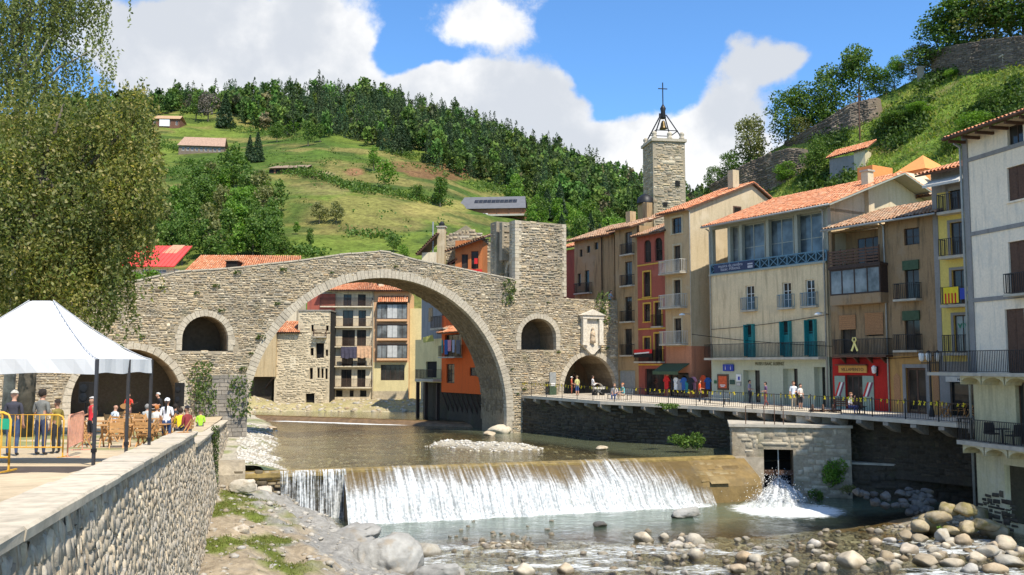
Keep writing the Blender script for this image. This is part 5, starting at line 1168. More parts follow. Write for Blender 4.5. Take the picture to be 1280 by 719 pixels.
facade(h, a, b, 2, zt2, [w for w in ws if w[3] < zt2], P_ostone, reveal=.35); facade(h, am, b, zt2, zt, [w for w in ws if w[2] > zt2], P_ostone, reveal=.35); body(h, a, b, .4, 8, 2, zt2, M_dark, 'inner_wall'); body(h, am, b, .4, 8, zt2, zt, M_dark, 'inner_wall')
V, Fq = rubble(lambda x, z: a+.05 < x < b-.05 and (x > am+.1 or z < zt2) and z < zt and not any(w[0]-.05 < x < w[1]+.05 and w[2]-.05 < z < w[3]+.05 for w in ws), a, b, 2.2, zt, .45, .2, .04, .03, None, 95); meshobj('face_stones', np_mesh('face_stones', V, Fq), P_ostone, h, kind='stuff')
MB().box(a-.05, b, .0, .3, zt2-.02, zt2+.12).build('wall_cap', M_tileold, h); MB().box(am-.05, b+.05, -.1, 8, zt, zt+.15).build('terrace_slab', M_greyblock, h)
roof(h, (U1.X(343, 412), -.4, zt2+.1), (U1.X(375, 412), -.4, zt2+.1), (U1.X(375, 412), 3.5, zt2+1.5), (U1.X(343, 412), 3.5, zt2+1.5), M_tile, seed=41)
w = ws[1]; balcony(h, w[0]-.4, U1.X(408.5, 424), w[2], .6, .8, .1, M_wood); MB().box(am+.3, b-.1, 3., 3.2, zt, zt+2.2).build('roof_room', P_red, h); b_ = U1.rect(363, 446, 370, 462); MB().box(b_[0], b_[1], -.03, .02, b_[2], b_[3]).build('walled_up_window', P_uc, h)
a2, b2, c2, d2_ = U1.rect(312, 417, 345, 471, -.3)
h = house('projecting_wing', 'tan rendered wing jutting over a dark opening left of the stone house', U1); MB().box(a2-3, b2, -.4, 4, c2, d2_).build('wing_wall', P_tan, h); MB().box(a2-3, b2-.6, .8, 4, 2, c2-.01).build('undercroft', M_darkst, h); MB().bar((b2-.2, -.3, c2-.05), (b2-1.4, .8, c2-1.3), .14).build('strut', M_dwood, h)
for x in np.linspace(a2-2.5, b2-.4, 7): MB().box(x-.03, x+.03, -.43, -.4, c2, d2_).build('batten', P_tan, h)
U2 = Plane((0, 108.), R(2))
h = house('balcony_house', 'cream house with stacked balconies and laundry seen through the arch', U2)
a, b = U2.X(413, 440), U2.X(466.5, 440); zt = U2.hit(440, 364)[1]; zb0 = U2.hit(440, 485)[1]
fl = [U2.hit(440, y)[1] for y in (383, 408.5, 433, 457.5, 484)]
rows_ = [((404, 418), (428.5, 438.5), (446.5, 456.5), 368), ((428, 441), (447.5, 457), 388), ((427.5, 443.5), (446, 457.5), 412.5), ((427.5, 441.5), (447, 457.5), 437), ((427, 440), (447, 457.5), 462)]
hl = []
for k, rw in enumerate(rows_):
    for p, q in rw[:-1]:
        if k == 0 and p < 412: continue
        hl.append((U2.X(p, 430), U2.X(q, 430), fl[k], U2.hit(440, rw[-1])[1]))
bs_ = [U2.rect(p, 488, q, 496) for p, q in ((420, 428), (437, 442), (450, 458))]
facade(h, a, b, zb0, zt, hl, P_uc); facade(h, a, b, 2, zb0, bs_, P_ostone, name='stone_base'); body(h, a, b, .25, 8, 2, zt, M_dark, 'inner_wall')
body(h, a-1.2, a, .5, 8, fl[0], zt, P_uc, 'side_room'); MB().box(a-1.0, a-.2, .44, .5, fl[0]+.2, zt-.4).build('window', M_glass, h)
for w in hl: window(h, w, M_dwood, M_glass, .12, 2, 1)
for w in bs_: window(h, w, M_dark, M_glass, .12, 1, 1)
for k, z in enumerate(fl): balcony(h, a-.1 if k else a-1.2, b-.1, z, .55, .95, .14, M_rust if k else M_wood, P_uc, .11, r=.012)
roof(h, (a-1.4, -1.1, zt), (b+.3, -1.1, zt), (b-.8, 5, zt+1.9), (a+.8, 5, zt+1.9), M_tile, seed=42); pipe(h, b-.1, 2, zt, -.1)
for nm, px, col, lab in (('drying_cloth', (426, 433.5, 446, 448), (.06, .055, .085), 'dark purple cloth drying on the balcony seen through the arch'), ('drying_cloth', (446, 432.5, 464, 447.5), (.55, .34, .20), 'peach striped cloth drying on the balcony seen through the arch')):
    r_ = U2.rect(*px, -1.0); m = MB(); nx = 14; vv = []
    for i in range(nx+1):
        x = r_[0]+(r_[1]-r_[0])*i/nx; y = -.98-.06*math.sin(i*1.7); vv += [(x, -.93, r_[3]), (x, y-.03, r_[2]+.05*math.sin(i*.9))]
    m.add(vv, [(2*i, 2*i+1, 2*i+3, 2*i+2) for i in range(nx)]); o = m.build(nm, simple('cloth_%.2f' % col[0], col, .9, var=.25, nscale=4)); o.location = U2.P; o.rotation_euler = (0, 0, U2.a); prop(o, lab, 'cloth', 'laundry seen through the arch')
h = house('peach_house', 'peach house with three glazed bays seen through the arch', U2)
a, b = U2.X(466.8, 440), U2.X(511, 440); zt = U2.hit(490, 364)[1]; zc = U2.hit(490, 453)[1]; zb0 = U2.hit(490, 489)[1]
bot = U2.rect(476, 456, 505.5, 475.5)
facade(h, a, b, zb0, zc, [bot], P_lemon, name='lower_wall'); facade(h, a, b, zc, zt, [], P_peach); facade(h, a, b, 2, zb0, [], P_ostone, name='stone_base'); body(h, a, b, .25, 8, 2, zt, P_peach)
window(h, bot, M_dwood, M_glass, .1, 5, 1)
for y0, y1 in ((380, 399), (406, 423), (431, 448)):
    r_ = U2.rect(471, y0, 509, y1, -.5); MB().box(r_[0], r_[1], -.5, 0, r_[2]-.25, r_[2]).build('bay_sill', P_peach, h); w = window(h, r_, M_dwood, M_glass2, -.5, 6, 1, .07, name='bay_window'); MB().box(r_[0], r_[1], -.55, 0, r_[3], r_[3]+.1).build('bay_head', M_dwood, h)
    for k in (2, 3): xx = r_[0]+(r_[1]-r_[0])*k/6; MB().box(xx+.05, xx+.6, -.515, -.505, r_[2]+.1, r_[3]-.1).build('net_curtain', M_curtain, h)
r_ = U2.rect(472, 373.5, 510, 378, -.6); roof(h, (r_[0], -.8, r_[2]), (r_[1], -.8, r_[2]), (r_[1], 0, r_[3]+.3), (r_[0], 0, r_[3]+.3), M_tile, seed=43)
roof(h, (a-.3, -.7, zt), (b+.5, -.7, zt), (b+.5, 5, zt+2), (a-.3, 5, zt+2), M_tile, seed=44); MB().box(a+.4, a+1., 1, 1.6, zt+.3, zt+1.9).build('chimney', P_uc, h)
w_ = U2.rect(501, 488, 512, 506); MB().box(U2.X(511, 470), U2.X(540, 470), 1, 9, 2, U2.hit(520, 385)[1]).build('rear_wing', P_lemon, h)
# right bank upstream: orange and grey houses over the water
UP_ = Plane((-2.55, 78.9), math.atan2(-.875, .485))
h = house('orange_house', 'vivid orange house over the water seen through the right side of the arch', UP_)
a, b = UP_.X(552, 450), 0.3; zb0 = UP_.hit(575, 491.5)[1]; zt = UP_.hit(575, 392)[1]
bal = UP_.rect(556, 418, 577, 446); ws = [UP_.rect(558, 455, 568, 479), UP_.rect(587, 459.5, 600, 470)]
facade(h, a, b, zb0, zt, ws+[bal], P_bigor); body(h, a, b, .25, 7, zb0, zt, P_bigor)
for w in ws: window(h, w, M_dwood, M_glass, .1, 2, 2)
window(h, bal, M_dwood, M_glass, .2, 3, 1); balcony(h, UP_.X(551, 445, -.5), UP_.X(578, 445), bal[2], .8, 1.0, .12)
r_ = UP_.rect(551, 410, 584, 417, -.6); roof(h, (r_[0], -1., r_[2]+.1), (r_[1], -1., r_[2]+.1), (r_[1], 0, r_[3]+.2), (r_[0], 0, r_[3]+.2), M_tile, seed=45)
MB().box(a, b, .6, 6, 1.5, zb0).build('undercroft', M_darkst, h)
for x in np.linspace(a+.2, b-.6, 9): MB().bar((x, -.02, zb0-.05), (x+.15, .7, zb0-1.9), .13).build('strut', M_dwood, h)
for i, (px, c, cn, hh) in enumerate(((553, (.05, .25, .28), 'teal', 1.2), (558, (.10, .13, .35), 'blue', 1.3), (562, (.45, .12, .25), 'pink', 1.0), (567, (.30, .34, .45), 'pale blue', 1.1), (573, (.12, .12, .14), 'dark grey', 1.2))):
    mn = 'garment_'+cn; r_ = UP_.hit(px, 425, -.95); o = MB().prism([(-.25, -hh), (.25, -hh), (.28, -.3), (.3, 0), (-.3, 0), (-.28, -.3)], -.03, .03).build('hanging_garment', MATS.get(mn) or simple(mn, c, .9)); o.location = UP_.world(r_[0], -.95, r_[1]); o.rotation_euler = (0, 0, UP_.a+rnd.uniform(-.3, .3)); prop(o, cn+' garment drying on the orange house balcony', 'garment', 'laundry seen through the arch')
h = house('grey_river_house', 'blue-grey and cream house jutting over the river beyond the orange one', UP_)
a, b = UP_.X(519, 450), UP_.X(552, 450)-.02; zc0 = UP_.hit(538, 478)[1]; zm = UP_.hit(538, 424)[1]; zt = UP_.hit(540, 366)[1]; wq = UP_.rect(532.5, 452, 546, 472)
facade(h, a, b, zc0, zm, [wq], P_lemon, name='lower_wall'); facade(h, a+1.5, b, zm, zt, [], P_blgrey); body(h, a, b, .25, 7, zc0, zm, P_lemon); body(h, a+1.5, b, .25, 7, zm, zt, P_blgrey); window(h, wq, M_dark, M_dark, .15, 1, 1); balcony(h, wq[0]-.6, b, wq[2]-.15, .9, .9, .2); MB().box(a, b, .9, 6, 1.5, zc0).build('undercroft', M_darkst, h)
for x in (a+.5, a+2.5, b-1.): MB().box(x-.12, x+.12, -.05, .25, 2, zc0).build('post', M_dwood, h)
r_ = UP_.rect(536, 385, 541, 402); MB().box(r_[0], r_[1], -.03, .05, r_[2], r_[3]).build('window', M_glass, h); balcony(h, UP_.X(540, 400, -.8), b+2.5, UP_.hit(550, 411)[1], 1.0, 1.1, .15)
fr = UP_.hit(528, 422, -1.2); o = MB().add([(0, 0, 0), (1.2, -.1, .25), (1.3, 0, -.35), (.1, .05, -.5), (.6, -.12, .1), (.6, -.1, -.45)], [(0, 4, 5, 3), (4, 1, 2, 5)]).build('flag', simple('flag_cloth', (.45, .42, .12), .8)); o.location = UP_.world(fr[0], -1.2, fr[1]); o.rotation_euler = (0, 0, UP_.a+.6); prop(o, 'yellow flag flying from the house beyond the orange one', 'flag')
roof(h, (a+1.2, -.6, zt), (b+.2, -.6, zt), (b+.2, 5, zt+1.6), (a+1.2, 5, zt+1.6), M_tile, seed=46)
# houses rising behind the bridge, left of the tower
U3 = Plane((at_y(560, 300, 93).x, 93.), R(-8))
h = house('rear_stone_house', 'old stone gabled house with tall beige chimney left of the gate tower', U3)
r_ = U3.rect(553, 279, 604, 345, .0); MB().prism([(r_[0], 4), (r_[1], 4), (r_[1], U3.hit(604, 296)[1]), (U3.hit(578, 278)[0], U3.hit(578, 278)[1]), (r_[0], U3.hit(553, 293)[1])], 2, 6).build('gable_wall', M_mortar, h)
V, Fq = rubble(lambda x, z: z < U3.hit(578, 281)[1]-abs(x-U3.hit(578, 281)[0])*.28, r_[0], r_[1], 12, U3.hit(578, 278)[1], .5, .25, .06, .04, lambda x, z, d: np.stack([x, 2-d, z], 1), 97); meshobj('face_stones', np_mesh('face_stones', V, Fq), M_bridge, h, kind='stuff')
c_ = U3.rect(546.5, 284, 555.5, 330, 1.); MB().box(c_[0], c_[1], 1., 1.8, c_[2]-3, c_[3]).build('chimney', P_beige2, h); MB().box(c_[0]-.1, c_[1]+.1, .9, 1.9, c_[3], c_[3]+.12).build('chimney_cap', M_concrete, h); MB().lathe([(.28, 0), (.32, .3), (.05, .55)], 8, ((c_[0]+c_[1])/2, 1.4, c_[3]+.12)).build('chimney_pot', M_iron, h)
MB().tube([(c_[0]-.5, 1.2, c_[2]), (c_[0]-.5, 1.2, c_[3]+.6)], .08, 6).build('flue', M_lgrey, h)
l_ = U3.rect(528, 305, 546, 345, 1.); roof(h, (l_[0]-.5, .2, l_[3]-1.2), (l_[1]+.2, .2, l_[3]+1.), (l_[1]+.2, 5, l_[3]+1.8), (l_[0]-.5, 5, l_[3]-.6), M_tileold, seed=48); MB().box(l_[0], l_[1], .8, 5, 4, l_[3]-.9).build('side_wing', P_uc, h)
h = house('wooden_balcony_house', 'orange timber house with sloping roof just left of the gate tower', U3)
a, b, c, d = U3.rect(569, 313, 603, 340, -1.5); w1_ = U3.rect(577, 318, 585, 336, -1.5); w2_ = U3.rect(589, 314, 598, 336, -1.5)
P_timb = plaster('orange_timber', (.46, .17, .06), (.3, .11, .05), .4); facade(h, a, b, c-5, d+1.0, [w1_, w2_], P_timb, y=-1.5); body(h, a, b, -1.25, 1.5, c-5, d+1., P_timb)
for w in (w1_, w2_): window(h, w, M_dwood, M_glass, -1.4, 2, 1)
e0, e1 = U3.hit(556, 315, -2.2), U3.hit(606, 297, -2.2); roof(h, (e0[0], -2.3, e0[1]), (e1[0], -2.3, e1[1]), (e1[0], 1.9, e1[1]+.9), (e0[0], 1.9, e0[1]+.9), M_tileold, M_dwood, seed=49)
g_ = U3.rect(578, 337, 602, 342, -2.0); MB().box(g_[0], g_[1], -2.1, -1.7, g_[2], g_[3]).build('flower_box', M_redcl, h); r_ = U3.rect(593, 323, 597, 330, -1.7); MB().box(r_[0], r_[1], -1.75, -1.65, r_[2], r_[3]).build('red_chair_back', M_redcl, h)
mm = U3.rect(556, 327, 570, 345, -1.); MB().box(mm[0], mm[1], -1.2, 1, mm[2]-3, mm[3]-.3).build('lean_to', P_beige2, h); roof(h, (mm[0]-.5, -1.6, mm[3]-.9), (mm[1]+.2, -1.6, mm[3]+.2), (mm[1]+.2, 1, mm[3]+.6), (mm[0]-.5, 1, mm[3]-.5), M_tileold, seed=50)
# roofs behind the left end of the bridge
U4 = Plane((0, 112.), R(3)); M_redmetal = simple('red_metal_roof', (.70, .07, .055), .5, var=.1, nscale=2)
h = house('red_roofed_house', 'cream house with bright red metal roof behind the bridge\'s left end', U4)
a, b = U4.X(150, 320), U4.X(221, 320); z0_, z1_ = U4.hit(190, 333, -1)[1], U4.hit(190, 306, 4)[1]; roof(h, (a, -1, z0_), (b, -1, z0_), (b+.3, 5, z1_), (a+1.5, 5, z1_), M_redmetal, M_redmetal, tiled=False, thick=.14)
for k in range(14): x = a+(b-a)*k/13; MB().bar((x, -1, z0_+.03), (x+(1.5 if k == 0 else .3), 5, z1_+.03), .05, .06).build('roof_seam', M_redmetal, h)
w_ = U4.rect(178, 336.5, 208, 341); facade(h, a+.4, b-.3, 3, z0_-.1, [w_], P_uc, y=0); body(h, a+.4, b-.3, .25, 5, 3, z0_-.1, P_uc); window(h, w_, M_white, M_glass2, .1, 5, 1); r_ = U4.rect(204, 305, 226, 317, 3.2); MB().add([(r_[0], 2.8, r_[2]), (r_[1]-.3, 2.8, r_[2]), (r_[1], 5, r_[3]+.1), (r_[0]+.6, 5, r_[3]+.1)], [(0, 1, 2, 3)]).build('fibre_sheet', M_tileold, h)
h = house('long_tiled_house', 'long low terracotta roof with a dormer behind the bridge', U4)
a, b = U4.X(226, 330), U4.X(378, 330); z0_ = U4.hit(300, 347, -1)[1]; z1_ = U4.hit(300, 319, 5)[1]; roof(h, (a, -1, z0_), (b, -1, z0_), (b-1.2, 6, z1_), (a+.6, 6, z1_), M_tile, seed=51, tw=.3); MB().box(a+.3, b-.5, -.5, 6, 2, z0_-.1).build('wall', P_uc, h)
dm = U4.rect(283, 326.5, 297, 334, .8); MB().box(dm[0], dm[1], .6, 3, dm[2]-.2, dm[3]).build('dormer', M_dark, h); MB().box(dm[0]-.2, dm[1]+.2, .4, 3, dm[3], dm[3]+.12).build('dormer_roof', M_tileold, h)

# ------------------------------------------------------------------ farmhouses on the hill
def hill_house(name, label, px0, px1, pyb, pye, pyr, wall, rmat, ang=0., windows=0, wood=False, tiled=True):
    c = hill_hit((px0+px1)/2, pyb); s = c.y/F; P = Plane((c.x, c.y), R(ang)); w = (px1-px0)*s/2/math.cos(R(ang)); he = (pyb-pye)*s; hr = (pye-pyr)*s*1.0
    h = thing(name, label, 'house', (c.x, c.y, c.z-.3), P.a); d = min(w*1.1, 9)
    holes_ = [(x-.6, x+.6, he*.35, he*.8) for x in np.linspace(-w*.8, w*.8, windows)] if windows else []
    facade(h, -w, w, -3, he, holes_, wall); body(h, -w, w, .25, d*1.6, -3, he, wall)
    for q in holes_: window(h, q, M_white, M_glass, .12, 2, 1, .1)
    roof(h, (-w-.6, -.8, he), (w+.6, -.8, he), (w*.97, d*.8, he+hr+d*.12), (-w*.9, d*.8, he+hr+d*.12), rmat, rmat, tiled=tiled, tw=.6, tl=1.0); roof(h, (w+.6, d*1.6+.6, he), (-w-.6, d*1.6+.6, he), (-w*.9, d*.8, he+hr+d*.12), (w*.97, d*.8, he+hr+d*.12), rmat, rmat, tiled=False)
    return h, w, he, d
M_slate = simple('grey_sheet_roof', (.13, .13, .135), .6, var=.12, nscale=.8); P_hw = plaster('barn_boards', (.26, .12, .06), (.12, .06, .04), .5)
h, w, he, d = hill_house('grey_roofed_farmhouse', 'long farmhouse with grey roof and solar panels on the meadow', 572, 656, 269, 260, 244, P_hw, M_slate, -6, 0, tiled=False)
MB().box(-w*.95, -w*.1, -.25, -.05, -2., he*.35).build('white_base_wall', M_white, h); MB().box(-w*.1, w*1.08, -3.2, -.3, -.6, .1).build('terrace_slab', M_concrete, h)
for k in range(9): x = -w*.62+k*w*.165; MB().bar((x, -.72+d*.35, he+d*.12+.12+.35*(he)), (x, d*.5, he+d*.12+.3), .05).build('roof_batten', M_iron, h) if False else None
sp_ = MB(); rz0 = he
for k in range(10):
    x0 = -w*.55+k*w*.13; hr_ = (260-244)*(h.location.y/F)+d*.12; t0, t1 = .45, .72
    q = lambda t: (-.8+(d*.8+.8)*t, he+hr_*t+.10)
    (y0, zz0), (y1, zz1) = q(t0), q(t1); MB().add([(x0, y0, zz0), (x0+w*.12, y0, zz0), (x0+w*.12, y1, zz1), (x0, y1, zz1)], [(0, 1, 2, 3)]).build('solar_panel', M_glass, h)
for k in range(6): x = -w*.9+k*w*.36; MB().box(x-.12, x+.12, -.5, -.3, -.5, he).build('post', M_wood, h)
h, w, he, d = hill_house('hill_farmhouse', 'brown stone farmhouse with long tiled roof high on the hill', 224, 279, 192, 182, 169, plaster('farm_stone', (.20, .155, .115), (.1, .08, .06), .4), simple('brown_tile_roof', (.36, .235, .165), .9, var=.25, nscale=1.5), 8, 9, tiled=False)
h, w, he, d = hill_house('hill_villa', 'two-tone villa with white front at the top left of the hill', 190, 224, 160, 148, 142, plaster('villa_brown', (.18, .09, .06), (.1, .06, .05), .3), simple('ochre_tile_roof', (.42, .27, .15), .9, var=.2, nscale=1.5), 4, 4, tiled=False); MB().box(-w*.45, w*.3, -.5, -.2, he*.2, he*.95).build('white_front', M_white, h)
h, w, he, d = hill_house('open_barn', 'low open-fronted barn on the hillside meadow', 336, 384, 216, 209, 204, P_hw, simple('barn_roof', (.27, .19, .13), .9, var=.2, nscale=1.), -6, 0, tiled=False)
for k in range(6): x = -w*.9+k*w*.36; MB().box(x-w*.13, x+w*.13, -.06, .05, -1, he*.8).build('open_bay', M_dark, h)

# ------------------------------------------------------------------ sluice house and right bank
SP = Plane((.2393*56., 56.), R(-12))
h = thing('sluice_building', 'stone sluice block with dark opening and rail beside the weir', 'sluice', (SP.P.x, SP.P.y, 0), SP.a)
a, b = SP.X(915, 570), SP.X(1064, 560); zt = SP.hit(960, 534)[1]; op = SP.rect(955, 562, 992, 602); op = (op[0], op[1], .2, op[3])
M_sl = stone('sluice_stone', [(0, (.30, .25, .18)), (.5, (.42, .36, .26)), (1, (.50, .43, .32))], nscale=4, moss=.25)
facade(h, a, b, -1, zt, [op], M_mortar, reveal=.9); body(h, a, op[0], .9, 4, -1, zt, M_mortar, 'block_body'); body(h, op[1], b, .9, 4, -1, zt, M_mortar, 'block_body'); body(h, op[0], op[1], 2.2, 4, -1, zt, M_dark, 'back_wall'); MB().box(a-.15, b+.1, -.15, 4.2, zt, zt+.16).build('top_slab', M_concrete, h)
MB().box(op[0]+(op[1]-op[0])*.5-.03, op[0]+(op[1]-op[0])*.5+.03, .3, .36, .5, op[3]).build('gate_stem', M_lgrey, h); MB().box(op[0], op[1], .5, .56, 1.2, 1.5).build('sluice_gate', M_rust, h)
zl_ = SP.hit(935, 571)[1]; MB().box(a-.06, op[0]-.01, -.08, .01, -1, zl_).build('concrete_base', simple('stained_concrete', (.44, .37, .27), .9, var=.35, nscale=1.6, bmp=.6), h)
V, Fq = rubble(lambda x, z: a+.04 < x < b-.04 and z < zt-.03 and not (op[0]-.1 < x < op[1]+.1 and z < op[3]+.1) and not (x < op[0] and z < zl_+.05), a+.05, b, 0, zt, .5, .30, .03, .025, None, 99); meshobj('face_stones', np_mesh('face_stones', V, Fq), M_sl, h, kind='stuff')
V, Fq = rubble(lambda x, z: z < zt-.03, .05, 3.9, 0, zt, .5, .30, .03, .025, lambda x, z, d: np.stack([a-d, x, z], 1), 100); meshobj('face_stones', np_mesh('face_stones', V, Fq), M_sl, h, kind='stuff')
pb = SP.rect(995, 520, 1050, 533, 2.); MB().box(pb[0], pb[1], 1.5, 3.8, zt+.17, pb[3]).build('upper_block', M_concrete, h)
pr = thing('sluice_railing', 'plain rusty rail with posts on top of the sluice block', 'railing', (SP.P.x, SP.P.y, 0), SP.a)
for px in (932, 955, 968, 979): x = SP.X(px, 520); MB().box(x-.025, x+.025, -.05, 0, zt+.16, zt+(1.25 if px != 968 else 2.0)).build('post', M_rust, pr)
MB().bar((SP.X(932, 520), -.025, zt+1.25), (SP.X(979, 520), -.025, zt+1.25), .04).build('handrail', M_rust, pr)
gear = thing('sluice_gear', 'rusty winding gear on the concrete block by the walkway', 'machine', SP.world(SP.X(1035, 515), 1.6, pb[3]), SP.a); MB().tube([(-.9, 0, .35), (.9, 0, .35)], .06, 8).build('shaft', M_rust, gear)
for e in (-.7, -.1, .5): MB().lathe([(.05, -.04), (.38, -.04), (.38, .04), (.05, .04)], 14).xf(Matrix.Translation((e, 0, .36)) @ Matrix.Rotation(R(90), 4, 'Y')).build('gear_wheel', M_rust, gear)
# ledge and wall right of it, below the walkway
LP_ = Plane((SP.world(b, .6).x, SP.world(b, .6).y), R(-24))
led = thing('river_ledge', 'dark low river wall with pale ledge between sluice and white house', 'wall', (LP_.P.x, LP_.P.y, 0), LP_.a); zt = LP_.hit(1130, 583)[1]; Lx = LP_.X(1226, 590)
MB().box(-1.2, Lx, 0, 9, -1, zt).build('wall_body', M_darkst, led); MB().box(-1.2, Lx, -.1, 1.2, zt, zt+.12).build('ledge', M_concrete, led)
V, Fq = rubble(lambda x, z: -1 < x < Lx and z < zt-.03, -1, Lx, 0, zt, .55, .34, .10, .05, None, 101); meshobj('face_stones', np_mesh('face_stones', V, Fq), M_darkst, led, kind='stuff')
# plume of white water out of the sluice
so_ = SP.world((op[0]+op[1])/2, .3, 1.0); pl_end = at_z(972, 636, 0.)
u = np.linspace(0, 1, 110)[:, None]; t_ = np.linspace(-1, 1, 120)[None, :]
wd_ = .55+2.5*u**.8; cx_ = so_.x+(pl_end.x-so_.x)*u; cy_ = so_.y+(pl_end.y-so_.y)*u
X = cx_+wd_*t_+.0*u; Y = cy_+0*t_-.35*(1-t_**2)*np.sin(u*3.); hgt = (1.05*(1-u**1.15)+.16)*np.sqrt(np.maximum(0, 1-t_**2)); Z = hgt-.15+(fbm(X*3, Y*3+u*5, 4, 1.2)-.5)*.55*u**.4*(1-t_**4)+(fbm(t_*7+0*u, u*2+0*t_, 3, 1.)-.5)*.30*u**.4
grid('waterfall', X, Y, Z, M_fall, col=np.stack([u*2.5+0*t_, .66-.42*np.abs(t_)**2.2-.10*u+.25*(fbm(t_*4+0*u, u*3+0*t_, 3, 1.)-.5), t_*1.6+0*u], -1), kind='structure')
q = np.random.default_rng(5); V = []; Fc = []
def droplets(c, sp, n, up):
    for i in range(n):
        p = np.array(c)+q.normal(size=3)*np.array(sp)+np.array((0, 0, up*q.random()**2)); r_ = q.uniform(.010, .026); b = len(V)
        if p[2] < 0: continue
        V.extend([p+np.array((r_, 0, 0)), p+np.array((-r_, 0, 0)), p+np.array((0, r_, 0)), p+np.array((0, 0, r_*1.4))]); Fc.extend([(b, b+2, b+3), (b+2, b+1, b+3), (b+1, b, b+3)])
for k in range(9): f = k/8; droplets(tuple(Vector((so_.x, so_.y, 1.0)).lerp(Vector((pl_end.x, pl_end.y, .3)), f)), (.3+.8*f, .3+.5*f, .15), 90, .5)
for k in range(60): p = wp(s2+.3+(s3-s2-1)*k/60, 3.1, .1); droplets(tuple(p), (.3, .35, .06), 16, .3)
meshobj('spray', np_mesh('spray', np.array(V), np.array(Fc)), simple('spray_white', (.85, .87, .87), .6, var=.03), kind='stuff', label='white spray drops over the weir foot and sluice outflow')
# ------------------------------------------------------------------ terrace on the left bank
M_terr = attr_ground('terrace_sand', .5, 3., .18)
yy = np.concatenate([np.linspace(3, 36, 120), np.linspace(36.5, 70, 60)])[:, None]; u = np.concatenate([np.linspace(0, .2, 60), np.linspace(.21, 1, 40)])[None, :]
X = wall_xa(yy)-.35-u*85; Y = yy+0*u; Z = ter_z(Y)+(fbm(X, Y, 3, 1/2.)-.5)*.05
sand = np.array((.50, .395, .26)); C = sand*(.85+.3*fbm(X, Y, 4, 1/3.)[..., None])
g = sstep(Y+(fbm(X, Y, 3, 1/1.5)-.5)*4, 28.5, 30)*(1-sstep(Y, 40, 46))*sstep(fbm(X+9, Y, 3, 1/2.2), .36, .5)
C = C+(np.array((.17, .20, .05))-C)*g[..., None]*.75
grid('terrace_ground', X, Y, Z, M_terr, col=C, kind='structure')
# flat dark brown patch laid over the sand in the terrace foreground
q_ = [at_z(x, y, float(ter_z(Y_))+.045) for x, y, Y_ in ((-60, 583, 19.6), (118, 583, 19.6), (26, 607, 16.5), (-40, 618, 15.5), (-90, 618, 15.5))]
MB().add([tuple(p) for p in q_], [(0, 1, 2, 3, 4)]).build('dark_ground_patch', simple('dark_patch_brown', (.075, .055, .042), .9, var=.35, nscale=3, bmp=.4), kind='structure')

# terrace wall: body, coping slabs, single stones
def cop_z(Y): return 6.3-.037*(Y-10) if Y < 33 else (5.02-.031*(Y-33) if Y < 62 else 3.2)
BAT = .14
twall = thing('terrace_wall', 'long rubble stone terrace wall with pale coping along the river bank', 'wall')
def face_pt(Y, z, d=0.):
    Y = np.asarray(Y, float); b = (np.where(Y < 33.01, 6.3-.037*(Y-10), np.where(Y < 62.01, 5.02-.031*(Y-33), 3.2))-z)*BAT
    return np.stack([wall_xa(Y)-.06+(b+d)*.963, Y+(b+d)*.27, z], -1)
ysec = list(np.arange(4, 33.01, 1.45))+[33.0]; ysec2 = list(np.arange(33.02, 62, 2.07))+[62.]; 
for (ya, yb_) in ((4, 33.), (33.02, 62.), (62.02, 66.)):
    n_ = 16; mb = MB()
    for i in range(n_):
        y0, y1 = ya+(yb_-ya)*i/n_, ya+(yb_-ya)*(i+1)/n_
        for z0f, z1f in ((0, 1),):
            a = [tuple(face_pt(y, z)) for y, z in ((y0, .5), (y1, .5), (y1, cop_z(y1-.001)-.13), (y0, cop_z(y0+.001)-.13))]
            mb.add(a, [(0, 1, 2, 3)])
            bk_ = [(wall_x(y)-.6, y, z) for y, z in ((y0, .5), (y1, .5), (y1, cop_z(y1-.001)-.13), (y0, cop_z(y0+.001)-.13))]; mb.add(bk_, [(3, 2, 1, 0)])
    for y in (ya, yb_):
        zc = cop_z(min(max(y, ya+.01), yb_-.01))-.13; mb.add([tuple(face_pt(y, .5)), tuple(face_pt(y, zc)), (wall_x(y)-.6, y, zc), (wall_x(y)-.6, y, .5)], [(0, 1, 2, 3)])
    mb.build('wall_core', M_wallmort, twall)
def slab(y0, y1):
    d = y1-y0; mb = MB(); e = .014*rnd.uniform(-1, 1)
    P = []
    for y, zc in ((y0+.008, cop_z(y0+.02)), (y1-.008, cop_z(y1-.02))):
        for x, z in ((wall_x(y)-.66, zc-.13), (wall_x(y)+.10, zc-.13), (wall_x(y)+.115, zc-.03+e), (wall_x(y)+.09, zc+e), (wall_x(y)-.65, zc+e)): P.append((x+rnd.uniform(-.008, .008), y, z))
    mb.add(P, [(4, 3, 2, 1, 0), (5, 6, 7, 8, 9), (0, 1, 6, 5), (1, 2, 7, 6), (2, 3, 8, 7), (3, 4, 9, 8), (4, 0, 5, 9)])
    mb.build('coping_slab', M_cop, twall)
for arr in (ysec, ysec2, [62.02, 64, 66]):
    for a, b in zip(arr[:-1], arr[1:]):
        if b-a > .1: slab(a, b)
q = np.random.default_rng(77); stones = []
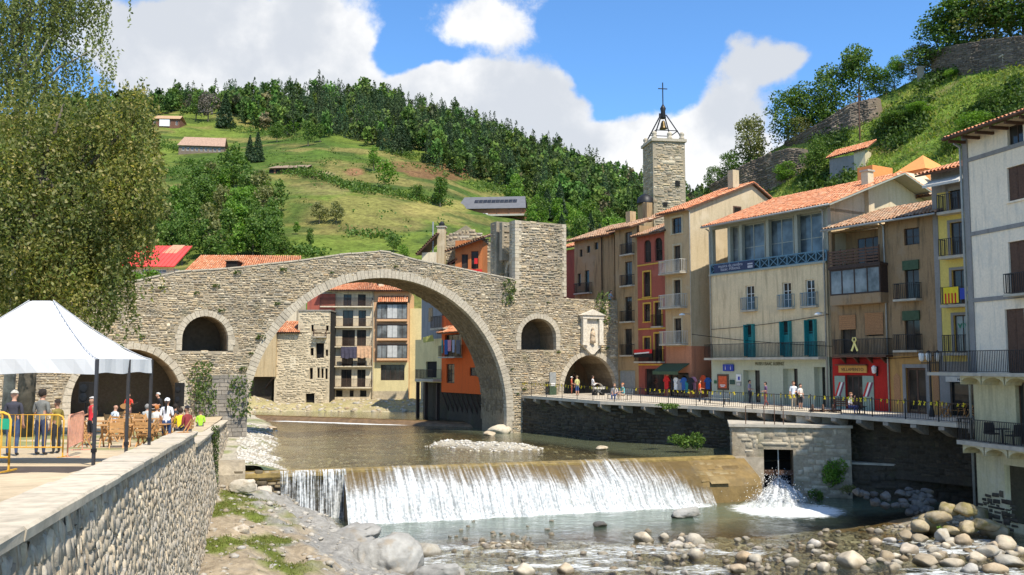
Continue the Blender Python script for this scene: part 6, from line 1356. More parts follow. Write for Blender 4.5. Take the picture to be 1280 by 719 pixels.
def lay(ya, yb_, w, h_, zlo):
    y = ya
    z = zlo; row = 0
    while z < 6.5:
        hh = h_*(1+q.uniform(-.3, .5)); y = ya-q.uniform(0, w)
        while y < yb_:
            ww = w*(.5+q.uniform(0, 1.1)); zc = cop_z(min(max(y+ww/2, ya+.01), yb_-.01))-.15
            if y > ya-.02 and y+ww < yb_+.02 and z+hh*.6 < zc:
                un_ = .07*math.sin(y*1.9+z*3.)+.05*math.sin(y*4.7+z*5.+1)+q.normal()*.012; bg_ = 1.6 if q.random() < .10 else q.uniform(.8, 1.1)
                a, c, d, e = y+.006, y+ww-.006, z+.006+un_, min(z+hh*bg_-.006+un_, zc+.02); m_ = (a+c)/2
                if e-d < .05: y += ww; continue
                j = lambda s: q.normal()*s
                o6 = [(a+j(.02), d+j(.03)), (m_+j(.04), d-.01+j(.03)), (c+j(.02), d+j(.03)), (c+j(.02), e+j(.03)), (m_+j(.04), e+.01+j(.03)), (a+j(.02), e+j(.03))]
                stones.append((o6, q.uniform(.004, .034), q.uniform(.74, .92), q.normal(size=6)*.009))
            y += ww
        z += hh
lay(7., 33., .17, .15, 1.2); lay(33.05, 62., .26, .2, 1.2)
SV = []
for o6, dp, k, jt in stones:
    mx, mz = np.mean([p[0] for p in o6]), np.mean([p[1] for p in o6])
    SV.append(np.array([face_pt(p[0], p[1], -.02) for p in o6]+[face_pt(mx+(p[0]-mx)*k, mz+(p[1]-mz)*k, dp+jt[i]) for i, p in enumerate(o6)]))
SF = [(6, 7, 8, 9), (6, 9, 10, 11)]+[(i, (i+1) % 6, (i+1) % 6+6, i+6) for i in range(6)]
size = []
for v in SV:
    c = v.mean(0); px, py = proj(c); ok = -10 < px < 300 and py < 735
    size.append((np.ptp(v[:, 2])*np.ptp(v[:, 1])/c[1]**2) if ok else 0)
order = np.argsort(size)[::-1]; near = set(order[:300].tolist())
for i in near: meshobj('stone', np_mesh('stone', SV[i], np.array(SF)), M_wallst, twall)
rest = [i for i in range(len(SV)) if i not in near]
meshobj('wall_stones', np_mesh('wall_stones', np.concatenate([SV[i] for i in rest]), np.concatenate([np.array(SF)+12*k for k in range(len(rest))])), M_wallst, twall, kind='stuff')
ivy = meshobj('ivy', tuft_mesh('ivy', 900, .22, 1.3, .10, 71, True), M_weed); ivy.location = face_pt(44., 3.5, .1); ivy.scale = (.8, 2.0, 1.1); prop(ivy, 'green ivy strand hanging down the terrace wall', 'ivy')

# ------------------------------------------------------------------ marquee
M_canvas = simple('white_canvas', (.60, .60, .595), .7, var=.03, nscale=2, bmp=.1)
tx0, tx1, ty0, ty1 = -12.95, -8.9, 19.8, 22.8; ve = 7.92; pk = 9.28; gz = float(ter_z(20.))
tent = thing('marquee', 'white pop-up marquee with peaked canopy over the terrace', 'tent', ((tx0+tx1)/2, (ty0+ty1)/2, gz))
hx, hy = (tx1-tx0)/2, (ty1-ty0)/2; rl_ = .28
uu = np.linspace(-1, 1, 41)[None, :]; vv = np.linspace(-1, 1, 33)[:, None]; X = uu*hx+0*vv; Y = vv*hy+0*uu
dx = np.maximum(np.abs(X)-rl_, 0)/(hx-rl_); dy = np.abs(Y)/hy; t_ = np.clip(np.maximum(dx, dy), 0, 1)
Z = (ve-gz)+(pk-ve)*(1-t_)**1.3+.07*(fbm(X*1.2+5, Y*1.2, 3, 2.)-.5)*np.sin(np.pi*np.clip(t_, 0, 1))+.03*np.sin((X+Y)*9)*t_**3*(1-t_)*3-.05*np.sin(np.abs(dx-dy)*3)*t_*0
grid('canopy', X, Y, Z, M_canvas, parent=tent)
for sx_ in (-1, 1):
    for sy_ in (-1, 1):
        pts = []
        for k in range(13):
            t = k/12; pts.append((sx_*(rl_+(hx-rl_)*t), sy_*hy*t, (ve-gz)+(pk-ve)*(1-t)**1.3+.012))
        MB().tube(pts, .012, 5).build('seam', simple('canvas_seam_%d%d' % (sx_, sy_), (.42, .42, .43), .8), tent)
mb = MB()
for (ax, ay, bx, by) in ((-hx, -hy, hx, -hy), (hx, -hy, hx, hy), (hx, hy, -hx, hy), (-hx, hy, -hx, -hy)):
    nn = 16; L = math.hypot(bx-ax, by-ay); ox, oy = (by-ay)/L, -(bx-ax)/L; vs = []
    for i in range(nn+1):
        k = i/nn; x = ax+(bx-ax)*k; y = ay+(by-ay)*k; w = .03*math.sin(k*20); vs += [(x, y, ve-gz+.01), (x+ox*w, y+oy*w, ve-gz-.31+.02*math.sin(k*11))]
    MB().add(vs, [(2*i, 2*i+2, 2*i+3, 2*i+1) for i in range(nn)]).build('valance', M_canvas, tent)
M_tleg = simple('tent_leg_grey', (.05, .05, .055), .5, .3)
for (x, y) in ((-hx, -hy), (hx, -hy), (hx, hy), (-hx, hy), (hx-.02, .2)):
    lg = MB().box(x-.03, x+.03, y-.03, y+.03, -.1, ve-gz).build('leg', M_tleg, tent); MB().box(x-.045, x+.045, y-.045, y+.045, .28, .36).build('leg_lock', M_iron, lg); MB().box(x-.08, x+.08, y-.08, y+.08, -.12, -.09).build('foot_plate', M_iron, lg)
hi_, hj_ = hx-.06, hy-.06
for (p, q2) in (((-hi_, -hj_), (hi_, -hj_)), ((hi_, -hj_), (hi_, hj_)), ((-hi_, hj_), (hi_, hj_))): MB().bar((p[0], p[1], ve-gz-.08), (q2[0], q2[1], ve-gz-.08), .03).build('frame_bar', M_tleg, tent); MB().bar((p[0], p[1], ve-gz-.1), ((p[0]+q2[0])/2, (p[1]+q2[1])/2, ve-gz-.28), .025).bar((q2[0], q2[1], ve-gz-.1), ((p[0]+q2[0])/2, (p[1]+q2[1])/2, ve-gz-.28), .025).build('scissor_strut', M_tleg, tent)

# ------------------------------------------------------------------ crowd barriers
M_ybar = simple('yellow_barrier_paint', (.72, .38, .04), .5, var=.12); M_pink = simple('faded_red_barrier', (.62, .30, .20), .6, var=.2)
def barrier(label, p, ang, L, mat, sp=.16, sign=None):
    b = thing('crowd_barrier', label, 'barrier', p, ang, 'crowd barriers on the terrace')
    pts = [(0, 0, .12), (0, 0, .95), (.04, 0, 1.05), (.14, 0, 1.1), (L-.14, 0, 1.1), (L-.04, 0, 1.05), (L, 0, .95), (L, 0, .12)]
    MB().tube(pts, .022, 8).build('frame', mat, b, smooth=True); MB().tube([(0, 0, .25), (L, 0, .25)], .018, 6).build('lower_rail', mat, b)
    n_ = int(L/sp)
    for i in range(1, n_): x = L*i/n_; MB().tube([(x, 0, .25), (x, 0, 1.09)], .010, 5).build('bar', mat, b)
    for x in (.0, L): MB().bar((x, -.3, .0), (x, .3, .0), .03).bar((x, 0, 0), (x, 0, .14), .03).build('foot', mat, b)
    return b
g25 = float(ter_z(24.5)); b1 = barrier('yellow barrier with green notice in front of the standing people', (-14.25, 24.5, g25+.02), 0., 2.42, M_ybar)
MB().box(.62, 1.07, -.05, -.03, .72, 1.0).build('green_notice', simple('green_card', (.02, .36, .20), .6, var=.05), b1, label='green notice on the barrier')
barrier('faded red and yellow barrier angled away beside the green-notice one', (-11.75, 24.6, g25+.0), R(106), 2.3, M_pink, .13)
barrier('nearest yellow barrier cut by the left picture edge', (-11.9, 17.6, float(ter_z(17.6))+.02), R(2), 2.35, M_ybar)

# ------------------------------------------------------------------ tables and chairs of the open-air bar
M_pine = simple('varnished_pine', (.48, .25, .09), .55, var=.2, nscale=5)
def mk_table():
    t = thing('folding_table', 'x', 'table')
    for k in range(5): MB().box(-.55, .55, -.35+k*.14, -.35+k*.14+.125, .72, .745).build('slat', M_pine, t)
    for e in (-1, 1):
        MB().bar((e*.45, -.3, 0), (e*.45, .3, .72), .045).build('leg', M_pine, t); MB().bar((e*.41, .3, 0), (e*.41, -.3, .72), .045).build('leg', M_pine, t)
    MB().bar((-.45, 0, .36), (.45, 0, .36), .03).build('stretcher', M_pine, t); return t
def mk_chair():
    t = thing('folding_chair', 'x', 'chair')
    for k in range(4): MB().box(-.21, .21, -.2+k*.105, -.2+k*.105+.09, .43, .45).build('seat_slat', M_pine, t)
    for k in range(3): MB().box(-.21, .21, .23+k*.012, .25+k*.012, .56+k*.11, .64+k*.11).build('back_slat', M_pine, t)
    for e in (-1, 1): MB().bar((e*.23, -.24, 0), (e*.23, .28, .9), .035).build('leg', M_pine, t); MB().bar((e*.2, .24, 0), (e*.2, -.2, .44), .035).build('leg', M_pine, t)
    return t
tp, cp = mk_table(), mk_chair(); first = [True, True]; taken = []
def put(proto, i, p, rz, label, grp):
    o = proto if first[i] else copy_tree(proto); first[i] = False; o.location = p; o.rotation_euler = (0, 0, rz); o['label'] = label; o['group'] = grp; return o
tabs = [(150, 30.5, 'nearest pine table, in front of the middle tent leg'), (196, 31.5, 'pine table just behind the woman in the white cap'), (128, 35, 'pine table behind the woman in red'), (170, 36.5, 'pine table in the middle of the bar'), (205, 38, 'pine table near the man with the yellow bag'), (150, 42, 'pine table before the man in pale blue'), (185, 44, 'pine table closest to the musicians')]
for k, (px, Y_, lb) in enumerate(tabs):
    x = (px-640)/F*Y_; z = float(ter_z(Y_)); rz = rnd.uniform(-.4, .4); put(tp, 0, (x, Y_, z), rz, lb, 'pine tables of the open-air bar')
    for c in range(3 if k % 2 else 4):
        a = rz+[-math.pi/2, math.pi/2, 0, math.pi][c]+rnd.uniform(-.25, .25); d = .78 if c < 2 else 1.0
        put(cp, 1, (x+math.cos(a)*d, Y_+math.sin(a)*d, z), a-math.pi/2+rnd.uniform(-.3, .3)+0, 'pine folding chair drawn up at the %s' % lb.replace('pine table', 'table'), 'pine chairs of the open-air bar')
# tables on the riverside walk by the brown house (right)
for k, (px, py) in enumerate(((1148, 516), (1196, 521))):
    p = at_z(px, py, 4.86); put(tp, 0, tuple(p), AW+.2, ['wooden cafe table before the ochre shop door', 'wooden cafe table before the grey shop front'][k], 'cafe tables on the walkway')
    for c in range(4):
        a = AW+[.0, 1.57, 3.14, 4.71][c]+rnd.uniform(-.3, .3); put(cp, 1, (p.x+math.cos(a)*.85, p.y+math.sin(a)*.85, p.z), a-math.pi/2, ['wooden cafe chair around the table by the ochre door', 'wooden cafe chair around the table by the grey shop'][k], 'cafe chairs on the walkway')
# table and chairs on the white house's river balcony
M_wick = simple('dark_wicker', (.03, .028, .028), .7, var=.3, nscale=20)
def wicker(px, rz, lb):
    x, z = WP.hit(px, 545, -.6); c = thing('wicker_chair', lb, 'chair', WP.world(x, -.5, zl), WP.a+rz, 'chairs on the river balcony'); MB().box(-.25, .25, -.25, .25, .40, .46).build('seat', M_wick, c); MB().prism([(-.27, .42), (.27, .42), (.22, .95), (-.22, .95)], .22, .27).build('backrest', M_wick, c)
    for e in (-1, 1):
        MB().bar((e*.24, -.22, 0), (e*.24, -.22, .62), .03).build('leg', M_wick, c); MB().bar((e*.24, .22, 0), (e*.24, .22, .44), .03).build('leg', M_wick, c); MB().bar((e*.24, -.22, .62), (e*.24, .24, .62), .03).build('armrest', M_wick, c)
wicker(1238, R(80), 'left dark wicker chair on the lower river balcony'); wicker(1264, R(-80), 'right dark wicker chair on the lower river balcony')
x, z = WP.hit(1251, 545, -.6); tb_ = thing('wicker_table', 'small round dark table between the wicker chairs', 'table', WP.world(x, -.5, zl), WP.a); MB().lathe([(.3, .68), (.32, .70), (.3, .72)], 14).build('table_top', M_wick, tb_); MB().tube([(0, 0, 0), (0, 0, .68)], .04, 8).build('stem', M_wick, tb_); MB().lathe([(.22, 0), (.22, .03), (.03, .05)], 12).build('base', M_wick, tb_)
# loudspeakers flanking the music
def speaker(label, px, py0, py1, Y_, wpx, stand):
    a = at_y(px, py1, Y_); z = float(ter_z(Y_)); H = (py1-py0)*Y_/F; W_ = wpx*Y_/F; s = thing('loudspeaker', label, 'loudspeaker', (a.x, Y_, z), R(-10), 'loudspeakers by the stage'); zb = a.z-z
    MB().box(-W_/2, W_/2, 0, W_*.8, zb, zb+H).build('cabinet', M_dark, s)
    for k in (.3, .72): MB().lathe([(W_*.36, 0), (W_*.36, .02), (W_*.1, .03)], 14).xf(Matrix.Translation((0, -.005, zb+H*k)) @ Matrix.Rotation(R(90), 4, 'X')).build('speaker_cone', M_iron, s)
    MB().tube([(0, .2, 0), (0, .2, zb)], .03, 6).build('pole', M_iron, s)
    for k in range(3): t = k*2.09; MB().tube([(0, .2, .5), (.5*math.cos(t), .2+.5*math.sin(t), 0)], .015, 5).build('leg', M_iron, s)
speaker('black loudspeaker on a stand behind the marquee leg', 104, 478, 504, 47, 14, True); speaker('black loudspeaker at the right end of the low arch', 222, 479, 508, 49, 9, True)
w_ = bpy.data.objects
# walls closing the dark low arches
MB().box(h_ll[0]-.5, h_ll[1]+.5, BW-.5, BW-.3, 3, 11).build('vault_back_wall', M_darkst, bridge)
o = thing('passage_wall', 'dark wall inside the passage under the right bridge arch', 'wall', (BP.P.x, BP.P.y, 0), BA); MB().box(h_rr[0]-3, h_rr[1]+1, BW+2.5, BW+2.8, 3, 11).build('wall_face', P_brown, o); MB().box(h_rr[0]+2, h_rr[0]+3, BW+2.42, BW+2.5, 5, 7.4).build('door', M_dwood, o)

# ------------------------------------------------------------------ boulders
def rock_mesh(name, seed, sub=3, flat=.65, rough=.22, freq=1.1, angular=0.):
    bm = bmesh.new(); bmesh.ops.create_icosphere(bm, subdivisions=sub, radius=1.); q = np.random.default_rng(seed); off = q.uniform(0, 50, 3)
    P = np.array([v.co[:] for v in bm.verts]); n = (fbm(P[:, 0]*freq+off[0]+P[:, 2]*.7, P[:, 1]*freq+off[1]-P[:, 2]*.9, 4)-.5)*2
    n2 = (fbm(P[:, 2]*freq*2.2+off[2], (P[:, 0]+P[:, 1])*freq*2.2, 4)-.5)
    S = 1+n*rough+n2*rough*.6; P = P*S[:, None]
    if angular:
        for k in range(int(6+angular*6)):
            d = q.normal(size=3); d /= np.linalg.norm(d); c = q.uniform(.55, .85); ex = np.maximum(P @ d-c, 0); P = P-ex[:, None]*d*.85
        P += (fbm(P[:, 0]*4+9, P[:, 1]*4+P[:, 2]*3, 4)[:, None]-.5)*.16
    P *= np.array((1, q.uniform(.7, .95), flat))
    for v, p in zip(bm.verts, P): v.co = p
    me = bpy.data.meshes.new(name); bm.to_mesh(me); bm.free(); me.polygons.foreach_set('use_smooth', np.ones(len(me.polygons), bool)); return me
def rock_mat(name, stops, wet=True, nscale=3., moss=0.):
    m, t = newmat(name); p = pos(t); c = t.ramp(t.new('ObjectInfo').outputs['Random'] if wet is not None else isl(t), stops)
    f = t.mr(t.noise(p, nscale, 7, .65), .28, .72, .7, 1.25, False); c = t.mix(1., c, t.new('CombineColor', {0: f, 1: f, 2: f}).outputs[0], 'MULTIPLY')
    c = t.mix(t.math('MULTIPLY', t.mr(t.noise(p, 1.4, 5), .5, .7), .45), c, (.24, .16, .07))
    if moss: c = t.mix(t.math('MULTIPLY', t.mr(t.noise(p, 1.8, 6), .42, .62), moss), c, (.17, .14, .03))
    z = t.new('SeparateXYZ', {0: p}).outputs[2]; wf = t.mr(t.math('ADD', z, t.math('MULTIPLY', t.noise(p, 4., 3), .2)), .16, .30, 1., 0.)
    zu = t.math('MULTIPLY', wf, 1.)
    c = t.mix(t.math('MULTIPLY', zu, .62), c, (.07, .055, .03))
    out(t, t.new('BsdfPrincipled', {'Base Color': c, 'Roughness': t.math('MULTIPLY_ADD', zu, -.45, .85), 'Specular IOR Level': .3, 'Normal': bump(t, t.noise(p, nscale*5, 7, .68), .5, .05)}).outputs[0]); return m
RST = [(0, (.30, .24, .16)), (.2, (.50, .43, .32)), (.4, (.37, .34, .28)), (.6, (.58, .50, .37)), (.8, (.40, .30, .19)), (1, (.45, .42, .37))]
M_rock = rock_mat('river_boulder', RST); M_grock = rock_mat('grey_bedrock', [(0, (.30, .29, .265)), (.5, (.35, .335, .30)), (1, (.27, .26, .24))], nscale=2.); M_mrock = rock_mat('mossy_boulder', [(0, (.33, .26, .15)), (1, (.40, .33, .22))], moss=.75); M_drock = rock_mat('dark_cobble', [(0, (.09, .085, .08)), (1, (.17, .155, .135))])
M_buff = rock_mat('buff_rock', [(0, (.46, .40, .32)), (1, (.52, .46, .37))], nscale=2.)
RM = [rock_mesh('river_boulder', 200+k, 3, rnd.uniform(.5, .75), .30, 1.4, .55 if k % 3 else 1.1) for k in range(9)]; AM = [rock_mesh('bedrock', 300+k, 5, .75, .42, 1.6, 1.6) for k in range(5)]
def boulder(px, py, wpx, mat, label, name='river_boulder', z=0., grp=None, mesh=None, hs=1., rot=None, ys=1.):
    p = at_z(px, py, z); r = wpx/2*p.y/F; o = meshobj(name, mesh or RM[rnd.randrange(9)], None)
    if not o.data.materials: o.data.materials.append(mat)
    o.material_slots[0].link = 'OBJECT'; o.material_slots[0].material = mat
    o.location = (p.x, p.y, z+r*.18); o.scale = (r, r*ys, r*hs); o.rotation_euler = (rnd.uniform(-.15, .15), rnd.uniform(-.15, .15), rnd.uniform(0, 6.28) if rot is None else rot); prop(o, label, 'boulder', grp); return o
BIG = [(1065, 706, 48, M_rock, 'largest smooth boulder in the right foreground shallows'), (534, 693, 41, M_rock, 'lone cream boulder right of the grey bedrock'), (869, 681, 34, M_rock, 'biggest boulder of the midstream pile'), (870, 697, 27, M_rock, 'front boulder of the midstream pile'),
 (846, 684, 22, M_rock, 'left round boulder of the midstream pile'), (857, 646, 38, M_grock, 'wet rock standing alone in the pool below the weir'), (945, 702, 27, M_rock, 'tan boulder right of the midstream pile'), (931, 699, 24, M_rock, 'pale boulder leaning on the tan one right of the pile'),
 (922, 714, 27, M_rock, 'pale boulder at the bottom edge right of centre'), (655, 717, 30, M_rock, 'ochre boulder at the bottom edge left of centre'), (1017, 682, 24, M_rock, 'flat cream boulder left of the largest one'), (1157, 706, 38, M_rock, 'long tilted boulder right of the largest one'),
 (1095, 680, 22, M_rock, 'upright pale boulder before the cobbled slope'), (1114, 678, 18, M_rock, 'narrow boulder right of the upright pale one'), (1133, 672, 25, M_rock, 'rounded boulder at the foot of the mossy heap'), (1150, 676, 25, M_rock, 'boulder touching the foot of the mossy heap on its right side'),
 (1223, 650, 46, M_mrock, 'big mossy boulder on top of the heap by the white house'), (1197, 650, 32, M_mrock, 'mossy boulder left of the big one on the heap'), (1166, 660, 48, M_mrock, 'broad mossy flank of the heap'), (1246, 670, 46, M_mrock, 'mossy boulder in the outflow below the white house'),
 (1236, 692, 29, M_rock, 'split boulder below the mossy heap'), (1222, 700, 26, M_rock, 'squat boulder left of the split one'), (1276, 692, 24, M_rock, 'boulder at the right edge of the picture'), (1190, 666, 24, M_mrock, 'round boulder in front of the mossy heap'),
 (990, 706, 24, M_rock, 'rusty brown boulder left of the largest one'), (805, 675, 26, M_rock, 'long flat boulder at the left of the midstream pile'), (750, 658, 18, M_drock, 'dark wet stone in the riffle below the weir'), (707, 714, 24, M_rock, 'stone with driftwood in the foreground rapids')]
for px, py, w, m, lb in BIG: boulder(px, py, w, m, lb, z=.0 if 'heap' not in lb else .25, mesh=AM[1] if 'pool below' in lb else None, hs=.6 if 'pool below' in lb else 1.)
BED = [(425, 642, 42, 'wet boulder under the left end of the weir fall', 1.25), (390, 654, 34, 'grey boulder at the foot of the thin falls', .9), (345, 640, 30, 'upright grey rock at the weir abutment', 1.5), (318, 640, 44, 'pale wedge of rock below the abutment', 1.1), (440, 680, 84, 'grey bedrock slab on the left shore', .55), (492, 712, 104, 'large grey bedrock outcrop in the left foreground', .75), (552, 724, 66, 'low grey rock at the bottom edge beside the outcrop', .6), (412, 662, 30, 'small grey rock between boulder and slab', .7), (285, 718, 40, 'buff rock at the foot of the terrace wall', .6), (300, 668, 34, 'brown rock on the grassy bank', .7), (340, 700, 60, 'earthy outcrop on the grassy bank', .35)]
BED += [(305, 612, 34, 'pale wedge-shaped rock against the weir abutment', .9), (330, 618, 30, 'pale angular rock right of the wedge-shaped one', .8), (306, 640, 30, 'pale rock below the wedge-shaped one', .7), (365, 655, 26, 'pale stone between bank and thin falls', .6)]
for k, (px, py, w, lb, hs) in enumerate(BED): boulder(px, py, w, M_grock if k not in (8, 9, 10, 11, 12, 13, 14) else M_buff, lb, 'bedrock', z=[0, .1, .5, .9, .1, .1, 0, .1, 1.2, 1.4, .9, 1.8, 1.3, 1.2, .3][k], mesh=AM[k % 5], hs=hs)
# rocks at the deck foot and in the upper river
for px, py, w, lb, hs in ((626, 541, 34, 'pale boulder against the right pier of the arch', .9), (612, 544, 20, 'low rock left of the pier boulder', .6), (752, 562, 22, 'lone boulder in the upper pool', .5), (340, 536, 14, 'pale rock in the water under the arch', .5)): boulder(px, py, w, M_rock, lb, z=ZU, hs=hs)
for px, py, w, z_ in ((1150, 660, 30, .3), (1172, 650, 34, .7), (1184, 640, 30, 1.0), (1206, 640, 34, 1.1), (1210, 662, 32, .4), (1180, 674, 28, .1), (1204, 680, 30, .0), (1232, 660, 34, .5), (1256, 684, 34, .0), (1262, 706, 34, .0), (1190, 708, 30, .0), (1136, 692, 26, .0), (1108, 700, 26, .0), (1244, 716, 36, .0), (1212, 716, 28, .0), (1030, 712, 26, 0.)):
    boulder(px, py, w, M_mrock if py < 665 else M_rock, 'large tan boulder piled in the heap by the white house' if py < 695 else 'large pale boulder along the bottom edge at lower right', z=z_, grp='larger boulders at lower right')
MID = []
q = np.random.default_rng(31)
def scatter(n, cx, cy, sx, sy, lo, hi):
    for i in range(n):
        px, py = cx+q.normal()*sx, cy+q.normal()*sy
        if 440 < px < 1282 and 652 < py < 722: MID.append((px, py, q.uniform(lo, hi)))
scatter(22, 858, 684, 24, 9, 7, 18); scatter(40, 645, 682, 26, 7, 5, 11); scatter(30, 1130, 696, 70, 12, 8, 20); scatter(40, 1215, 690, 45, 16, 8, 22); scatter(24, 960, 700, 50, 10, 6, 16); scatter(18, 600, 665, 35, 7, 4, 9); scatter(16, 1190, 655, 26, 8, 10, 22); scatter(24, 1040, 690, 60, 12, 6, 14); scatter(14, 760, 700, 60, 10, 6, 14); scatter(60, 760, 706, 150, 9, 5, 14); scatter(40, 1000, 704, 120, 10, 6, 16)
for px, py, w in MID[:295]:
    boulder(px, py, w, M_rock if not (1165 < px < 1240 and py < 668) else M_mrock, 'river stone among the smaller boulders of the shallows' if py > 668 else 'small river stone on the gravel edge below the pool', 'river_stone', z=-.03, grp='smaller stones of the river bed')
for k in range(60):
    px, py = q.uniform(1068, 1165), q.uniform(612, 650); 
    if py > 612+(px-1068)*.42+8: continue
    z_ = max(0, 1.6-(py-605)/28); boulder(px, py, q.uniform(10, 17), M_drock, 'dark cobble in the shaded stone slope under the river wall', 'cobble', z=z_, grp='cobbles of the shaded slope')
# small pebbles
def pebbles(label, pts, rr, mat, name='pebbles'):
    bm = bmesh.new(); bmesh.ops.create_icosphere(bm, subdivisions=1, radius=1.); P = np.array([v.co[:] for v in bm.verts]); Fc = np.array([[v.index for v in f.verts] for f in bm.faces]); bm.free()
    n = len(pts); S = rr[:, None]*np.stack([q.uniform(.8, 1.4, n), q.uniform(.8, 1.3, n), q.uniform(.45, .7, n)], 1); a = q.uniform(0, 6.28, n)
    V = P[None]*(1+q.normal(size=(n, len(P), 1))*.12)*S[:, None, :]; X = V[..., 0]*np.cos(a)[:, None]-V[..., 1]*np.sin(a)[:, None]; Y = V[..., 0]*np.sin(a)[:, None]+V[..., 1]*np.cos(a)[:, None]
    V = np.stack([X, Y, V[..., 2]], -1)+pts[:, None, :]; Fa = (Fc[None]+(np.arange(n)*len(P))[:, None, None]).reshape(-1, 3)
    meshobj(name, np_mesh(name, V.reshape(-1, 3), Fa, smooth=True), mat, label=label, kind='stuff')
M_peb = rock_mat('pebble_stone', RST, wet=None, nscale=8.)
n_ = 5200; px = q.uniform(440, 1280, n_); py = 656+64*q.random(n_)**.8; P = np.array([at_z(a, b, 0)[:] for a, b in zip(px, py)]); P[:, 2] = bed_z(P[:, 0], P[:, 1])+.01; pebbles('pebbles and cobbles on the shallow river bed', P, q.uniform(.05, .2, n_), M_peb)
n_ = 9000; px = q.uniform(296, 760, n_); py = q.uniform(536, 590, n_); P = np.array([at_z(a, b, ZU)[:] for a, b in zip(px, py)]); P[:, 2] = ubed_z(P[:, 0], P[:, 1])+.01
keep = ((P[:, 2] > 2.22) | (q.random(n_) < .12)) & (((P[:, 0]-WL.x)*wn.x+(P[:, 1]-WL.y)*wn.y) < -.7); P = P[keep]; pebbles('pale gravel of the bars above the weir', P, q.uniform(.04, .15, len(P)), rock_mat('pale_gravel', [(0, (.44, .41, .35)), (.5, (.56, .53, .47)), (1, (.62, .58, .5))], wet=None, nscale=8.))

nb_ = 1500; s_ = np.stack([q.integers(0, 170, nb_), q.integers(8, 108, nb_)], 1); bo_ = next(o for o in bpy.data.objects if o.name == 'bank'); bv = np.empty(len(bo_.data.vertices)*3, np.float32); bo_.data.vertices.foreach_get('co', bv); bv = bv.reshape(170, 110, 3)
P = bv[s_[:, 0], s_[:, 1]]+q.normal(size=(nb_, 3))*np.array((.1, .1, .01)); pebbles('loose stones lying on the left river bank', P.astype(float), .03+.16*q.random(nb_)**3, rock_mat('bank_stone', [(0, (.32, .28, .22)), (.5, (.44, .40, .33)), (1, (.38, .36, .33))], wet=None, nscale=8.), 'bank_stones')

n_ = 2600; px = q.uniform(300, 540, n_); py = q.uniform(500, 522, n_); P = np.array([at_z(a_, b_, 2.9)[:] for a_, b_ in zip(px, py)]); P = P[P[:, 1] > 86]; P[:, 2] = ubed_z(P[:, 0], P[:, 1]); P = P[P[:, 2] > 2.7]; pebbles('stones on the bank before the houses beyond the arch', P, .04+.30*q.random(len(P))**3, M_peb, 'far_bank_stones')
# ------------------------------------------------------------------ foliage
def cards(C, size, q, aspect=.55, up=0.):
    """diamond leaf cards at centres C"""
    n = len(C); d = q.normal(size=(n, 3)); d[:, 2] -= up; d /= np.linalg.norm(d, axis=1, keepdims=True); e = np.cross(d, q.normal(size=(n, 3))); e /= np.linalg.norm(e, axis=1, keepdims=True)
    s = (np.asarray(size)*q.uniform(.65, 1.35, n))[:, None]; nrm = np.cross(d, e)*s*.12
    V = np.stack([C-d*s*.5, C+e*s*aspect*.5+nrm, C+d*s*.5, C-e*s*aspect*.5+nrm], 1).reshape(-1, 3); return V, np.arange(4*n).reshape(n, 4)
def lobes_pts(n, lobes, q, hollow=.45):
    w = np.array([l[3]*l[4]*l[5] for l in lobes])**.75; w /= w.sum(); k = q.choice(len(lobes), n, p=w); L = np.array(lobes)[k]
    d = q.normal(size=(n, 3)); d /= np.linalg.norm(d, axis=1, keepdims=True); r = (hollow+(1-hollow)*q.random(n)**.5)*(1+q.normal(size=n)*.07); return L[:, :3]+d*L[:, 3:]*r[:, None]
def lobed(q, R0, H, z0, nl=9):
    """random lobes filling an egg of radius R0 from z0 to z0+H"""
    out_ = [(0, 0, z0+H*.5, R0*.62, R0*.62, H*.44)]
    for i in range(nl):
        a = q.uniform(0, 6.28); f = q.random(); rr_ = R0*(.42+.3*q.random())*math.sin(math.pi*(.2+.7*f)); s = R0*q.uniform(.26, .48); out_.append((rr_*math.cos(a), rr_*math.sin(a), z0+H*(.14+.74*f), s, s, s*q.uniform(.7, 1.)))
    return out_
def decid(seed, H=10., R0=4., n=420, leaf_=.95, nl=9, low=.14):
    q = np.random.default_rng(seed); V, Fc = cards(lobes_pts(n, lobed(q, R0, H*(1-low), H*low, nl), q), leaf_, q, .8); return V, Fc
def conif(seed, H=12., R0=2.6, n=420, leaf_=.75):
    q = np.random.default_rng(seed); f = q.random(n)**1.35; tier = np.floor(f*13+q.random(n)*.5)/13; a = q.uniform(0, 6.283, n); lop = 1+.22*np.sin(a*2+q.uniform(0, 6))+.15*np.sin(a*3+f*9)
    r = R0*(1-f)**.75*lop*(.35+.65*q.random(n)**.5)*(.82+.3*((f*13) % 1))+.06; C = np.stack([r*np.cos(a), r*np.sin(a), H*(.07+.92*f)-r*.28], 1)
    return cards(C, leaf_*(1-.45*f), q, .55, .55)
def trunk_mb(H, r, bend=.2, seed=0, limbs=5, z0=.3):
    q = random.Random(seed); m = MB(); pts = [(q.uniform(-bend, bend)*k/4, q.uniform(-bend, bend)*k/4, H*k/5) for k in range(6)]; m.tube(pts, [r*(1-.14*k) for k in range(6)], 7)
    for i in range(limbs):
        k = q.randint(2, 4); a = q.uniform(0, 6.28); p = Vector(pts[k]); L = H*q.uniform(.25, .45); e = p+Vector((math.cos(a)*L*.7, math.sin(a)*L*.7, L*.7)); m.tube([p, p.lerp(e, .5)+Vector((0, 0, -.1*L)), e], [r*.45, r*.3, r*.1], 5)
    return m
M_bark = simple('grey_bark', (.10, .085, .065), .95, var=.4, nscale=4, bmp=.6)
M_lf1 = leaf('broad_leaves', [(0, (0.051, 0.094, 0.017)), (.4, (0.087, 0.160, 0.026)), (.8, (0.123, 0.203, 0.036)), (1, (0.174, 0.232, 0.051))], .3)
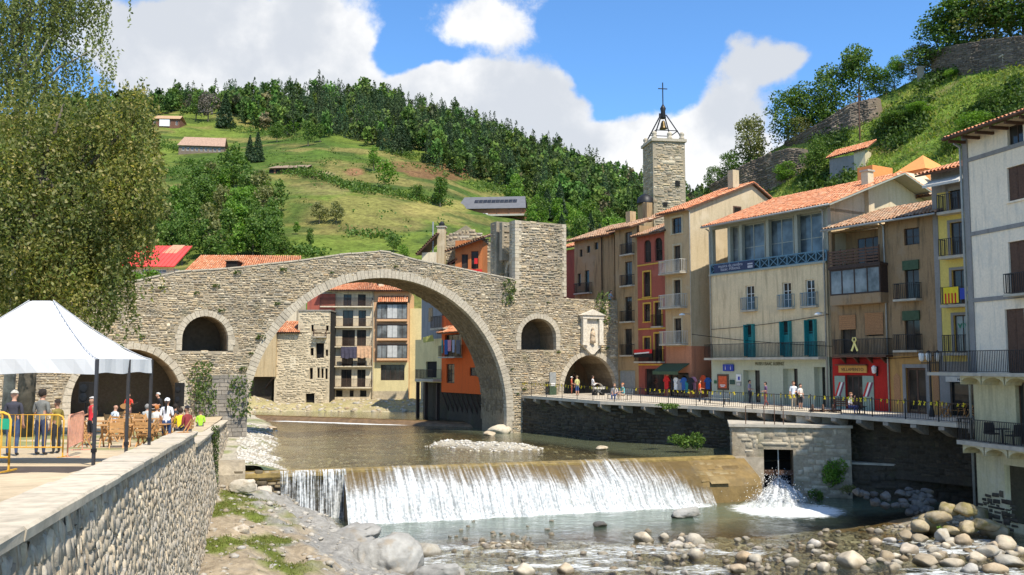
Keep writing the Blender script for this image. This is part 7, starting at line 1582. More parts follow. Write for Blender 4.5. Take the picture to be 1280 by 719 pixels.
M_lf2 = leaf('bright_leaves', [(0, (0.087, 0.174, 0.017)), (.5, (0.138, 0.261, 0.032)), (1, (0.203, 0.319, 0.051))], .35)
M_lf3 = leaf('olive_leaves', [(0, (0.123, 0.131, 0.041)), (.5, (0.189, 0.196, 0.065)), (1, (0.246, 0.246, 0.102))], .3)
M_cf = leaf('conifer_needles', [(0, (0.021, 0.045, 0.017)), (.5, (0.036, 0.068, 0.027)), (1, (0.057, 0.093, 0.036))], .12)
M_cf2 = leaf('pine_needles', [(0, (0.039, 0.075, 0.027)), (.5, (0.060, 0.105, 0.038)), (1, (0.090, 0.135, 0.048))], .12)
M_bare = leaf('bare_twigs', [(0, (.13, .11, .085)), (1, (.19, .165, .13))], .1)
# prototypes (crown mesh, trunk mesh)
DM = [np_mesh('crown', *decid(k, 10, q_[0], 900, .62, q_[1])) for k, q_ in enumerate(((3.6, 9), (4.4, 12), (3.0, 8), (4.0, 10)))]
CM = [np_mesh('crown', *conif(20+k, 12, 3.0-.3*(k % 2), 2200, .85)) for k in range(3)]
TM = trunk_mb(6., .22, .3, 1, 4).mesh('trunk')
DM2 = [np_mesh('crown', *decid(130+k, 10, q_[0], 3400, .36, q_[1], -.02)) for k, q_ in enumerate(((4.2, 13), (4.8, 16), (3.9, 12), (4.5, 15)))]
def tree(px, py, hpx, kind, label, grp, name='tree', hit=hill_hit, p=None, wid=1.):
    p = p or hit(px, py)
    if p is None: return None
    H = hpx*p.y/F; k = rnd.randrange(4)
    if kind in 'c': me, h0, mt = CM[k % 3], 12., M_cf
    elif kind == 'p': me, h0, mt = CM[k % 3], 12., M_cf2
    else: me, h0, mt = (DM2 if name == 'hillside_tree' else DM)[k], 10., {'d': M_lf1, 'b': M_lf2, 'o': M_lf3, 'x': M_bare}[kind]
    s = H/h0; t = thing(name, label, 'tree', (p.x, p.y, p.z-.2), rnd.uniform(0, 6.28), grp)
    o = meshobj('crown', me, None, t)
    if not me.materials: me.materials.append(mt)
    o.material_slots[0].link = 'OBJECT'; o.material_slots[0].material = mt; o.scale = (s*wid, s*wid, s)
    tr = meshobj('trunk', TM, M_bark, t); tr.scale = (s, s, s); return t
ONES = [(322, 203, 40, 'c', 'pair-side dark spruce beside the grove above the barn', .9), (312, 201, 34, 'c', 'shorter dark spruce left of the taller one', .9), (281, 160, 46, 'c', 'tall dark spruce near the hilltop villa', 1.), (480, 236, 36, 'b', 'bright green tree on the meadow edge', 1.25), (467, 214, 32, 'b', 'slim bright tree above the bright meadow tree', .9),
 (399, 281, 30, 'o', 'left pale olive tree of the meadow pair', 1.1), (420, 281, 30, 'o', 'right pale olive tree of the meadow pair', 1.1), (370, 294, 18, 'b', 'small round tree left of the meadow pair', 1.), (388, 312, 28, 'd', 'slender tree below the meadow pair', .75), (356, 318, 24, 'd', 'dark bush-like tree on the lower meadow', 1.), (550, 259, 42, 'd', 'bushy dark tree left of the grey-roofed farmhouse', 1.), (521, 250, 20, 'd', 'low tree in the hedge above the meadow', 1.4), (574, 222, 24, 'd', 'tree on the bracken slope', .9), (555, 240, 14, 'd', 'shrubby tree on the bracken edge', 1.5),
 (290, 226, 48, 'd', 'tall broad tree below the brown farmhouse', 1.1), (500, 188, 42, 'c', 'big dark conifer at the lower edge of the wood', 1.1), (475, 184, 26, 'c', 'dark conifer left of the big one', 1.), (385, 183, 34, 'd', 'round tree at the wood edge above the barn', .9), (346, 178, 28, 'd', 'tree with wide shade above the barn', 1.), (400, 178, 26, 'd', 'tree right of the round one at the wood edge', .9), (365, 170, 22, 'b', 'light tree between two dark ones at the wood edge', 1.),
 (700, 277, 52, 'c', 'tall dark spruce right of the grey-roofed farmhouse', .95), (684, 274, 40, 'c', 'dark spruce next to the farmhouse gable', 1.), (735, 285, 38, 'd', 'large leafy tree right of the tall spruces', 1.2), (260, 152, 38, 'x', 'bare grey tree on the hilltop', 1.), (245, 150, 34, 'd', 'tree beside the bare one on the hilltop', .9), (215, 140, 32, 'd', 'tree behind the hilltop villa', 1.1), (238, 140, 24, 'x', 'second bare tree near the villa', 1.), (300, 138, 28, 'd', 'tree on the crest right of the tall spruce', 1.), (492, 316, 24, 'd', 'tree by the ruined wall left of the gate tower', 1.1), (505, 322, 18, 'b', 'bright shrub by the ruined wall', 1.2), (443, 170, 24, 'x', 'brown leafless tree in the wood edge', 1.1)]
for px, py, hp, k, lb, wd_ in ONES: tree(px, py, hp, k, lb, 'single trees on the hill', p=None, wid=wd_)
q = np.random.default_rng(12)
GROVE = [(x, y) for x, y in zip(q.uniform(186, 348, 700), q.uniform(205, 334, 700)) if y > 330-(x-150)*.9 and y > np.interp(x, [188, 270, 300, 345], [222, 240, 232, 262])][:105]
for k, (x, y) in enumerate(sorted(GROVE, key=lambda p: p[1])): tree(x, y, q.uniform(30, 54), 'ddddbod'[k % 7], 'broadleaf tree in the grove left of the meadow' if k % 7 != 4 else 'bright green broadleaf tree in the grove left of the meadow', 'grove trees left of the meadow', 'broadleaf_tree', wid=q.uniform(.8, 1.15))
for k in range(46): x = q.uniform(640, 812); y = np.interp(x, [640, 812], [268, 318])+q.uniform(-18, 14); tree(x, y, q.uniform(22, 40), 'bdbdcb'[k % 6], ['light green tree on the lower slope left of the church', 'broadleaf tree on the lower slope left of the church', 'dark conifer on the lower slope left of the church'][0 if k % 6 in (0, 2, 5) else 2 if k % 6 == 4 else 1], 'trees between farmhouse and church', 'slope_tree', wid=q.uniform(.8, 1.2))
# the wood along the ridge reads as one mass
BND = [(0, 150), (190, 140), (260, 135), (330, 160), (430, 172), (480, 186), (560, 212), (620, 236), (700, 262), (808, 296), (950, 330)]
q = np.random.default_rng(3); n = 9000; r_ = q.uniform(-.52, .28, n); y_ = 200+420*np.sqrt(q.random(n)); x_ = r_*y_; z_ = hill_z(x_, y_); pxs = 640+F*r_; pys = 456-(z_-CAMZ)/y_*F
ok = (pys < np.interp(pxs, [b[0] for b in BND], [b[1] for b in BND])+q.normal(size=n)*4) & (y_ < 640); idx = np.nonzero(ok)[0][:2300]
protoD = [decid(60+k, 10, 3.6+.4*(k % 3), 150, 1.5, 7) for k in range(5)]; protoC = [conif(80+k, 12, 2.9, 170, 1.25) for k in range(5)]
VV, FF, TT = [], [], []; off = 0
for i in idx:
    right = pxs[i] > 380; con = q.random() < (.72 if 340 < pxs[i] < 640 and pys[i] < 230 else .4 if right else .25); V, Fc = (protoC if con else protoD)[q.integers(5)]; s = q.uniform(.6, 1.4)*(1.05 if con else 1.); a = q.uniform(0, 6.28); c, sn = math.cos(a), math.sin(a)
    W = np.stack([(V[:, 0]*c-V[:, 1]*sn)*s+x_[i], (V[:, 0]*sn+V[:, 1]*c)*s+y_[i], V[:, 2]*s*q.uniform(.85, 1.2)+z_[i]-.3], 1); VV.append(W); FF.append(Fc+off); off += len(V)
    col = np.array((.055, .092, .034)) if con else np.array([(.085, .15, .028), (.11, .18, .034), (.07, .12, .026), (.14, .14, .07)][q.choice(4, p=[.4, .25, .3, .05])]); TT.append(np.tile(np.append(col*q.uniform(.6, 1.6)*np.array((q.uniform(.85, 1.25), 1, q.uniform(.85, 1.2))), 1), (len(V), 1)))
me = np_mesh('woodland', np.concatenate(VV), np.concatenate(FF)); at = me.color_attributes.new('tint', 'FLOAT_COLOR', 'POINT'); at.data.foreach_set('color', np.concatenate(TT).astype(np.float32).ravel())
m, t = newmat('woodland_leaves'); c = t.new('VertexColor', layer_name='tint').outputs[0]; f = t.mr(isl(t), 0, 1, .6, 1.4, False); c = t.mix(1., c, t.new('CombineColor', {0: f, 1: f, 2: f}).outputs[0], 'MULTIPLY'); d_ = t.new('BsdfPrincipled', {'Base Color': c, 'Roughness': .7, 'Specular IOR Level': .2}); tr = t.new('BsdfTranslucent', {'Color': c}); out(t, t.new('MixShader', {0: .25, 1: d_.outputs[0], 2: tr.outputs[0]}).outputs[0])
meshobj('woodland', me, m, label='mixed conifer and broadleaf wood covering the hill crest', kind='stuff')
# scrub and hedges on the meadow
q = np.random.default_rng(8); pts = []
def hedge(p0, p1, n, sp):
    for i in range(n):
        f = q.random(); p = hill_hit(p0[0]+(p1[0]-p0[0])*f+q.normal()*sp, p0[1]+(p1[1]-p0[1])*f+q.normal()*sp*.35)
        if p: pts.append((p.x+q.normal()*.8, p.y+q.normal()*.8, p.z+abs(q.normal())*.8))
for a in (((345, 212), (400, 222), 180, 6), ((400, 222), (450, 240), 160, 4), ((440, 235), (560, 256), 240, 5), ((480, 190), (560, 205), 140, 4), ((500, 205), (600, 228), 60, 8), ((225, 205), (290, 206), 160, 3), ((190, 215), (290, 225), 300, 9), ((340, 312), (400, 320), 120, 7), ((430, 292), (500, 300), 70, 4), ((600, 232), (660, 250), 200, 10), ((360, 240), (560, 300), 22, 40), ((350, 195), (470, 215), 50, 20), ((205, 180), (225, 190), 90, 6), ((290, 160), (380, 175), 220, 7)): hedge(*a)
V, Fc = cards(np.array(pts).repeat(9, 0)+q.normal(size=(len(pts)*9, 3))*np.array((1., 1., .55)), .8, q, .8); meshobj('hedge_scrub', np_mesh('hedge_scrub', V, Fc), M_lf1, label='hedges and scrub on the meadow slopes', kind='stuff')

# ------------------------------------------------------------------ right hillside: undergrowth, retaining walls, trees
q = np.random.default_rng(14); P = []
while len(P) < 7000:
    px, py = q.uniform(880, 1280), q.uniform(40, 250); h_ = slope_hit(px, py) if q.random() < 1 else None
    if h_ is None: continue
    dens = vnoise(h_.x*.22, h_.y*.22)
    if dens < .25 and q.random() < .6: continue
    P.append((h_.x, h_.y, h_.z+.05, dens))
P = np.array(P); big = P[:, 3] > .58
C1 = P[~big][:, :3].repeat(4, 0); C1 = C1+q.normal(size=C1.shape)*np.array((.4, .4, .12)); V, Fc = cards(C1, .42, q, .3, -1.2); meshobj('slope_grass', np_mesh('slope_grass', V, Fc), leaf('slope_grass_blades', [(0, (.13, .21, .03)), (.5, (.20, .27, .045)), (.85, (.27, .29, .07)), (1, (.34, .29, .11))], .4), label='long grass on the steep hillside', kind='stuff')
C2 = P[big][:, :3].repeat(11, 0); C2 = C2+q.normal(size=C2.shape)*np.array((.45, .45, .35))+np.array((0, 0, .3)); V, Fc = cards(C2, .36, q, .7); meshobj('slope_scrub', np_mesh('slope_scrub', V, Fc), leaf('slope_scrub_leaves', [(0, (.03, .06, .012)), (.5, (.055, .105, .018)), (1, (.10, .15, .03))], .3), label='bramble scrub in clumps on the steep hillside', kind='stuff')
def slope_wall(label, top, bot, n=10, seed=0, st=M_hillst):
    w = thing('hillside_wall', label, 'wall'); tx = [p[0] for p in top]; bx = [p[0] for p in bot]; A, B = [], []
    for i in range(n+1):
        f = i/n; bp = (bx[0]+(bx[-1]-bx[0])*f); b = slope_hit(bp, float(np.interp(bp, bx, [p[1] for p in bot]))) or A[-1][1] if False else slope_hit(bp, float(np.interp(bp, bx, [p[1] for p in bot])))
        if b is None: continue
        tpx = tx[0]+(tx[-1]-tx[0])*f; t_ = at_y(tpx, float(np.interp(tpx, tx, [p[1] for p in top])), b.y+.3); A.append((b+Vector((0, 0, -1.2)), t_))
    mb = MB(); nn = Vector((.75, .66, 0))
    for (b0, t0), (b1, t1) in zip(A[:-1], A[1:]):
        mb.add([b0, b1, t1, t0, b0+nn*1.2, b1+nn*1.2, t1+nn*1., t0+nn*1.], [(0, 1, 2, 3), (3, 2, 6, 7), (4, 7, 6, 5), (0, 3, 7, 4), (1, 5, 6, 2)])
    mb.build('wall_core', st, w)
    B0 = np.array([p[0][:] for p in A]); T0 = np.array([p[1][:] for p in A]); L = float(np.sum(np.linalg.norm(np.diff(B0, axis=0), axis=1))); Hm = float(np.mean(T0[:, 2]-B0[:, 2])); s_ = np.linspace(0, L, len(A))
    def pj(x, z, d):
        b = np.stack([np.interp(x, s_, B0[:, k]) for k in range(3)], 1); t_ = np.stack([np.interp(x, s_, T0[:, k]) for k in range(3)], 1); return b+(t_-b)*(z/Hm)[:, None]-np.array(nn[:])*d[:, None]
    V, Fq = rubble(lambda x, z: 0 < x < L and z < Hm, 0, L, .3, Hm, .55, .2, .10, .04, pj, seed); meshobj('wall_stones', np_mesh('wall_stones', V, Fq), st, w, kind='stuff')
# slope walls
slope_wall('dark curved rubble wall low on the hillside left of the hut', [(885, 233), (930, 205), (960, 193), (985, 185), (1005, 186)], [(905, 248), (960, 240), (1006, 214)], 12, 110)
slope_wall('dark rubble wall in the middle of the hillside', [(980, 178), (1030, 150), (1065, 128), (1096, 122)], [(985, 183), (1040, 172), (1075, 160), (1100, 146)], 10, 111)
slope_wall('long dark wall at the top of the hillside', [(1136, 68), (1200, 55), (1290, 42)], [(1140, 92), (1200, 95), (1290, 82)], 12, 112)
p = slope_hit(1075, 176); pole = thing('utility_pole', 'thin wooden utility pole on the hillside above the hut', 'pole', tuple(p)); Hh = 62*p.y/F; MB().tube([(0, 0, -.5), (0, 0, Hh)], [.11, .08], 7).build('shaft', M_wood, pole); MB().box(-.5, .5, -.05, .05, Hh-.5, Hh-.38).build('cross_arm', M_wood, pole)
for px, py, hp, lb in ((1151, 101, 15, 'pale stone post at the left end of the top wall'), (1256, 84, 13, 'pale stone post before the top wall')):
    p = slope_hit(px, py); s = hp*p.y/F; o = thing('stone_post', lb, 'post', tuple(p)); MB().box(-.35, .35, -.3, .3, -.5, s).build('shaft', M_vous, o); MB().box(-.45, .45, -.4, .4, s, s+.2).build('cap', M_vous, o)
def crest(px, py, hpx, kind, label, wid=1., Y_=None):
    p = None; y = py
    while p is None and y < py+60: p = slope_hit(px, y); y += 1
    tree(px, py, hpx*(1.3 if py < 75 else 1.12), kind, label, 'trees on the right hillside', 'hillside_tree', p=p, wid=wid*1.15)
for a in ((893, 236, 30, 'd', 'small tree at the low end of the hillside crest'), (912, 222, 34, 'd', 'tree left of the yellowish one on the crest'), (938, 205, 62, 'o', 'yellowish tree on the crest above the curved wall', .9), (985, 170, 66, 'd', 'dark tree at the left of the crest thicket', .9), (1010, 160, 60, 'd', 'dark spreading tree in the crest thicket', 1.), (1040, 140, 74, 'd', 'tallest dark tree of the crest thicket', .85), (1075, 128, 74, 'd', 'dark tree with open crown right of the tallest', .85), (1000, 175, 30, 'o', 'small yellow-green tree under the thicket', 1.1), (1118, 104, 40, 'b', 'yellow-green tree left of the top wall', .9), (1100, 115, 30, 'd', 'dark shrub-like tree beside the yellow-green one', 1.2), (1238, 142, 34, 'd', 'dark round bush-like tree on the grassy slope', 1.3), (1150, 58, 34, 'o', 'golden tree at the left of the hilltop grove', 1.2), (1175, 50, 60, 'd', 'hilltop tree above the left of the top wall', 1.1), (1210, 46, 72, 'd', 'broad hilltop tree above the top wall', 1.2), (1245, 40, 74, 'o', 'golden-green hilltop tree left of the picture-edge one', 1.2), (1280, 38, 80, 'd', 'hilltop tree at the right picture edge', 1.2), (1020, 226, 50, 'd', 'dark shrubby tree beside the hut', .8), (1190, 100, 16, 'b', 'shrub below the top wall', 1.6), (1215, 170, 30, 'b', 'bright shrub behind the yellow house', 1.6), (1190, 190, 26, 'd', 'dark shrub right of the orange rooftop room', 1.5), (985, 225, 24, 'b', 'bright shrub under the curved wall', 1.6), (1120, 165, 26, 'd', 'bramble mound in the middle of the slope', 1.9), (1150, 150, 22, 'b', 'green mound on the slope under the top wall', 1.9)): crest(*a)

# ------------------------------------------------------------------ the two big trees at the left edge
q = np.random.default_rng(21)
def big_tree(name, label, base, H, tr_pts, lobes, n, size, mat, strands=None, smat=None, aspect=.55, bark=M_bark, limbs=None):
    t = thing(name, label, 'tree', base); tm_ = MB(); tm_.tube(tr_pts[0], tr_pts[1], 9); tm_.build('trunk', bark, t, smooth=True)
    for L in limbs or []: MB().tube(L[0], L[1], 6).build('limb', bark, t, smooth=True)
    C = lobes_pts(n, lobes, q, .5); V, Fc = cards(C, size, q, aspect, .35)
    if strands:
        C2 = []
        for (x, y, z, L, m) in strands:
            k = np.linspace(0, 1, m); sx, sy = q.normal(size=2)*.25; C2.append(np.stack([x+sx*k+q.normal(size=m)*.07, y+sy*k+q.normal(size=m)*.07, z-L*k], 1))
        C2 = np.concatenate(C2); V2, F2 = cards(C2, size*.95, q, aspect, .9); Fc = np.concatenate([Fc, F2+len(V)]); V = np.concatenate([V, V2])
    meshobj('crown', np_mesh('crown', V, Fc), mat, t); return t
M_lime = leaf('lime_tree_leaves', [(0, (.06, .09, .024)), (.3, (.115, .15, .042)), (.6, (.175, .20, .06)), (.85, (.25, .26, .10)), (1, (.37, .34, .17))], .45, patch=((1.45, 1.25, 1.05), .4))
M_birch = leaf('birch_leaves', [(0, (0.089, 0.114, 0.035)), (.5, (0.158, 0.197, 0.055)), (1, (0.277, 0.300, 0.109))], .35)
By = 38.; bx_ = (35-640)/F*By; gz = float(ter_z(By)); B = (bx_, By, gz)
def Lp(px, py, dy=0.): p = at_y(px, py, By+dy); return (p.x-bx_, dy, p.z-gz)
lobes = []
for px, py, rp, dy in ((60, 215, 62, 0), (110, 185, 55, 1), (155, 165, 42, 0), (165, 235, 44, -1), (120, 265, 60, 0), (30, 280, 60, -1), (150, 300, 42, 1), (90, 335, 55, -.5), (30, 350, 55, .5), (118, 380, 32, -1), (125, 392, 22, 0), (60, 390, 40, .5), (10, 190, 50, 1), (-30, 270, 60, 0), (185, 205, 24, 0), (172, 135, 26, 0), (140, 345, 28, 0), (-20, 380, 50, 0), (85, 250, 55, 2.), (195, 260, 16, 0), (170, 290, 26, 0)):
    c = Lp(px, py, dy); r_ = rp*By/F; lobes.append((*c, r_, r_*1.15, r_*.95))
big_tree('lime_tree', 'large dense yellow-green tree behind the white marquee', B, 15, ([(0, 0, -.3), (.1, 0, 3), (-.1, .1, 7), (.3, 0, 11)], [.38, .32, .26, .1]), lobes, 30000, .17, M_lime,
         strands=[(*Lp(px, py, q.uniform(-1.5, 1.5)), q.uniform(1.2, 3.6), 46) for px, py in zip(q.uniform(-20, 205, 620), q.uniform(95, 350, 620)) if px < np.interp(py, [110, 150, 200, 270, 330], [185, 195, 203, 200, 170])],
         limbs=[([(0, 0, 4+k), Lp(px, py)], [.16, .04]) for k, (px, py) in enumerate(((150, 230), (110, 180), (-10, 220), (120, 330), (60, 200), (170, 150), (80, 130), (140, 290), (30, 160)))])
By2 = 41.; bx_ = (14-640)/F*By2; gz2 = float(ter_z(By2)); By = By2; gz = gz2; B2 = (bx_, By2, gz2)
strands = []; limbs = []
for px0, py0, px1, py1 in ((20, 60, 70, -60), (25, 100, 110, -40), (20, 120, 95, 20), (15, 90, -40, -40), (18, 40, 140, -70), (28, 130, 120, 60), (16, 150, 60, 50), (14, 60, 30, -80), (20, 90, 60, 0), (20, 140, -20, 30)):
    a = Lp(px0, py0, q.uniform(-.3, .3)); b = Lp(px1, py1, q.uniform(-2.5, 2.5)); limbs.append(([a, tuple((np.array(a)+np.array(b))/2+np.array((0, 0, .4))), b], [.09, .05, .02]))
    for i in range(30):
        f = q.uniform(.3, 1.05); p = np.array(a)+(np.array(b)-np.array(a))*f+q.normal(size=3)*np.array((.55, .8, .35)); L = q.uniform(1., 3.4); strands.append((*p, L, int(L*13)))
for i in range(150):
    px = q.uniform(-20, 60) if i > 55 else q.uniform(60, 143); py = q.uniform(-70, 100) if i > 55 else q.uniform(-70, 20); strands.append((*Lp(px, py, q.uniform(-1.5, 1.5)), q.uniform(1.5, 4.5)*(1. if px > 100 else .7), 42))
lobes = [(*Lp(px, py, 0), r_*By/F, r_*By/F, r_*By/F) for px, py, r_ in ((5, 40, 40), (30, 95, 30), (60, 10, 45), (-20, 110, 40), (100, 0, 32), (10, 150, 35), (55, 120, 28))]
big_tree('birch_tree', 'tall airy weeping birch above the dense tree at the left edge', B2, 22, ([(0, 0, -.3), (.1, 0, 5), (.15, .1, 10), (.05, 0, 16), (.3, 0, 22)], [.26, .23, .18, .12, .04]), lobes, 5200, .17, M_birch, strands=strands, limbs=limbs, bark=simple('birch_bark', (.33, .30, .26), .9, var=.5, nscale=3))

# ------------------------------------------------------------------ bushes by the river, bank grass
def bush(label, px, py, wpx, hpx, Y_, mat, n=700, sz=.16, name='bush'):
    p = at_y(px, py, Y_); w = wpx/2*Y_/F; h_ = hpx*Y_/F; q = np.random.default_rng(int(px)); L = [(q.uniform(-w*.6, w*.6), q.uniform(-w*.3, w*.3), h_*q.uniform(.25, .7), w*q.uniform(.3, .5), w*.4, h_*q.uniform(.25, .38)) for k in range(7)]
    V, Fc = cards(lobes_pts(n, L, q, .3), sz, q, .5); o = thing(name, label, 'bush', tuple(p), 0); meshobj('foliage', np_mesh('foliage', V, Fc), mat, o)
    for k in range(4): MB().tube([(0, 0, -.1), (L[k][0]*.8, L[k][1]*.8, L[k][2])], [.03, .012], 5).build('stem', M_bark, o)
bush('leafy bush at the water line under the walkway wall', 858, 560, 50, 22, 58.5, M_lf1, 900, .18); bush('bright leafy bush growing from the sluice wall', 1041, 607, 44, 36, 54.6, M_lf2, 1100, .17); bush('small green bush at the sluice foot', 930, 624, 14, 20, 54., M_lf2, 260, .14); bush('dark weeds at the right foot of the sluice', 1022, 628, 22, 18, 53.6, M_lf1, 400, .14); bush('green weed tuft in the mossy heap', 1178, 668, 14, 10, 42., M_lf2, 160, .1); bush('grassy shrub on the stone slope beside the bush', 1062, 617, 24, 12, 53.6, M_lf3, 300, .12)
bush('trailing plants on the walkway edge', 832, 511, 34, 7, 59.5, M_lf1, 500, .13)
for k, (x, w_) in enumerate(((165, 34), (195, 34))): bush(['left part of the clipped hedge under the red roof', 'right part of the clipped hedge under the red roof'][k], x, 353, w_, 15, 104., M_lf2, 700, .35, 'hedge')
q = np.random.default_rng(44); n = 5200; py = q.uniform(560, 719, n); px = q.uniform(262, 400, n)
bank_o = next(o for o in bpy.data.objects if o.name == 'bank'); bv = np.empty(len(bank_o.data.vertices)*3, np.float32); bank_o.data.vertices.foreach_get('co', bv); bv = bv.reshape(170, 110, 3); bc = np.empty(len(bank_o.data.vertices)*4, np.float32); bank_o.data.color_attributes['tint'].data.foreach_get('color', bc); bc = bc.reshape(170, 110, 4)
w_ = np.argwhere((bc[..., 1] > bc[..., 0]*1.02)); s_ = w_[q.integers(len(w_), size=9000)]; C = bv[s_[:, 0], s_[:, 1]]+q.normal(size=(9000, 3))*np.array((.12, .14, .02))+np.array((0, 0, .03)); V, Fc = cards(C, .13, q, .16, -1.6); meshobj('bank_grass', np_mesh('bank_grass', V, Fc), leaf('bank_grass_blades', [(0, (.11, .14, .025)), (.5, (.17, .19, .04)), (1, (.28, .24, .09))], .35), label='short grass tufts on the left river bank', kind='stuff')
# ------------------------------------------------------------------ people
def skel(pose, arms, detail=True):
    """joint positions for a figure of height 1 facing -y; returns verts, edges, radii, tags"""
    V, E, Rr, Tg = [], [], [], []
    def add(p, r, tag, par=None):
        V.append(Vector(p)); Rr.append(r if isinstance(r, tuple) else (r, r)); Tg.append(tag); i = len(V)-1
        if par is not None: E.append((par, i))
        return i
    dz = -.245 if pose == 'sit' else 0.; lean = .05 if pose == 'lean' else 0.; sl = .02 if pose == 'sit' else 0.
    pel = add((0, 0, .52+dz), (.085, .062), 'leg'); sp = add((0, .004-lean*.3, .615+dz), (.078, .055), 'torso', pel); ch = add((0, .006-lean-sl, .725+dz), (.096, .062), 'torso', sp); nb = add((0, .004-lean*1.5-sl, .805+dz), (.062, .046), 'torso', ch); nk = add((0, -.004-lean*1.8-sl, .85+dz), .030, 'head', nb)
    jw = add((0, -.016-lean*2-sl, .882+dz), (.040, .044), 'head', nk); sk = add((0, -.008-lean*2-sl, .93+dz), (.050, .057), 'head', jw); add((0, -.002-lean*2-sl, .968+dz), (.034, .038), 'head', sk); add((0, -.078-lean*2-sl, .912+dz), (.007, .006), 'head', sk)
    for e in (-1, 1): add((e*.056, .002-lean*2-sl, .922+dz), (.005, .010), 'head', sk)
    for s_, e in (('r', -1), ('l', 1)):
        a = arms[0 if e < 0 else 1]
        shd = add((e*.098, .006-lean-sl, .79+dz), .036, 'sleeve', ch); el = add((e*a[0][0], a[0][1]-lean-sl, a[0][2]+dz), .026, 'sleeve', shd) ; fm = V[el].lerp(Vector((e*a[1][0], a[1][1]-lean-sl, a[1][2]+dz)), .35); f0 = add(fm, .024, 'arm', el)
        wpos = Vector((e*a[1][0], a[1][1]-lean-sl, a[1][2]+dz)); wr = add(wpos, .017, 'arm', f0); d = (wpos-V[el]).normalized(); pm = add(wpos+d*.035, (.024, .015), 'arm', wr); side = d.cross(Vector((0, 1, 0))) if abs(d.y) < .8 else d.cross(Vector((0, 0, 1))); side.normalize(); nrm = d.cross(side)
        if detail:
            for k, (o_, L) in enumerate(((-.018, .036), (-.006, .044), (.006, .041), (.018, .032))):
                f1 = add(wpos+d*.058+side*o_, .0062, 'arm', pm); f2 = add(wpos+d*(.058+L*.55)+side*o_+nrm*.004, .0056, 'arm', f1); add(wpos+d*(.058+L)+side*o_+nrm*.012, .005, 'arm', f2)
            t1 = add(wpos+d*.03+side*e*-.028+nrm*.008, .0068, 'arm', pm); add(wpos+d*.055+side*e*-.036+nrm*.014, .0058, 'arm', t1)
        hp = add((e*.048, 0, .485+dz), .058, 'leg', pel)
        if pose == 'sit': kn = (e*.07, -.235, .285); an = (e*.075, -.225+.02, .045)
        elif pose == 'walk': kn = (e*.05, -.035 if e > 0 else -.02, .275); an = (e*.05, -.075 if e > 0 else .11, .045 if e > 0 else .07)
        else: kn = (e*.056, -.008, .28); an = (e*.062, .012, .045)
        th = add(V[hp].lerp(Vector(kn), .5), .052, 'leg', hp); k_ = add(kn, .037, 'leg', th); cf = add(Vector(kn).lerp(Vector(an), .35)+Vector((0, .008, 0)), .036, 'shin', k_); ak = add(an, .022, 'shin', cf); he = add((an[0], an[1]-.01, an[2]-.02), .024, 'shoe', ak); add((an[0]+e*.006, an[1]-.085, max(.016, an[2]-.03)), (.022, .018), 'shoe', he)
    return V, E, Rr, Tg
ARM = dict(down=((.125, .012, .635), (.132, -.025, .50)), bent=((.125, .02, .635), (.06, -.12, .62)), hold=((.13, .0, .64), (.05, -.13, .68)), push=((.12, -.03, .64), (.10, -.17, .60)), lap=((.125, .01, .62), (.06, -.15, .56)), table=((.13, -.05, .64), (.06, -.20, .63)), face=((.13, -.05, .66), (.04, -.12, .82)), hip=((.16, .03, .65), (.10, -.02, .56)), guitar_l=((.15, -.02, .64), (.20, -.13, .68)), guitar_r=((.14, .01, .64), (.03, -.12, .60)))
_cols = {}
def cloth(c, rough=.9):
    k = 'cloth_%d_%d_%d' % tuple(int(x*255) for x in c)
    if k not in _cols: _cols[k] = simple(k, c, rough, var=.18, nscale=9, bmp=.15)
    return _cols[k]
M_skin = simple('skin', (.50, .27, .18), .6, var=.08, nscale=12); M_skin2 = simple('tanned_skin', (.36, .185, .115), .6, var=.08, nscale=12)
PEOPLE = []
def person(label, loc, yaw, H, pose='stand', arms=('down', 'down'), top=(.5, .5, .5), legs=(.05, .06, .10), shoes=(.04, .04, .04), hair=('short', (.03, .02, .015)), skin=None, short=False, sleeve=True, shin=None, head=0.):
    PEOPLE.append(dict(label=label, loc=loc, yaw=yaw, H=H, pose=pose, arms=arms, top=top, legs=legs, shoes=shoes, hair=hair, skin=skin or M_skin, short=short, sleeve=sleeve))
def at(px, Y_): return ((px-640)/F*Y_, Y_, float(ter_z(Y_)))
AWAY, TOCAM, LEFT, RIGHT = math.pi, 0., -math.pi/2, math.pi/2
person('man in dark grey t-shirt and pale cap behind the yellow barrier, seen from behind', at(22, 25.7), AWAY+.2, 1.80, arms=('down', 'bent'), top=(.045, .045, .06), legs=(.05, .08, .16), hair=('cap', (.45, .42, .36)))
person('man in mottled grey shirt and jeans with dark hair behind the barrier', at(57, 26.0), AWAY-.15, 1.84, arms=('bent', 'bent'), top=(.17, .17, .155), legs=(.035, .05, .10), hair=('full', (.025, .018, .014)))
person('person in olive shirt facing the man in mottled grey', at(76, 26.8), AWAY+1.2, 1.55, arms=('bent', 'down'), top=(.22, .17, .045), legs=(.03, .03, .035), hair=('short', (.03, .02, .015)), skin=M_skin2)
person('woman in red top and black shorts walking behind the marquee leg', at(119, 32.), TOCAM-.5, 1.66, arms=('bent', 'down'), top=(.62, .03, .04), legs=(.015, .015, .018), hair=('full', (.40, .38, .36)), short=True, skin=M_skin2, sleeve=False)
person('guitarist in red shirt in front of the low arch', at(164, 50.), TOCAM-.15, 1.76, arms=('guitar_r', 'guitar_l'), top=(.66, .06, .035), legs=(.45, .25, .2), hair=('short', (.04, .03, .02)))
person('grey-haired musician in black bending over an instrument', at(205, 50.), LEFT+.4, 1.78, pose='lean', arms=('table', 'bent'), top=(.015, .015, .017), legs=(.02, .02, .025), hair=('short', (.55, .53, .50)))
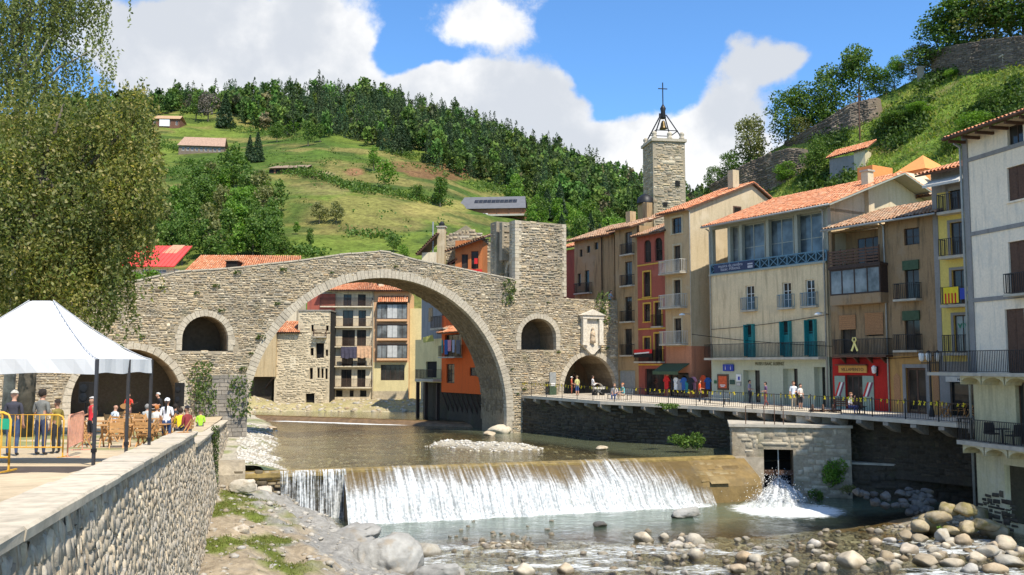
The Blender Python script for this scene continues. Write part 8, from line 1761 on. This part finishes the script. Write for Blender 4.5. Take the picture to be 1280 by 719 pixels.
person('seated listener in pale blue shirt with bag strap', at(147, 39.), AWAY-.5, 1.75, 'sit', ('lap', 'lap'), (.55, .60, .68), (.2, .22, .26), hair=('bald', (.5, .27, .18)))
person('seated grey-haired listener in grey shirt', at(187, 40.5), AWAY, 1.72, 'sit', ('table', 'table'), (.42, .43, .42), (.1, .1, .12), hair=('full', (.25, .24, .23)))
person('seated listener with red hair in white shirt', at(199, 40.), AWAY-.1, 1.68, 'sit', ('table', 'lap'), (.62, .60, .56), (.12, .12, .14), hair=('full', (.42, .15, .04)))
person('woman in white cap and white t-shirt with long black ponytail', at(212, 31.6), AWAY+.15, 1.62, arms=('bent', 'down'), top=(.72, .72, .74), legs=(.035, .07, .17), hair=('ponycap', (.75, .75, .75)), short=True, skin=M_skin2)
person('man in maroon t-shirt and dark cap sitting on the wall end', ((238-640)/F*33.5, 33.5, 5.0), LEFT-.5, 1.76, 'sit', ('lap', 'lap'), (.23, .035, .035), (.05, .05, .06), hair=('cap', (.02, .02, .025)), skin=M_skin2)
person('person in yellow shirt beside the man in maroon', at(229, 35.6), AWAY+.3, 1.62, 'sit', ('lap', 'table'), (.80, .55, .02), (.1, .1, .12), hair=('full', (.03, .02, .015)))
person('man in lime green shirt sitting on the far wall', ((254-640)/F*49., 49., 4.12), AWAY+.4, 1.76, 'sit', ('lap', 'lap'), (.35, .62, .04), (.1, .1, .12), hair=('short', (.05, .035, .025)))
person('dark-haired person seated between the white cap and the maroon shirt', at(222, 42.), AWAY, 1.7, 'sit', ('table', 'table'), (.03, .03, .04), (.1, .1, .12), hair=('full', (.02, .015, .012)))
def dk(px, py): t = at_z(px, py, 5.0); e = None; z = 5.0; 
def deckpt(px, py):
    z = 5.05
    for k in range(4):
        p = at_z(px, py, z); t = (p-Vector((A0.x, A0.y, 0))).dot(WD); z = float(np.interp(t, [-8, 0, 9, 18, 28, 36], [5.33, 5.28, 5.12, 4.97, 4.88, 4.80]))+.02
    return (p.x, p.y, z)
person('man in white shirt and khaki trousers before the museum', deckpt(992.5, 511.5), TOCAM-.2, 1.80, arms=('down', 'bent'), top=(.72, .75, .80), legs=(.42, .35, .26), hair=('short', (.12, .07, .04)))
person('woman in white blouse and black shorts beside the man in white', deckpt(1001, 511.8), TOCAM+.5, 1.64, arms=('bent', 'down'), top=(.70, .66, .62), legs=(.02, .02, .025), hair=('full', (.03, .02, .018)), short=True)
person('woman in purple top and rust trousers passing the museum door', deckpt(957.5, 508), LEFT, 1.66, 'walk', ('down', 'bent'), (.12, .07, .15), (.24, .07, .06), hair=('full', (.03, .02, .018)))
person('person in mauve patterned shirt at the museum entrance', deckpt(937.5, 505), RIGHT-.6, 1.70, arms=('bent', 'bent'), top=(.25, .22, .30), legs=(.03, .03, .04), hair=('full', (.02, .015, .012)))
person('woman in white blouse pushing a pram by the right arch', deckpt(741, 494), RIGHT+.3, 1.64, arms=('push', 'push'), top=(.70, .68, .66), legs=(.25, .2, .16), hair=('full', (.05, .03, .02)))
person('person in black in the shade of the right arch', deckpt(768, 491.5), TOCAM, 1.72, top=(.02, .02, .022), legs=(.03, .03, .04), arms=('down', 'hip'))
person('person in blue shorts and yellow vest before the right arch', deckpt(721.5, 495), AWAY+.5, 1.66, top=(.50, .48, .20), legs=(.04, .09, .28), hair=('short', (.2, .14, .08)), short=True)
person('person in red with a white cap at the left jamb of the right arch', deckpt(714.5, 492.8), RIGHT, 1.5, 'stand', ('lap', 'lap'), (.45, .10, .06), (.35, .09, .05), hair=('cap', (.75, .75, .7)))
person('dark figure behind the one in red at the arch', deckpt(718, 489.5), LEFT, 1.72, top=(.06, .05, .06), legs=(.05, .05, .07))
person('woman seated on the walkway in pale blouse and blue trousers', (*deckpt(768.5, 500.5)[:2], deckpt(768.5, 500.5)[2]), TOCAM-.4, 1.66, 'sit', ('lap', 'lap'), (.60, .55, .50), (.05, .10, .25), hair=('full', (.35, .2, .1)))
person('man seated on the walkway in teal shirt', (*deckpt(779, 500.8)[:2], deckpt(779, 500.8)[2]), LEFT+.5, 1.74, 'sit', ('lap', 'table'), (.15, .42, .45), (.40, .30, .22), hair=('short', (.5, .2, .08)))
person('shopper in orange-red jacket at the clothes shop', deckpt(875, 503.5), RIGHT, 1.66, arms=('down', 'bent'), top=(.75, .10, .03), legs=(.04, .04, .05), hair=('full', (.03, .02, .018)))
person('person in white sitting on the bench before the red shop', deckpt(1063.5, 517.5), TOCAM+.6, 1.68, 'sit', ('lap', 'face'), (.75, .73, .72), (.06, .07, .2), hair=('full', (.25, .12, .06)))
for px, c, lb in ((760, (.45, .52, .62), 'person in pale blue leaning on the bridge wall above the niche'), (769, (.60, .60, .58), 'person in white leaning on the bridge wall near the brown house')):
    s, z = BP.hit(px, 371, 1.0); p = BP.world(s, .75, z-1.12); person(lb, tuple(p), BA+.2, 1.66, 'lean', ('table', 'table'), c, (.08, .09, .12), hair=('full', (.03, .02, .018)))
MB().box(BP.X(740), sMax, .3, BW-.3, BP.hit(764, 378)[1]-2., BP.hit(764, 378)[1]-.95).build('walkway_floor', M_mortar, bridge)

tmp = []
for P in PEOPLE:
    V, E, Rr, Tg = skel(P['pose'], (ARM[P['arms'][0]], ARM[P['arms'][1]])); me = bpy.data.meshes.new('person'); H = P['H']
    me.from_pydata([v*H for v in V], E, []); o = bpy.data.objects.new('person_tmp', me); COL.objects.link(o)
    sk = o.modifiers.new('skin', 'SKIN'); sk.use_smooth_shade = True
    for i, d in enumerate(me.skin_vertices[0].data): d.radius = (Rr[i][0]*H, Rr[i][1]*H); d.use_root = (i == 0)
    su = o.modifiers.new('sub', 'SUBSURF'); su.levels = 1; su.render_levels = 1
    tmp.append((o, V, E, Tg))
dg = bpy.context.evaluated_depsgraph_get(); made = [bpy.data.meshes.new_from_object(o.evaluated_get(dg)) for o, *_ in tmp]
for (o, V, E, Tg), me, P in zip(tmp, made, PEOPLE):
    bpy.data.objects.remove(o); H = P['H']
    n = len(me.polygons); c = np.empty(n*3); me.polygons.foreach_get('center', c); c = c.reshape(-1, 3)/H
    best = np.full(n, 1e9); lab = np.zeros(n, int); skin_i, top_i, leg_i, shoe_i = 0, 1, 2, 3
    cls = {'head': skin_i, 'torso': top_i, 'sleeve': top_i if P['sleeve'] else skin_i, 'arm': skin_i, 'leg': leg_i, 'shin': skin_i if P['short'] else leg_i, 'shoe': shoe_i}
    for a, b in E:
        A_, B_ = np.array(V[a]), np.array(V[b]); d = B_-A_; t = np.clip(((c-A_) @ d)/max(d @ d, 1e-9), 0, 1); dist = np.linalg.norm(c-(A_+t[:, None]*d), axis=1)-.4*(.05 if Tg[b] in ('torso', 'leg') else .02)
        m_ = dist < best; best[m_] = dist[m_]; lab[m_] = cls[Tg[b]]
    hz = .485+(-.245 if P['pose'] == 'sit' else 0); lab[(lab == leg_i) & (c[:, 2] > hz+.06) & (np.abs(c[:, 0]) < .13) & (P['pose'] != 'sit')] = top_i
    me.materials.clear()
    for m_ in (P['skin'], cloth(P['top']), cloth(P['legs']), cloth(P['shoes'])): me.materials.append(m_)
    me.polygons.foreach_set('material_index', lab.astype(np.int32)); me.polygons.foreach_set('use_smooth', np.ones(n, bool))
    po = bpy.data.objects.new('person', me); COL.objects.link(po); po.location = P['loc']; po.rotation_euler = (0, 0, P['yaw']); prop(po, P['label'], 'person')
    kind, hc = P['hair']; hd = [V[i] for i, t in enumerate(Tg) if t == 'head']; ctr = hd[2]*H
    if kind != 'bald':
        bm = bmesh.new(); bmesh.ops.create_icosphere(bm, subdivisions=3, radius=1.); S = Vector((.060, .070, .068))*H
        lowf = {'short': .15, 'full': -.55, 'cap': .1, 'ponycap': .1}[kind]
        for v in list(bm.verts):
            p = v.co.copy(); lim = lowf if p.y > -.2 else max(lowf, .38)
            if p.z < lim-(.35 if p.y > .3 and kind != 'cap' else 0): bm.verts.remove(v)
            else: k = 1+.04*math.sin(p.x*9+p.z*7); v.co = Vector((p.x*S.x, p.y*S.y, p.z*S.z))*k+ctr+Vector((0, .006*H, .006*H))
        if 'cap' in kind:
            r = bmesh.ops.create_cube(bm, size=1.); 
            for v in r['verts']: v.co = Vector((v.co.x*.075*H*(1 if v.co.y > 0 else .75), v.co.y*.07*H-.085*H, v.co.z*.006*H+.018*H))+ctr
        hm = bpy.data.meshes.new('hair'); bm.to_mesh(hm); bm.free(); meshobj('cap' if 'cap' in kind else 'hair', hm, cloth(hc), po)
        if kind == 'ponycap': MB().tube([tuple(ctr+Vector((0, .075, .01))*H), tuple(ctr+Vector((0, .10, -.06))*H), tuple(ctr+Vector((0.005, .085, -.15))*H), tuple(ctr+Vector((0, .075, -.25))*H)], [.018*H, .026*H, .022*H, .006*H], 8).build('ponytail', cloth((.015, .012, .012)), po, smooth=True)
    if 'mask' in P['label'] or 'maroon' in P['label']: MB().lathe([(.030*H, -.03*H), (.046*H, 0), (.040*H, .024*H)], 10, tuple(hd[1]*H+Vector((0, -.022, .012))*H)).build('face_mask', M_dark, po, smooth=True)
    if 'bag strap' in P['label']: MB().bar(tuple(Vector((-.09, .08, .53))*H), tuple(Vector((.10, .07, .37))*H), .02, .01).build('bag_strap', M_dark, po)
# guitar, keyboard, amplifiers
gp = at(164, 50.); gt = thing('guitar', 'brown acoustic guitar held by the musician in red', 'guitar', (gp[0]-.05, gp[1]-.26, gp[2]+1.05), R(-8)); pr = [(.24*math.cos(t)*(1+.18*math.cos(2*t)), .17*math.sin(t)*(1-.25*math.cos(t)**2*0+.12*math.cos(2*t))) for t in np.linspace(0, 6.283, 25)[:-1]]
MB().prism(pr, -.05, .05).build('body', M_pine, gt); MB().bar((.2, 0, .02), (.72, 0, .22), .05, .03).build('neck', M_dwood, gt); MB().lathe([(.05, -.056), (.05, -.051)], 12).xf(Matrix.Rotation(R(90), 4, 'X')).build('sound_hole', M_dark, gt)
for k, (px, lb) in enumerate(((160, 'left white amplifier box at the guitarist\'s feet'), (172, 'right white amplifier box at the guitarist\'s feet'))):
    p = at(px, 48.6); o = thing('amplifier', lb, 'amplifier', p, 0); MB().box(-.24, .24, 0, .3, .3, .62).build('cabinet', M_offw, o); MB().box(-.19, .19, -.01, 0, .34, .58).build('grille', M_white, o); MB().box(-.2, .2, .05, .25, 0, .3).build('stand', M_dark, o)
p = at(202, 48.8); o = thing('keyboard', 'dark keyboard on a stand before the musician in black', 'keyboard', p, .1); MB().box(-.6, .6, -.15, .15, .85, .93).build('keyboard_case', M_dark, o); MB().box(-.55, .55, -.15, -.02, .93, .94).build('keys', M_white, o); MB().bar((-.4, 0, 0), (.4, 0, .85), .04).bar((.4, 0, 0), (-.4, 0, .85), .04).build('stand', M_iron, o)
# pram
p = deckpt(747.5, 494.6); pr_ = thing('pram', 'white hooded pram before the right arch', 'pram', p, RIGHT+.3); hood = MB()
for i in range(7):
    t0, t1 = R(15)+R(130)*i/7, R(15)+R(130)*(i+1)/7
    hood.quad((-.28, .05-.42*math.cos(t0), .62+.42*math.sin(t0)), (.28, .05-.42*math.cos(t0), .62+.42*math.sin(t0)), (.28, .05-.42*math.cos(t1), .62+.42*math.sin(t1)), (-.28, .05-.42*math.cos(t1), .62+.42*math.sin(t1)))
hood.build('hood', M_white, pr_); MB().prism([(-.5, .55), (.4, .55), (.45, .75), (-.55, .75)], -.26, .26, axis='x').build('cot', M_offw, pr_)
for x in (-.27, .27):
    for y in (-.35, .3): MB().lathe([(.02, -.02), (.14, -.02), (.14, .02), (.02, .02)], 14).xf(Matrix.Translation((x, y, .14)) @ Matrix.Rotation(R(90), 4, 'Y')).build('wheel', M_dark, pr_)
    MB().bar((x, -.35, .14), (x, .3, .6), .03).bar((x, .3, .14), (x, -.3, .6), .03).build('frame', M_lgrey, pr_)
MB().tube([(-.25, .35, .7), (-.25, .6, 1.0), (.25, .6, 1.0), (.25, .35, .7)], .018, 6).build('handle', M_dark, pr_)
# benches along the walk
def bench(label, px, py, L, rot, mat):
    p = deckpt(px, py); b = thing('park_bench', label, 'bench', p, rot, 'benches on the walkway')
    for k in range(4): MB().box(-L/2, L/2, -.22+k*.12, -.12+k*.12, .42, .455).build('seat_slat', mat, b)
    for k in range(3): MB().box(-L/2, L/2, .26+k*.02, .29+k*.02, .52+k*.13, .62+k*.13).build('back_slat', mat, b)
    for e in (-1, 1): MB().bar((e*(L/2-.15), -.2, 0), (e*(L/2-.15), -.2, .42), .05).bar((e*(L/2-.15), .24, 0), (e*(L/2-.15), .30, .85), .05).bar((e*(L/2-.15), -.2, .40), (e*(L/2-.15), .25, .40), .05).build('leg', M_iron, b)
bench('pale bench against the bridge wall left of the green totem', 668, 492, 2.4, BA, M_offw); bench('grey bench before the museum poster case', 896, 506, 2.2, AW, M_lgrey); bench('bench with two seated people before the right arch', 774, 500.3, 2.2, AW+.2, M_lgrey); bench('wooden bench before the red shop', 1063, 516.8, 2.0, AW+math.pi, M_wood)
s, z = BP.hit(690, 491, -.5); o = thing('information_totem', 'grey panel on a dark green base against the bridge pier', 'totem', BP.world(s, -.6, 5.28), BA); MB().box(-.32, .32, -.1, .1, 0, .75).build('base', M_awng, o); MB().box(-.3, .3, -.07, .07, .75, 1.9).build('panel', M_lgrey, o); MB().box(-.2, .2, -.075, -.07, .8, 1.0).build('notice', M_white, o)
# three-globe street lamp
p = deckpt(1165, 521); lp = thing('street_lamp', 'black street lamp with three white lanterns before the ochre house', 'lamp', p, AW); hl = 72*p[1]/F; MB().tube([(0, 0, 0), (0, 0, hl)], [.06, .04], 8).build('post', M_iron, lp); MB().lathe([(.16, 0), (.14, .3), (.06, .6)], 10).build('base', M_iron, lp); MB().bar((-.55, 0, hl-.25), (.55, 0, hl-.25), .05).build('arm', M_iron, lp)
for x in (-.5, -.05, .5): l_ = MB().lathe([(.05, -.22), (.15, -.1), (.17, .2), (.12, .28)], 10, (x, -.02, hl+.05)).build('lantern', M_white, lp, smooth=True); MB().lathe([(.19, 0), (.02, .12)], 10, (x, -.02, hl+.34)).build('lantern_cap', M_iron, l_)
for px, py, pl, lb in ((856, 393, HP, 'wall lamp on an arm beside the beige house balcony'), (1027, 392, HP, 'wall lamp on an arm at the corner of cream and brown houses')):
    x, z = pl.hit(px+8, py); o = thing('wall_lamp', lb, 'lamp', pl.world(x, -.05, z), pl.a); MB().bar((0, 0, 0), (0, -.9, .05), .04).build('arm', M_lgrey, o); MB().lathe([(.26, 0), (.2, .1), (.05, .16)], 10, (0, -.9, -.1)).build('shade', M_white, o)
# overhead cables between the houses
for a, b, off_ in (((865, 418), (1040, 433), -.15), ((1040, 448), (1172, 444), -.15), ((889, 412), (1036, 393), -.12)):
    xa, za_ = HP.hit(*a, off_); xb, zb_ = HP.hit(*b, off_); pts = [(xa+(xb-xa)*k/8, off_, za_+(zb_-za_)*k/8-.12*math.sin(math.pi*k/8)) for k in range(9)]; o = MB().tube(pts, .022, 5).build('power_cable', M_dark); o.location = HP.P; o.rotation_euler = (0, 0, AW); prop(o, 'black cable sagging along the %s' % ['beige and cream house fronts above the balcony', 'brown house front above the shops', 'cream house front between its windows'][[(865, 418), (1040, 448), (889, 412)].index(a)], 'cable')
